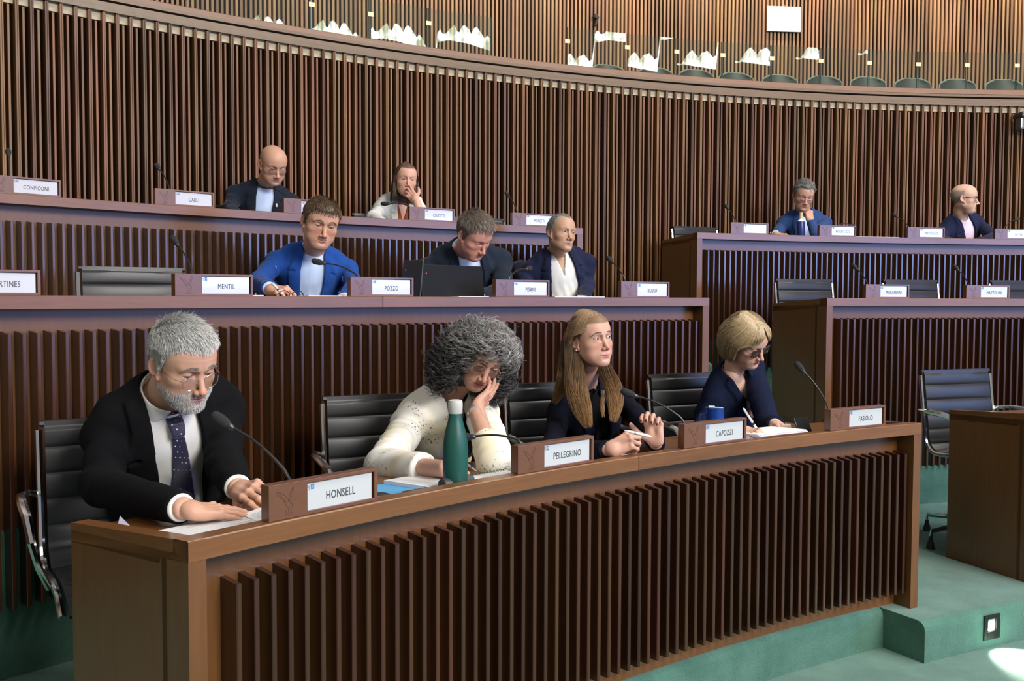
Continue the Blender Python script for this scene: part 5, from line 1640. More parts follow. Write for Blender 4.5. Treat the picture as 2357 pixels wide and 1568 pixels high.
# bald man, top row left
hd = Vector((-1.508, 6.06, 2.238))
hip = on_R(590, 520, 11.15); hip.z = P3+0.53
er = at_y(530, 480, 5.98); wr = at_y(560, 510, 5.6); el = at_y(690, 480, 6.2); wl = at_y(650, 510, 5.8)
p = suit_man('bald man with spectacles in dark suit and pale blue shirt, top row', hd, 216, -27, 1, hip, at_y(611, 424, 6.20), 200,
    dict(skin=(.55, .33, .23), lid=.2, lidz=-.005, gaze=(0, -.7), iris=(.05, .05, .05), brow=(.25, .18, .13), browk=.4, nose=1.25, w=1.03, jaw=1.04, cheek=.5, fold=.9, beard=.45, beardcol=(.33, .27, .23), goatee=True,
         hl='bald', hair=(.25, .20, .15), scalp=.35, topz=.03, lips=(.40, .16, .14), blush=.8),
    M_dark_suit, M_pale_blue, [(er, wr, True), (el, wl, False)], .0030, interpf([0, .20, .30, .44, .52], [.042, .045, .052, .062, .055]), LAP, seed=24, sw=.200, plat=P3, collar_gap=16)
p.hair_short(900, lambda q: .004+0*q[:, 0], .0005, lambda q: .2+0*q[:, 0], lambda q: np.stack([0*q[:, 0], -.3+0*q[:, 0], -.9+0*q[:, 0]], 1), grey_cols(.08, .28, (1, .9, .75)), kind='bald', topz=.035)
p.glasses('rect', .0245, .0155, tube=0.0011, z=-0.014, mat=simple('steel_frame', (.16, .17, .19), .3, .8), lens=make_lens_mat((.85, .88, .95), 3.0), brow=.0006)
m = MB(); m.lathe([(.001, 0), (.008, .001), (.006, .003), (.001, .004)], 12, M=T.M)
p2T = p.T
m = MB(); c_ = p2T.wor((-.080, .145, .40)); m.box(c_, (.010, .003, .022), M=None, bev=.001); p.mbpart('lapel_pin', m, simple('pale_pin', (.8, .78, .65), .3))

# woman with long brown hair, hand over mouth
M_ltgrey = cloth('light_grey_blazer', (0.60, 0.62, 0.60), weave=1200, var=0.03)
M_rust = cloth('rust_blouse', (0.28, 0.075, 0.035), var=0.15)
hd = Vector((-0.727, 6.552, 2.206))
hip = on_R(915, 520, 11.15); hip.z = P3+0.52
T = Torso(hip, at_y(924, 452, 6.66), 200, fem=1.0, sw=.150)
p = Person('brown haired woman in light grey blazer with hand over her mouth', Vector((hip.x, hip.y, P3)), T, hd, 198, -4, -4,
    dict(skin=(.62, .37, .28), lid=.45, lidz=-.003, gaze=(-.1, -.2), iris=(.04, .03, .02), brow=(.08, .05, .04), browk=.6, fem=1.0, w=.97, jaw=.96, nose=1.05, lash=.9, hl='full', hair=(.06, .035, .022), scalp=.9, blush=.6, lips=(.5, .2, .2)), .0028, hscale=.97)
er = at_y(858, 500, 6.35); wr = at_y(890, 520, 6.1); el = at_y(975, 512, 6.35); wl = at_y(957, 459, 6.36)
p.set_arms([(er, wr, True), (el, wl, False)]); p.chest(.009)
tip = p.H @ Vector((.030, .115, -.060)); 
p.hand(wl, tip - wl, (wl+tip)/2 - (p.H @ Vector((0, 0.02, -.07))), MOUTHC, False, .86, elbow=el, fore=.12)
p.finish_body()
p.jacket(M_ltgrey, interpf([0, .20, .30, .44, .52], [.020, .024, .040, .050, .042]), interpf([.10, .16, .38, .45, .50], [.0, .03, .055, .05, .03]), cuff=.08, r=(.050, .044, .040), seed=31, res=.0065, off=.014, neckr=.060, amp=1.3)
p.shirt(M_rust, neckr=.052, vneck=interpf([.36, .40, .50, .56], [.0, .010, .040, .05]), collar=False, cuffs=False, placket=False, res=.008)
p.legs(M_black_suit, P3)
rad9 = vol_fn(0.088, 0.112, 0.128, 0, [(.025, 1.0), (-.03, 1.0), (-.07, 1.02), (-.12, 1.05), (-.16, 1.0)], 0)
face9 = lambda z: np.interp(z, [-.2, -.10, -.03, .02, .055, .085, .10, .12], [1.0, 1.05, 1.15, 1.15, .85, .42, .2, .0])
zend9 = lambda ph: np.interp(ph, [0, .6, 1.0, 1.6, 2.2, PI], [.0, -.02, -.13, -.150, -.155, -.155])
hair_volume(p, rad9, face9, zend9, .004, (.035, .020, .013))
hair_fall(p, 2600, rad9, face9, zend9, 0.010, mixcols((.030, .018, .012), (.16, .085, .045), 1.4), rr=.0007, seed=9)

# --- right block, top row
hd = Vector((2.415, 7.98, 2.262))
hip = on_R(1850, 575, 11.1); hip.z = P3+0.53
er = at_y(1785, 545, 7.85); wr = at_y(1785, 541, 7.38); wr.z = T3+.03; el = at_y(1880, 545, 7.55); wl = at_y(1866, 510, 7.72)
p = suit_man('man in mid blue suit with spectacles and fist at his mouth', hd, 180, -22, -4, hip, at_y(1852, 487, 8.12), 176,
    dict(skin=(.53, .31, .225), lid=.25, lidz=-.004, gaze=(0, -.6), iris=(.05, .05, .05), brow=(.10, .08, .07), browk=.6, nose=1.15, w=1.0, jaw=1.02, hl='full', hair=(.12, .12, .115), scalp=.9, blush=.6),
    M_mid_suit, M_pale_blue, [(er, wr, True), (el, wl, False)], .0034, interpf([0, .20, .30, .44, .52], [.040, .042, .050, .060, .052]), LAP,
    [(wr, Vector((.5, -.7, -.1)), (0, -.3, .95), RELAX, True, er, .9), (wl, Vector((-.12, .15, .95)), (0.25, -.95, .1), FIST, False, el, .92)], seed=25, sw=.188, plat=P3)
p.hair_short(2600, lambda q: 0.012 + 0.018*ss(q[:, 2], 0.04, 0.09), 0.0007, lambda q: 0.12 + 0.25*ss(q[:, 2], 0.07, 0.11), lambda q: np.stack([q[:, 0]*1.5, -0.5*ss(q[:, 2], 0.03, 0.09), -0.6*(1-ss(q[:, 2], 0.05, 0.10))], 1),
             grey_cols(.05, .40), base=(.09, .09, .088), thick=.009, steps=4)
p.glasses('rect', .0235, .0135, tube=0.0006, z=-0.020, y=.096, lens=make_lens_mat((.90, .85, .95), 6.0))

hd = Vector((3.790, 8.055, 2.250))
hip = on_R(2205, 585, 11.1); hip.z = P3+0.53
er = at_y(2160, 550, 7.95); wr = at_y(2200, 562, 7.5); el = at_y(2290, 548, 7.95); wl = at_y(2240, 562, 7.5)
p = suit_man('bald man with black glasses in navy jacket and pink shirt looking right', hd, 242, -3, 4, hip, at_y(2212, 499, 8.14), 196,
    dict(skin=(.58, .385, .29), lid=.4, lidz=-.002, gaze=(-.1, -.1), iris=(.05, .05, .05), brow=(.25, .2, .15), browk=.4, nose=1.15, w=1.02, jaw=1.04, cheek=.4, dbl=.5, fold=.7,
         hl='bald', hair=(.22, .20, .17), scalp=.65, topz=.055, lips=(.45, .24, .22), blush=.6),
    M_navy_suit, M_pink, [(er, wr, True), (el, wl, False)], .0034, interpf([0, .20, .30, .44, .52], [.048, .050, .054, .060, .052]), LAP, seed=26, sw=.190, plat=P3, collar_gap=20)
p.hair_short(1300, lambda q: .0045+0*q[:, 0], .0006, lambda q: .2+0*q[:, 0], lambda q: np.stack([0*q[:, 0], -.3+0*q[:, 0], -.9+0*q[:, 0]], 1), grey_cols(.10, .34), kind='bald', topz=.060)
p.glasses('rect', .0250, .0180, tube=0.0018, z=-0.006, mat=M_blackframe, lens=M_lens, temple=.0022)

# ------------------------------------------------------------------ things on and around the desks
def WZ(R, R0, top): return top - 0.032 - 0.020*(R-R0-0.055)/0.435
def local(R, deg, z):
    """frame at a place on an arc: x to the viewer's right along the arc, y outward (away from the hall centre), z up"""
    return Matrix.Translation(pol(R, deg, z)) @ Matrix.Rotation(math.radians(deg) - PI/2, 4, 'Z')
M_plate = wood('nameplate_wood', (0.115, 0.045, 0.018), (0.170, 0.070, 0.030), rough=0.35, scale=(3, 14, 14), coat=0.3)
M_card = simple('glossy_white_card', (0.52, 0.54, 0.55), 0.10, spec=0.6, coat=1.0)
M_ink = simple('dark_grey_ink', (0.045, 0.050, 0.055), 0.5)
M_ink_glare = simple('glare_paled_ink', (0.60, 0.70, 0.72), 0.5)  # ink paled: glare over the glossy card put into its colour
M_blueink = simple('blue_print', (0.06, 0.20, 0.47), 0.4)
M_white_print = simple('white_print', (0.8, 0.85, 0.9), 0.4)
M_engrave = simple('engraved_line', (0.045, 0.018, 0.009), 0.6)
M_greyline = simple('grey_print', (0.35, 0.38, 0.40), 0.5)
font_cache = {}
def text_mesh(txt, size, xs=0.70, ext=0.0003, bold=0.0):
    cu = bpy.data.curves.new('text', 'FONT'); cu.body = txt; cu.size = size; cu.align_x = 'CENTER'; cu.extrude = ext
    cu.offset = bold; cu.resolution_u = 3; cu.space_character = 1.08
    o = bpy.data.objects.new('text', cu); C.objects.link(o)
    dg = bpy.context.evaluated_depsgraph_get(); dg.update()
    me = bpy.data.meshes.new_from_object(o.evaluated_get(dg))
    bpy.data.objects.remove(o); bpy.data.curves.remove(cu)
    V = np.empty(len(me.vertices)*3, f32); me.vertices.foreach_get('co', V); V = V.reshape(-1, 3)
    W = np.stack([V[:, 0]*xs, -V[:, 2], V[:, 1]], 1)      # upright, facing -y
    me.vertices.foreach_set('co', W.ravel()); me.update()
    return me
EAGLE = [[(-.034, .024), (-.026, .021), (-.014, .014), (-.006, .006), (-.001, -.001)], [(-.034, .024), (-.028, .014), (-.016, .004), (-.008, -.004)], [(-.026, .019), (-.020, .008), (-.011, .000)],
         [(.012, .031), (.013, .022), (.010, .010), (.004, .002), (-.001, -.001)], [(.012, .031), (.005, .020), (.001, .010), (-.001, -.001)], [(.010, .026), (.006, .014), (.002, .006)],
         [(-.012, -.003), (-.008, -.012), (-.002, -.018), (.004, -.016), (.012, -.014)], [(-.001, -.001), (.004, -.006), (.008, -.010), (.012, -.014)], [(-.016, -.002), (-.012, -.003), (-.008, -.004)],
         [(-.006, -.020), (-.008, -.026), (-.010, -.031)], [(.004, -.020), (.006, -.026), (.008, -.031)], [(-.012, -.031), (.010, -.031)], [(-.010, -.035), (.008, -.035)], [(-.002, -.020), (-.001, -.030)]]
_eagle = None
def eagle_mesh(scale, r):
    m = MB()
    for ln in EAGLE:
        m.tube([(x*scale, 0, z*scale) for x, z in ln], r, 5)
    return m.mesh('emblem')
EAG_BIG = eagle_mesh(0.98, 0.0006); EAG_SM = eagle_mesh(0.20, 0.00025)
_pl = {}
def plate_parts():
    L, Hh, D = 0.312, 0.081, 0.030
    x0, x1, z0, z1 = -0.052, 0.146, 0.0085, 0.0725
    m = MB(); bv = 0.0012
    m.box(((-L/2+x0)/2, D/2, Hh/2), (x0+L/2, D, Hh), bev=bv)
    m.box(((x1+L/2)/2, D/2, Hh/2), (L/2-x1, D, Hh), bev=bv)
    m.box(((x0+x1)/2, D/2, (z1+Hh)/2), (x1-x0+.002, D, Hh-z1), bev=bv)
    m.box(((x0+x1)/2, D/2, z0/2), (x1-x0+.002, D, z0), bev=bv)
    m.box(((x0+x1)/2, D*0.75, Hh/2), (x1-x0+.002, D*0.5, Hh-.002))
    _pl['frame'] = m.mesh('frame')
    m = MB(); m.box(((x0+x1)/2 - .002, 0.0065, (z0+z1)/2 - .001), (x1-x0-.004, 0.0015, z1-z0-.001), bev=0.0007); _pl['card'] = m.mesh('card')
    m = MB(); m.box((x0+.018, 0.0055, z1-.0105), (.0090, .0006, .0120)); _pl['square'] = m.mesh('blue_square')
    _pl['cr'] = text_mesh('CR', 0.0062, ext=0.0001)
plate_parts()
def nameplate(R, deg, top, txt, label, group=None, big=0.027, ink=None, skew=0.0):
    t = empty('nameplate', pol(R+0.012, deg, top), math.radians(deg) - PI/2 + skew, label, 'nameplate', group)
    link('frame', _pl['frame'], M_plate, t)
    link('card', _pl['card'], M_card, t)
    q = link('emblem', EAG_BIG, M_engrave, t); q.location = (-0.103, 0.0002, 0.042)
    q = link('card_emblem', EAG_SM, M_greyline, t); q.location = (-0.043, 0.0050, 0.062)
    q = link('blue_square', _pl['square'], M_blueink, t)
    q2 = link('lettering', _pl['cr'], M_white_print, q); q2.location = (-0.034, 0.0048, 0.0600)
    if txt:
        q = link('lettering', text_mesh(txt, big), ink or M_ink, t); q.location = (0.047, 0.0053, 0.0265)
    return t
M_mic = simple('black_microphone', (0.014, 0.014, 0.015), 0.35)
M_foam = simple('black_foam', (0.022, 0.022, 0.024), 0.95, bump=0.6, bscale=900)
def microphone(bpx, hpx, R0, top, label, Rh=0.19, sag=0.35, group='gooseneck microphones'):
    b = on_R(bpx[0], bpx[1], R0+0.050); h = on_R(hpx[0], hpx[1], R0+Rh)
    f = Vector((b.x, b.y, top))
    t = empty('microphone', f, 0, label, 'microphone', group)
    d = (h-b); L = d.length
    up = Vector((0, 0, 1))
    pts = [f, b - up*0.012]
    for k in range(1, 9):
        u = k/8*0.86
        pts.append(b + d*u + up*math.sin(PI*min(u/0.86, 1))*L*0.10*sag*2)
    m = MB(); m.tube([p - f for p in pts], [.0045, .0042, .0040, .0036, .0032, .0030, .0030, .0030, .0034, .0045], 8); m.build('gooseneck', M_mic, t)
    e = pts[-1]; dd = (h - pts[-2]).normalized()
    Mx = Matrix.Translation(e - f) @ dd.to_track_quat('Z', 'Y').to_matrix().to_4x4()
    m = MB(); m.lathe([(.003, -.004), (.0095, .004), (.0125, .014), (.0135, .028), (.0125, .042), (.008, .050), (.001, .053)], 14, M=Mx); m.build('foam_head', M_foam, t)
    m = MB(); m.lathe([(.004, -.012), (.0075, -.008), (.0085, .002), (.0085, .006), (.004, .007)], 12, M=Mx); m.build('collar_ring', simple('mic_ring', (.05, .05, .055), .3, .6) if 'mr' not in font_cache else font_cache['mr'], t)
    m = MB(); m.lathe([(.018, 0), (.018, .004), (.009, .008), (.006, .014)], 14); m.build('base', M_mic, t)
    return t
P = [  # (row radius, angle, top, text, mic base px, mic head px, label words)
    (R1, 138.33, T1, 'HONSELL', (672, 1102), (506, 962), 'in front of the bearded man in black suit'),
    (R1, 132.07, T1, 'PELLEGRINO', (1207, 1018), (1066, 1004), 'between green bottle and long haired woman'),
    (R1, 126.40, T1, 'CAPOZZI', (1580, 972), (1443, 902), 'below the blue mug, long haired woman at its left'),
    (R1, 120.45, T1, 'FASIOLO', (1908, 938), (1840, 843), 'at the right end of the front desk'),
    (R2, 139.75, T2, 'MARTINES', (-40, 610), (-70, 560), 'cut by the left picture edge, middle row'),
    (R2, 134.68, T2, 'MENTIL', (443, 626), (402, 552), 'left of the man in bright blue jacket'),
    (R2, 129.79, T2, 'POZZO', (828, 637), (730, 601), 'right of the man in bright blue jacket'),
    (R2, 124.86, T2, 'PISANI', (1169, 643), (1220, 616), 'between open laptop and open white shirt man'),
    (R2, 119.95, T2, 'RUSSO', (1441, 648), (1404, 597), 'at the right end of the middle left desk'),
    (R2, 109.06, T2, 'MORANDINI', (1998, 656), (1967, 613), 'first on the empty middle right desk'),
    (R2, 104.34, T2, 'MAZZOLINI', (2231, 658), (2201, 616), 'second on the empty middle right desk'),
    (R3, 135.80, T3, 'CONFICONI', (22, 404), (19, 349), 'at the left picture edge, top row'),
    (R3, 131.50, T3, 'CARLI', (390, 433), (362, 382), 'left of the bald man in the top left row'),
    (R3, 127.52, T3, '', (664, 456), (604, 427), 'hidden in part behind the blue jacket man\'s hair'),
    (R3, 123.04, T3, 'CELOTTI', (944, 476), (886, 468), 'beside the woman in light grey blazer'),
    (R3, 118.95, T3, 'MORETTI', (1191, 487), (1167, 446), 'above the slim man leaning back, top row'),
    (R3, 109.20, T3, '', (1694, 511), (1672, 475), 'with print washed out by glare, left of mid blue suit man'),
    (R3, 105.02, T3, 'MORETUZZO', (1925, 522), (1964, 518), 'right of the mid blue suit man'),
    (R3, 100.80, T3, 'MASSOLINO', (2094, 525), (2060, 495), 'left of the bald man with black glasses'),
    (R3, 96.66, T3, 'PUTTO', (2308, 530), (2344, 502), 'right of the bald man with black glasses')]
font_cache['mr'] = simple('mic_ring', (.05, .05, .055), .3, .6)
for (R, a, top, txt, bp, hp_, words) in P:
    t = nameplate(R, a, top, txt, 'wooden nameplate ' + words, 'desk nameplates', big=0.0275)
    if a == 109.20:
        q = link('lettering', text_mesh('B', 0.0275), M_ink_glare, t); q.location = (0.015, 0.0053, 0.0265)
    microphone(bp, hp_, R, top, 'black gooseneck microphone behind the nameplate ' + words, group='desk microphones')

# ------------------------------------------------------------------ chairs
M_leather = simple('black_leather', (0.014, 0.015, 0.017), 0.40, spec=0.5, bump=0.08, bscale=350)
M_chrome = simple('polished_chrome', (0.80, 0.81, 0.82), 0.12, 1.0)
M_glide = simple('black_plastic', (0.015, 0.015, 0.016), 0.5)
def chair_proto():
    t = empty('office_chair', (0, 0, 0))
    prof = []      # (y, z) from the top of the back down and forward to the seat front
    for k in range(7): u = k/6; prof.append((-0.235 + 0.045*u + 0.0, 0.875 - 0.33*u))
    for k in range(1, 7):
        q = PI/2*k/6; prof.append((-0.190 + 0.09*(1-math.cos(q)), 0.545 - 0.09*math.sin(q)))
    for k in range(1, 7): u = k/6; prof.append((-0.100 + 0.36*u, 0.455 + 0.012*math.sin(PI*u) - (0.03*(u-0.8)/0.2 if u > 0.8 else 0)))
    P_ = [Vector((0, y, z)) for y, z in prof]
    # resample
    d = [0]
    for i in range(1, len(P_)): d.append(d[-1] + (P_[i]-P_[i-1]).length)
    tot = d[-1]; N = 96
    def at(s):
        for i in range(1, len(d)):
            if s <= d[i] + 1e-9: u = (s-d[i-1])/(d[i]-d[i-1]); return P_[i-1].lerp(P_[i], u)
        return P_[-1]
    rib = tot/11.0
    def sling(name, s0, s1, n):
        V = []; F = []; W = 0.212; nx = 7
        for i in range(n+1):
            s = s0 + (s1-s0)*i/n; p = at(s); tg = (at(min(s+.004, tot)) - at(max(s-.004, 0))).normalized(); nr = Vector((0, -tg.z, tg.y))
            if nr.z < 0 and abs(nr.z) > 0.5: nr = -nr
            if nr.y < 0 and abs(nr.y) > 0.5: nr = -nr
            ph = (s % rib)/rib; th = 0.009 + 0.0075*max(0, math.sin(PI*ph))**0.4
            if s < 0.02: th = 0.010
            ring = []
            for j in range(nx): x = -W + 2*W*j/(nx-1); e = 1 - (abs(x)/W)**8*0.5; ring.append(p + nr*th*e + Vector((x, 0, 0)))
            for j in range(nx): x = W - 2*W*j/(nx-1); e = 1 - (abs(x)/W)**8*0.5; ring.append(p - nr*th*0.9*e + Vector((x, 0, 0)))
            V += ring
        m_ = 2*nx
        for i in range(n):
            for j in range(m_): F.append((i*m_+j, i*m_+(j+1) % m_, (i+1)*m_+(j+1) % m_, (i+1)*m_+j))
        F.append(tuple(range(m_))[::-1]); F.append(tuple(n*m_+j for j in range(m_)))
        b = MB(); b.add(V, F, smooth=True); return b.build(name, M_leather, t)
    k = rib*5
    sling('backrest', 0, k, 60); sling('seat', k, tot, 60)
    for sg in (-1, 1):
        pts = [at(s) + Vector((sg*0.228, -0.004, 0)) for s in np.linspace(0.025, tot, 22)]
        m = MB(); m.tube(pts, 0.0105, 8); m.build('side_rail', M_chrome, t)
        m = MB()
        m.tube([(sg*.232, -.215, .66), (sg*.262, -.20, .672), (sg*.288, -.12, .676), (sg*.292, 0, .672), (sg*.290, .09, .655), (sg*.285, .135, .60), (sg*.268, .12, .53), (sg*.240, .09, .462)], [.010, .010, .013, .014, .013, .011, .010, .010], 8)
        m.build('armrest', M_chrome, t)
    m = MB(); m.tube([(-.225, -.238, .868), (.225, -.238, .868)], .010, 6); m.build('top_bar', M_glide, t)
    m = MB(); m.tube([(-.225, .02, .44), (.225, .02, .44)], .010, 6); m.build('cross_bar', M_glide, t)
    m = MB(); m.lathe([(.06, .435), (.05, .42), (.028, .41), (.028, .20), (.020, .19), (.020, .11), (.035, .10)], 16); m.build('column', M_chrome, t)
    for q in range(5):
        a = math.radians(-4 + 72*q); c, s_ = math.cos(a), math.sin(a)
        m = MB(); m.tube([(0.02*c, .02*s_, .115), (.18*c, .18*s_, .108), (.33*c, .33*s_, .088), (.335*c, .335*s_, .062)], [.020, .015, .011, .010], 8)
        lg = m.build('leg', M_chrome, t)
        m = MB(); m.lathe([(.009, .062), (.011, .045), (.021, .012), (.023, .0), (.004, .0)], 12); g_ = m.build('glide', M_glide, lg); g_.location = (.335*c, .335*s_, 0)
    return t
CH = chair_proto(); first = [True]
def chair(pos, yaw, label, group='black leather chairs'):
    if first[0]: o = CH; first[0] = False
    else: o = copy_tree(CH)
    o.location = pos; o.rotation_euler = (0, 0, math.radians(yaw))
    tag(o, label, 'chair', group)
    return o
def chair_px(u, R, plat, yaw, label):
    q = on_R(u, 900, R); return chair(Vector((q.x, q.y, plat)), yaw, label)
def chair_corner(u, v, Z, yaw, plat, label):
    c = at_y(u, v, Z); q = math.radians(yaw); fw = Vector((-math.sin(q), math.cos(q), 0)); rt = Vector((fw.y, -fw.x, 0))
    o = c - rt*0.235 + fw*0.235
    return chair(Vector((o.x, o.y, plat)), yaw, label)
chair_corner(82, 992, 2.82, 212, P1, 'black leather chair with chrome frame behind the bearded man in black suit')
chair_corner(737, 925, 3.54, 206, P1, 'black leather chair behind the curly haired woman, front row')
chair_corner(1158, 905, 4.08, 206, P1, 'black leather chair behind the long haired woman in dark jacket')
chair_corner(1488, 870, 4.60, 206, P1, 'black leather chair behind the blonde woman in navy blazer')
chair_corner(2117, 857, 4.96, 199, P1, 'empty black leather chair beside the right edge desk panel, whole back visible')
chair_corner(174, 617, 4.12, 214, P2, 'empty black leather chair left of the nameplates, middle row left')
chair_corner(1782, 650, 6.35, 200, P2, 'empty black leather chair at the left end of the middle right desk')
chair_corner(2030, 651, 6.50, 198, P2, 'empty black leather chair second from left, middle right desk')
chair_corner(2275, 655, 6.60, 196, P2, 'empty black leather chair cut by the right picture edge, middle row')
chair_corner(1545, 525, 7.85, 206, P3, 'empty black leather chair at the left end of the top right desk')
chair_corner(1030, 498, 7.00, 208, P3, 'empty black leather chair behind slate suit man\'s head, top left row')
for u, R, pl, yw, wd in ((712, 9.72, P2, 204, 'under the man in bright blue jacket'), (1062, 9.72, P2, 206, 'under the man in slate suit at the laptop'), (1300, 9.82, P2, 192, 'under the slim man leaning back'),
                         (600, 11.02, P3, 206, 'under the bald man in the top left row'), (905, 11.02, P3, 204, 'under the woman in light grey blazer'), (1850, 11.0, P3, 182, 'under the man in mid blue suit'), (2208, 11.0, P3, 196, 'under the bald man with black glasses')):
    chair_px(u, R, pl, yw, 'black leather chair ' + wd)

# ------------------------------------------------------------------ papers, bottle, pens, laptops
M_paper = simple('white_paper', (0.82, 0.83, 0.85), 0.7)
M_paper_l = simple('lilac_paper', (0.62, 0.60, 0.80), 0.7)
M_bluefolder = simple('light_blue_folder', (0.10, 0.36, 0.66), 0.55)
M_textline = simple('printed_text', (0.42, 0.43, 0.48), 0.8)
def sheet(name, pts, mat, thick, label, cat, group=None, lines=0, lift=0.0):
    """flat sheet or pad lying on the worktop, corners given as ground points"""
    c = sum(pts, Vector())/len(pts); n = len(pts)
    m = MB(); V = [p - c for p in pts]; m.add([v + Vector((0, 0, lift)) for v in V] + [v + Vector((0, 0, thick+lift)) for v in V], [tuple(range(n))[::-1], tuple(range(n, 2*n))] + [(i, (i+1) % n, n+(i+1) % n, n+i) for i in range(n)])
    o = m.build(name, mat); o.location = c; tag(o, label, cat, group)
    if lines:
        b = MB(); e1 = (pts[1]-pts[0]); e2 = (pts[-1]-pts[0])
        for k in range(lines):
            v = 0.12 + 0.76*k/lines; w_ = 0.80 - 0.25*((k*7) % 5 == 0)
            p0 = pts[0] + e2*v + e1*0.08 - c; p1 = p0 + e1*w_; hh = e2*0.010
            b.add([p0+Vector((0, 0, thick+lift+.0003)), p1+Vector((0, 0, thick+lift+.0003)), p1+hh+Vector((0, 0, thick+lift+.0003)), p0+hh+Vector((0, 0, thick+lift+.0003))], [(0, 1, 2, 3)])
        b.build('printed_lines', M_textline, o)
    return o
def wz1(u, v, dz=0.0):
    p = on_z(u, v, 0.872); R = polar(p)[0]; z = WZ(R, R1, T1)
    p = on_z(u, v, z + dz); p.z = z + dz; return p
def orient(a, b, w, h):
    """rectangle corners: from a towards b (length w), width h to the left"""
    d = (b-a); d.z = 0; d.normalize(); n = Vector((-d.y, d.x, 0)); return [a, a + d*w, a + d*w + n*h, a + n*h]
A_ = wz1(430, 1235); A_ = pol(R1+.075, 140.25, 0); 
def on_work(R, deg, dz=0.0, R0=R1, top=T1): return pol(R, deg, WZ(R, R0, top)+dz)
sheet('paper_stack', [on_work(R1+.062, 140.55), on_work(R1+.062, 138.4), on_work(R1+.270, 138.2), on_work(R1+.270, 140.75)], M_paper, 0.006, 'open stack of printed papers under the bearded man\'s hand', 'papers', lines=16)
sheet('open_page', [on_work(R1+.085, 139.15, .004), on_work(R1+.085, 137.9, .024), on_work(R1+.26, 137.5, .030), on_work(R1+.25, 138.9, .008)], M_paper, 0.001, 'lifted white page leaning toward the first wooden nameplate on the front desk', 'papers', lines=10)
sheet('folded_sheet', [wz1(272, 1206, .004), wz1(300, 1212, .004), wz1(276, 1188, .020)], M_paper_l, 0.001, 'small folded paper corner at the left end of the front desk', 'papers')
sheet('folder', [on_work(R1+.060, 137.0), on_work(R1+.060, 134.3), on_work(R1+.34, 134.5), on_work(R1+.34, 137.4)], M_bluefolder, 0.003, 'light blue folder lying left of the green bottle', 'folder')
# black sunglass case, dark green card case, grey rounded case
def soft_box(name, c, d, rz, mat, label, cat, bev=0.006, tilt=0):
    m = MB(); m.box((0, 0, d[2]/2), d, bev=bev); o = m.build(name, mat); o.location = c; o.rotation_euler = (tilt, 0, rz)
    me = o.data; me.polygons.foreach_set('use_smooth', [True]*len(me.polygons)); return tag(o, label, cat)
soft_box('glasses_case', on_work(R1+.10, 136.62, .003), (.075, .050, .026), math.radians(40), simple('black_case', (.020, .020, .022), .45, bump=.3), 'black case just right of the first nameplate', 'case', .012)
cc = on_work(R1+.085, 135.55, .003)
soft_box('card_case', cc, (.085, .055, .016), math.radians(44), simple('dark_green_case', (.014, .030, .018), .35), 'small flat dark green case on the blue folder', 'case', .003)
m = MB(); m.lathe([(.001, -.055), (.020, -.052), (.026, -.03), (.028, 0), (.026, .03), (.020, .052), (.001, .055)], 18, M=Matrix.Rotation(PI/2, 4, 'Y'))
o = m.build('pouch', simple('grey_pouch', (.055, .058, .062), .5, bump=.2)); o.location = on_work(R1+.088, 134.55, .022); o.rotation_euler = (0, 0, math.radians(44)); o.scale = (1, .9, .8); tag(o, 'rounded dark grey case touching the green bottle', 'case')
sheet('notebook', [on_work(R1+.15, 135.0, .003), on_work(R1+.15, 133.6, .003), on_work(R1+.34, 133.6, .003), on_work(R1+.34, 135.0, .003)], M_paper, 0.010, 'open white notebook behind the green bottle', 'notebook', lines=0)
nb = sheet('spiral_notebook', [on_work(R1+.060, 133.60), on_work(R1+.060, 132.30), on_work(R1+.22, 132.2), on_work(R1+.22, 133.6)], M_paper, 0.007, 'white notebook with green spiral right of the bottle', 'notebook')
m = MB(); c0 = nb.location
for k in range(13):
    p0 = on_work(R1+.213, 133.55 - k*0.105, .007) - c0; q = [(math.cos(t_)*.0045, 0, math.sin(t_)*.006) for t_ in np.linspace(0, PI, 7)]
    rr = math.radians(133)
    m.tube([p0 + Vector((math.cos(rr)*x, math.sin(rr)*x, z)) for x, _, z in q], .0011, 5)
m.build('spiral', simple('green_wire', (.02, .22, .15), .3, .3), nb)
soft_box('phone', on_work(R1+.13, 131.9, .001), (.012, .072, .075), math.radians(40), simple('black_phone', (.012, .013, .018), .2), 'black phone standing at the left of the second nameplate', 'phone', .003)
# the bottle
bt = on_work(R1+.088, polar(on_R(1048, 1100, R1+.088))[1])
B = empty('bottle', bt, 0, 'dark green metal drinking bottle with pale grey cap on the front desk', 'bottle')
m = MB(); m.lathe([(.030, 0), (.0325, .003), (.0345, .06), (.0350, .105), (.0335, .135), (.0285, .165), (.0215, .190), (.0185, .206), (.0180, .216)], 40); m.build('body', simple('green_powder_coat', (.010, .078, .062), .42, bump=.1, bscale=800), B)
m = MB(); m.lathe([(.0185, .214), (.0195, .216), (.0195, .226), (.0200, .228), (.0200, .244), (.0185, .250), (.012, .252), (.001, .2525)], 32); m.build('cap', simple('pale_cap', (.50, .50, .47), .5), B)
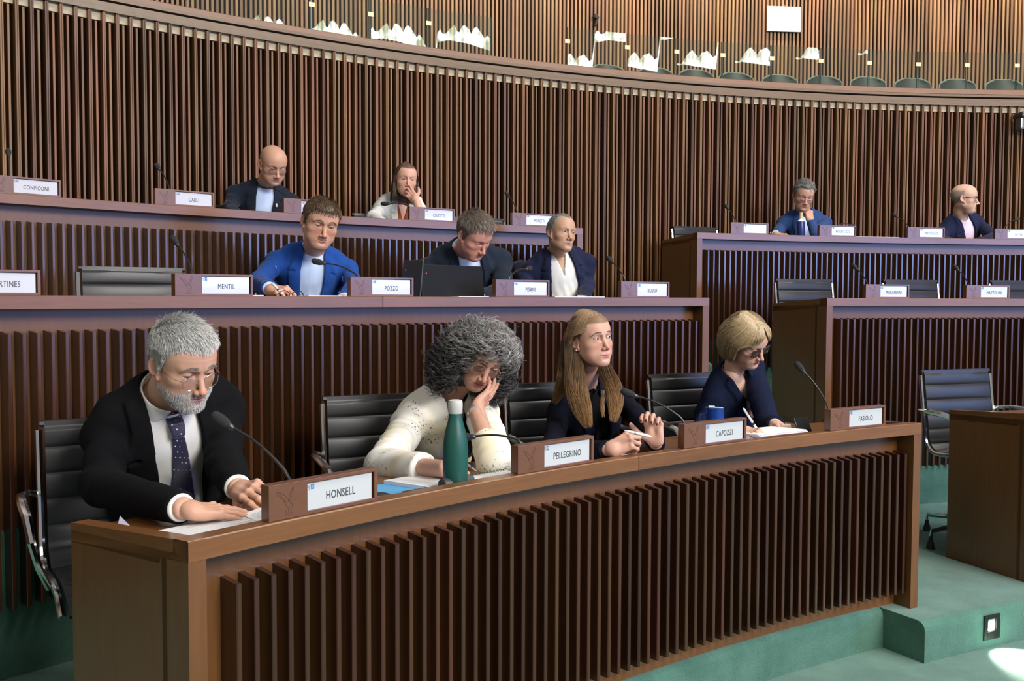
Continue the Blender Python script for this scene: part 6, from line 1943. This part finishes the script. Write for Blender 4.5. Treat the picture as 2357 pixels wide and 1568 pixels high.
# pens
def pen(a, b, label, mat, r=.0042, tipmat=None):
    a = Vector(a); b = Vector(b); d = (b-a); L = d.length
    t = empty('pen', a, 0, label, 'pen'); Mx = d.to_track_quat('Z', 'Y').to_matrix().to_4x4()
    m = MB(); m.lathe([(.0006, 0), (.0016, .004), (r*.85, .016), (r, .03), (r, L-.012), (r*.9, L-.006), (r*.4, L)], 12, M=Mx); m.build('barrel', mat, t)
    m = MB(); m.tube([Mx @ Vector((r*1.15, 0, L-.045)), Mx @ Vector((r*1.35, 0, L-.01))], .0012, 6); m.build('clip', M_chrome, t)
    m = MB(); m.lathe([(r*1.02, L*.36), (r*1.06, L*.37), (r*1.06, L*.44), (r*1.02, L*.45)], 12, M=Mx); m.build('grip_band', tipmat or M_glide, t)
    return t
M_white_pl = simple('white_plastic', (.78, .78, .78), .25)
M_silver = simple('silver_pen', (.60, .62, .64), .3, .9)
pen(wz1(1098, 1086, .010), at_y(1068, 1064, 2.93), 'silver pen in the curly haired woman\'s writing hand', M_silver)
pen(at_y(1437, 991, 2.98), at_y(1500, 1006, 2.98), 'white and silver pen between the long haired woman\'s hands', M_white_pl, r=.0048, tipmat=M_silver)
pen(on_z(1748, 997, .878), at_y(1711, 940, 3.66), 'white pen in the blonde woman\'s right hand', M_white_pl, r=.0050)
pen(on_R(652, 680, 8.90), on_R(626, 651, 9.0), 'white pen held by the man in bright blue jacket', M_white_pl, r=.0055)
# front row right papers
sheet('papers', [on_work(R1+.062, 129.9), on_work(R1+.062, 128.1), on_work(R1+.20, 128.1), on_work(R1+.20, 129.9)], M_paper, .004, 'white paper under the long haired woman\'s hands', 'papers')
sheet('papers', [on_work(R1+.060, 125.0), on_work(R1+.060, 122.7), on_work(R1+.24, 122.4), on_work(R1+.24, 125.0)], M_paper, .005, 'flat white sheets under the blonde woman\'s pen', 'papers', lines=12)
for k in range(5):
    a0 = 123.9 + .05*math.sin(k*2.1); z = .006 + .0055*k
    o = sheet('paper_pile', [on_work(R1+.10+.004*k, a0-.1, z), on_work(R1+.085+.003*k, a0-2.0, z), on_work(R1+.27, a0-2.1, z), on_work(R1+.27, a0+.1, z)], M_paper if k % 2 == 0 else M_paper_l, .0045, ['lowest', 'second lowest', 'middle', 'second highest', 'topmost'][k] + ' bundle of the paper pile under the blonde woman\'s left hand', 'papers', group='bundles of the paper pile')
# tablet stand beside the last nameplate
t = empty('tablet', on_work(R1+.10, 121.85), math.radians(122)-PI/2, 'black tablet propped upright left of the last front nameplate', 'tablet')
m = MB(); m.box((.03, .03, .045), (.075, .007, .09), M=Matrix.Rotation(-.45, 4, 'X'), bev=.002); m.build('screen_slab', simple('black_glass', (.01, .01, .012), .15), t)
m = MB(); m.box((.03, .0, .006), (.065, .05, .006), bev=.002); m.build('stand_foot', simple('white_metal', (.7, .72, .74), .3, .3), t)
# blue mug with handle
mg = on_work(R1+.26, polar(on_R(1645, 960, R1+.26))[1])
B = empty('mug', mg, math.radians(-20), 'translucent blue mug with handle beside the blonde woman', 'mug')
m = MB(); m.lathe([(.026, 0), (.030, .003), (.0335, .09), (.0345, .128), (.0325, .128), (.0315, .09), (.027, .008), (.001, .006)], 32); m.build('cup', simple('blue_glass', (.015, .06, .30), .08, trans=.35, spec=.6), B)
m = MB(); m.tube([(-.033, 0, .100), (-.052, 0, .098), (-.058, 0, .070), (-.052, 0, .035), (-.031, 0, .030)], .005, 8); m.build('handle', simple('blue_handle', (.015, .06, .30), .1), B)
m = MB(); m.box((-.012, 0, .130), (.022, .014, .006), bev=.0015); m.box((.006, 0, .128), (.05, .004, .003)); m.build('tea_bag_tag', M_white_print, B)
# ring on blonde woman's hand, phone in the middle row, etc.
soft_box('phone', on_work(R2+.10, 122.05, 0, R2, T2), (.070, .012, .050), math.radians(28), simple('black_phone', (.012, .013, .018), .2), 'black phone propped on the middle desk before the white shirt man', 'phone', .003, tilt=-.5)
# laptops
M_lap = simple('black_laptop', (.006, .006, .007), .5, spec=.25); M_lap2 = simple('grey_laptop', (.040, .046, .050), .4)
M_red = simple('red_led', (.5, .01, .01), .3, emit=((1, .02, .03), 6))
M_scr = simple('laptop_screen', (.02, .02, .02), .2, emit=((.55, .65, .9), 1.2))
M_keys = simple('keyboard', (.03, .03, .032), .5)
def laptop(pl, pr, h, lean, depth, label, mat):
    """lid bottom edge from pl to pr (left/right as seen from the hall), screen faces the sitter"""
    d = pr-pl; d.z = 0; w = d.length; c = (pl+pr)/2; c.z = min(pl.z, pr.z)
    t = empty('laptop', c, math.atan2(d.y, d.x), label, 'laptop')
    R_ = Matrix.Rotation(lean, 4, 'X')
    m = MB(); m.box((0, 0, h/2), (w, .007, h), M=R_, bev=.003); lid = m.build('lid', mat, t)
    m = MB(); m.box((0, .0045, h/2+.004), (w*.94, .001, h*.86), M=R_); m.build('display', M_scr, t)
    m = MB(); m.lathe([(.0005, 0), (.0022, 0), (.0022, .001), (.0005, .001)], 10, M=R_ @ Matrix.Translation((-w*.5+.03, -.0036, h*.78)) @ Matrix.Rotation(PI/2, 4, 'X')); m.build('red_light', M_red, lid)
    m = MB(); m.box((0, depth/2+.004, .006), (w, depth, .014), bev=.003); m.build('keyboard_base', mat, t)
    m = MB()
    for r_ in range(5):
        for k in range(13): m.box((-w*.42 + w*.84*k/12, .03+.016*r_, .0145), (w*.055, .012, .002))
    q = m.build('keys', M_keys, t); q['kind'] = 'stuff'
    return t
pl, pr = on_R(974, 684, R2+.14), on_R(1116, 684, R2+.20)
pl.z = pr.z = WZ(R2+.16, R2, T2)
laptop(pl, pr, .185, -.12, .20, 'wide black laptop open in front of the man in slate suit', M_lap)
pl, pr = on_R(921, 684, R2+.28), on_R(966, 684, R2+.10); pl.z = pr.z = WZ(R2+.16, R2, T2)
laptop(pl, pr, .205, -.10, .20, 'grey laptop seen at an angle left of the wide black laptop', M_lap2)
# papers lying in the middle row (seen edge-on above the rim)
for (a0, a1, w_) in ((135.6, 133.2, 'left of the man in bright blue jacket'), (131.9, 130.9, 'in front of the man in bright blue jacket'), (127.0, 125.9, 'between the two laptops and the third nameplate'), (123.4, 121.4, 'in front of the slim man leaning back')):
    sheet('papers', [on_work(R2+.062, a0, 0, R2, T2), on_work(R2+.062, a1, 0, R2, T2), on_work(R2+.26, a1, 0, R2, T2), on_work(R2+.26, a0, 0, R2, T2)], M_paper, .036, 'pile of white papers ' + w_, 'papers', group='paper piles in the middle row')
for (a0, a1, w_) in ((134.9, 132.6, 'at the left of the top row'), (104.0, 101.9, 'between nameplates of the top right desk')):
    sheet('papers', [on_work(R3+.062, a0, 0, R3, T3), on_work(R3+.062, a1, 0, R3, T3), on_work(R3+.26, a1, 0, R3, T3), on_work(R3+.26, a0, 0, R3, T3)], M_paper, .038, 'pile of white papers ' + w_, 'papers', group='paper piles in the top rows')
# bottle in the top right row
bt = on_R(1843, 540, R3+.10); bt.z = T3 - .034
B = empty('bottle', bt, 0, 'dark blue bottle with pale wooden stopper before the mid blue suit man', 'bottle')
m = MB(); m.lathe([(.030, 0), (.0325, .004), (.0325, .165), (.030, .172)], 24); m.build('body', simple('navy_bottle', (.012, .020, .13), .35), B)
m = MB(); m.lathe([(.0300, .170), (.026, .180), (.014, .188), (.012, .200)], 20); m.build('shoulder', M_white_pl, B)
m = MB(); m.lathe([(.0125, .196), (.0135, .215), (.0120, .225), (.0150, .240), (.0150, .250), (.001, .252)], 20); m.build('stopper', simple('cork', (.55, .44, .28), .6), B)
B.scale = (.92, .92, .84)
# spectacles lying by the blue jacket man
m = MB(); o0 = on_R(670, 680, R2+.12)
for sg in (-1, 1):
    m.tube([(sg*.028+.022*math.cos(q), 0, .020+.018*math.sin(q)) for q in np.linspace(0, 2*PI, 17)], .0018, 6)
    m.tube([(sg*.050, 0, .026), (sg*.052, .11, .012)], .0015, 6)
m.tube([(-.008, 0, .024), (.008, 0, .024)], .0018, 6)
o = m.build('spectacles', M_blackframe); o.location = (o0.x, o0.y, WZ(R2+.12, R2, T2)+.020); o.rotation_euler = (0, 0, .5); tag(o, 'black spectacles lying before the man in bright blue jacket', 'glasses')

# ------------------------------------------------------------------ gallery glass, seats, fittings
def glass_mat():
    m = bpy.data.materials.new('balustrade_glass'); m.use_nodes = True
    nt = m.node_tree; nt.nodes.clear(); N = nt.nodes.new; L = nt.links.new
    o = N('ShaderNodeOutputMaterial'); mix = N('ShaderNodeMixShader'); t = N('ShaderNodeBsdfTransparent'); g = N('ShaderNodeBsdfGlossy'); fr = N('ShaderNodeLayerWeight')
    t.inputs['Color'].default_value = (.80, .88, .80, 1); g.inputs['Roughness'].default_value = 0.01
    pw = N('ShaderNodeMath'); pw.operation = 'POWER'; pw.inputs[1].default_value = 5.0
    ml = N('ShaderNodeMath'); ml.operation = 'MULTIPLY_ADD'; ml.inputs[1].default_value = .9; ml.inputs[2].default_value = .11
    L(fr.outputs['Facing'], pw.inputs[0]); L(pw.outputs[0], ml.inputs[0]); L(ml.outputs[0], mix.inputs[0]); L(t.outputs[0], mix.inputs[1]); L(g.outputs[0], mix.inputs[2]); L(mix.outputs[0], o.inputs[0])
    return m
M_pane = glass_mat(); M_clip = simple('brass_clip', (.62, .44, .26), .3, .4)
M_edge = simple('glass_edge', (.03, .07, .06), .15)
RP = RW + 0.93
def pane(a0, a1, ztop, label):
    p0, p1 = pol(RP, a0, 3.34), pol(RP, a1, 3.34); d = p1-p0; w_ = d.length; c = (p0+p1)/2
    t = empty('glass_pane', c, math.atan2(d.y, d.x), label, 'glass panel', 'gallery glass panels')
    m = MB(); m.add([(-w_/2+.006, 0, 0), (w_/2-.006, 0, 0), (w_/2-.006, 0, ztop-3.34), (-w_/2+.006, 0, ztop-3.34)], [(0, 1, 2, 3)]); m.build('pane', M_pane, t)
    for sx in (-1, 1):
        m = MB(); m.box((sx*(w_/2-.007), 0, (ztop-3.34)/2), (.004, .010, ztop-3.34)); m.build('pane_edge', M_edge, t)
    m = MB(); m.box((-w_/2+.004, -.008, ztop-3.34-.13), (.052, .010, .038), bev=.002); q = m.build('clip', M_clip, t)
    return t
jr = [1304, 1442, 1556, 1662, 1775, 1888, 2000, 2113, 2225, 2340, 2460]
ang = [polar(on_R(u, 130, RP))[1] for u in jr]
num = ['first', 'second', 'third', 'fourth', 'fifth', 'sixth', 'seventh', 'eighth', 'ninth', 'tenth']
for i in range(10): pane(ang[i], ang[i+1], 3.895, num[i] + ' glass panel from the left along the right gallery rail')
jl = [425, 571, 716, 851, 985, 1131]
ang = [polar(on_R(u, 30, RP))[1] for u in jl]
for i in range(5): pane(ang[i], ang[i+1], 3.895, num[4-i] + ' glass panel from the right along the left gallery rail')
M_gseat = simple('dark_green_shell', (.045, .055, .048), .45)
M_gedge = simple('pale_seat_edge', (.26, .30, .22), .5)
def gseat_mesh():
    V = []; F = []; nx, nz = 12, 10
    for k in range(2):
        for j in range(nz+1):
            for i in range(nx+1):
                x = (i/nx*2-1); z = j/nz
                wd = .215*(1 - .10*z) * (1 if z < .75 else math.sqrt(max(0, 1-((z-.75)/.25)**2*.5)))
                y = .05*x*x*-1 + .05*z - (.010 if k else 0)
                V.append((x*wd, y + .02, .45 + .35*z - .028*max(0, z-.8)*5*abs(x)**3))
    n1 = (nx+1)*(nz+1)
    for j in range(nz):
        for i in range(nx):
            a = j*(nx+1)+i; F.append((a, a+1, a+nx+2, a+nx+1)); b = a+n1; F.append((b, b+nx+1, b+nx+2, b+1))
    for i in range(nx): a = nz*(nx+1)+i; F.append((a, a+1, a+1+n1, a+n1))
    for j in range(nz): a = j*(nx+1); F.append((a, a+nx+1, a+nx+1+n1, a+n1)); a += nx; F.append((a, a+n1, a+nx+1+n1, a+nx+1))
    m = MB(); m.add(V, F, smooth=True)
    top = [V[nz*(nx+1)+i] for i in range(nx+1)]; left = [V[j*(nx+1)] for j in range(3, nz)]; right = [V[j*(nx+1)+nx] for j in range(nz-1, 2, -1)]
    e = MB(); e.tube(left + top + right, .010, 6)
    return m.mesh('backrest'), e.mesh('edge_band')
_gb, _ge = gseat_mesh()
m = MB(); m.box((0, -.20, .44), (.42, .40, .05), bev=.02); _gs = m.mesh('seat')
m = MB(); m.tube([(0, -.15, .42), (0, -.15, .02)], .025, 10); m.box((0, -.15, .01), (.25, .25, .02), bev=.004); _gl = m.mesh('pedestal')
k = 0
for u, v in ((1400, 147), (1510, 153), (1603, 158), (1695, 165), (1796, 170), (1898, 173), (1999, 175), (2102, 178), (2205, 180), (2312, 181)):
    q = on_R(u, v, 13.25); dg = polar(q)[1]
    t = empty('gallery_seat', (q.x, q.y, 3.0), math.radians(dg)-PI/2, num[k] + ' dark green shell seat from the left behind the gallery glass', 'seat', 'gallery seats'); k += 1
    s_ = (q.z - 3.0)/0.80; t.scale = (1, 1, s_)
    link('backrest', _gb, M_gseat, t); link('edge_band', _ge, M_gedge, t); link('seat', _gs, M_gseat, t); link('pedestal', _gl, M_glide, t)
# whiteboard on the gallery wall
q = on_R(1804, 44, RG-.03); dg = polar(q)[1]
t = empty('whiteboard', q, math.radians(dg)-PI/2, 'white board hanging on the gallery slats', 'board')
m = MB(); m.box((0, 0, 0), (.455, .018, .325), bev=.006); m.build('panel', simple('white_board', (.80, .82, .80), .3), t)
m = MB(); m.tube([(-.01, -.01, .165), (.0, -.012, .175), (.01, -.01, .165)], .004, 6); m.build('hook', M_clip, t)
# fire extinguisher top, behind the rail
q = on_R(1241, 138, RG-.25)
t = empty('fire_extinguisher', (q.x, q.y, 3.62), 0, 'red fire extinguisher behind the gallery rail gap', 'fire extinguisher')
m = MB(); m.lathe([(.04, -.45), (.055, -.44), (.055, .02), (.045, .06), (.02, .08)], 16); m.build('cylinder', simple('red_enamel', (.45, .02, .02), .3), t)
m = MB(); m.lathe([(.022, .07), (.030, .10), (.026, .14), (.012, .17), (.004, .18)], 12); m.build('valve', simple('brass_valve', (.55, .42, .12), .35, .6), t)
m = MB(); m.tube([(-.075, 0, -.4), (-.075, 0, .13)], .006, 6); m.build('bracket', M_chrome, t)
# small dark wall hook
q = on_R(1371, 38, RG-.04)
t = empty('wall_bracket', q, 0, 'small dark bracket on the gallery slats left of the white board', 'bracket')
m = MB(); m.box((0, 0, .0), (.05, .06, .05), M=Matrix.Rotation(.5, 4, 'Y'), bev=.008); m.box((.03, 0, -.05), (.03, .03, .12), M=Matrix.Rotation(.3, 4, 'Y'), bev=.008); m.build('body', M_glide, t)
# ceiling camera at the right edge under the cornice
q = on_R(2355, 280, RW-.10)
t = empty('security_camera', q, math.radians(polar(q)[1])-PI/2, 'black swivelling camera under the cornice at the right edge', 'camera')
m = MB(); m.box((.02, .0, .055), (.15, .16, .05), bev=.012); m.build('housing', simple('camera_grey', (.05, .05, .055), .35), t)
m = MB(); m.box((-.03, .0, -.02), (.035, .10, .11), bev=.012); m.build('yoke', simple('camera_silver', (.22, .23, .25), .25, .5), t)
m = MB(); m.lathe([(.001, -.06), (.045, -.05), (.055, 0), (.045, .05), (.001, .06)], 18, M=Matrix.Translation((.05, -.01, -.03)) @ Matrix.Rotation(PI/2, 4, 'X')); m.build('lens_barrel', simple('camera_black', (.012, .012, .014), .2), t)
# step light in the riser
RS = R1 - .14
q = pol(RS-.004, polar(on_R(2281, 1439, RS))[1], 0.085)
t = empty('step_light', q, math.radians(polar(q)[1])-PI/2, 'small square step light set in the green carpet riser', 'light')
m = MB()
for (cx_, cz_, sx_, sz_) in ((-.036, 0, .020, .100), (.036, 0, .020, .100), (0, .042, .060, .016), (0, -.034, .060, .032)): m.box((cx_, 0, cz_), (sx_, .006, sz_))
m.box((0, .010, 0), (.085, .004, .095)); m.build('faceplate', simple('black_metal', (.03, .028, .028), .35, .5), t)
m = MB(); m.box((0.0, .002, .004), (.034, .004, .036), bev=.0015); m.build('lamp_lens', simple('lit_lens', (.9, .9, .8), .3, emit=((1.0, .97, .82), 28)), t)
l = bpy.data.lights.new('step_lamp', 'SPOT'); l.energy = 26; l.spot_size = math.radians(92); l.spot_blend = .45; l.color = (1, .97, .86); l.shadow_soft_size = .015
lo = bpy.data.objects.new('step_lamp', l); C.objects.link(lo); inn = Vector((CCX, CCY, 0)) - Vector((q.x, q.y, 0)); inn.normalize()
lo.location = Vector((q.x, q.y, .095)) + inn*.012; lo.rotation_euler = (inn*.55 + Vector((0, 0, -.45))).to_track_quat('-Z', 'Y').to_euler(); lo.parent = None
# gallery wall washers (lamps above the slats)
for a_ in range(84, 124, 4):
    p_ = pol(RG-.45, a_+1.2, 6.1); l = bpy.data.lights.new('gallery_lamp', 'SPOT'); l.energy = 95; l.spot_size = math.radians(80); l.spot_blend = .6; l.color = (1.0, .80, .52); l.shadow_soft_size = .05
    lo = bpy.data.objects.new('gallery_lamp', l); C.objects.link(lo); lo.location = p_; tg = pol(RG+.1, a_+1.2, 4.2); lo.rotation_euler = (tg-p_).to_track_quat('-Z', 'Y').to_euler()

# the bright hall window that the gallery glass mirrors (across the hall, outside the picture)
m, nt, b = new_mat('daylit_window')
N = nt.nodes.new; L = nt.links.new
tc = N('ShaderNodeTexCoord'); n1 = N('ShaderNodeTexNoise'); n1.inputs['Scale'].default_value = 1.6; n1.inputs['Detail'].default_value = 5
L(tc.outputs['Object'], n1.inputs['Vector'])
r = N('ShaderNodeValToRGB'); r.color_ramp.elements[0].position = .40; r.color_ramp.elements[1].position = .55
r.color_ramp.elements[0].color = (.25, .33, .22, 1); r.color_ramp.elements[1].color = (.95, 1.0, 1.0, 1)
L(n1.outputs['Fac'], r.inputs[0]); L(r.outputs['Color'], b.inputs['Emission Color']); b.inputs['Emission Strength'].default_value = 13
b.inputs['Base Color'].default_value = (0, 0, 0, 1)
M_day = m
wn = empty('window_1', (19.4, -9.0, 7.0)); tag(wn, kind='structure')
q = MB(); V = [(-2.1, 0, -3.0)]; g = np.random.default_rng(3)
xs = np.linspace(-2.5, 2.7, 40); wob = .12*np.sin(xs*9) + g.uniform(-.08, .08, 40)
top = np.interp(xs, [-2.5, -1.9, -.7, -.65, .1, 1.6, 2.7], [2.3, 2.8, 2.9, 3.65, 4.1, 4.4, 4.0]) + wob
bot = np.where(xs < -.66, 2.35, np.interp(xs, [-.66, 0, 1], [3.45, 3.65, 3.75]))
V = [(x, 0, t) for x, t in zip(xs, bot)] + [(x, 0, t) for x, t in zip(xs, top)]
q.add(V, [(i, i+1, 41+i, 40+i) for i in range(39)]); q.build('pane', M_day, wn)
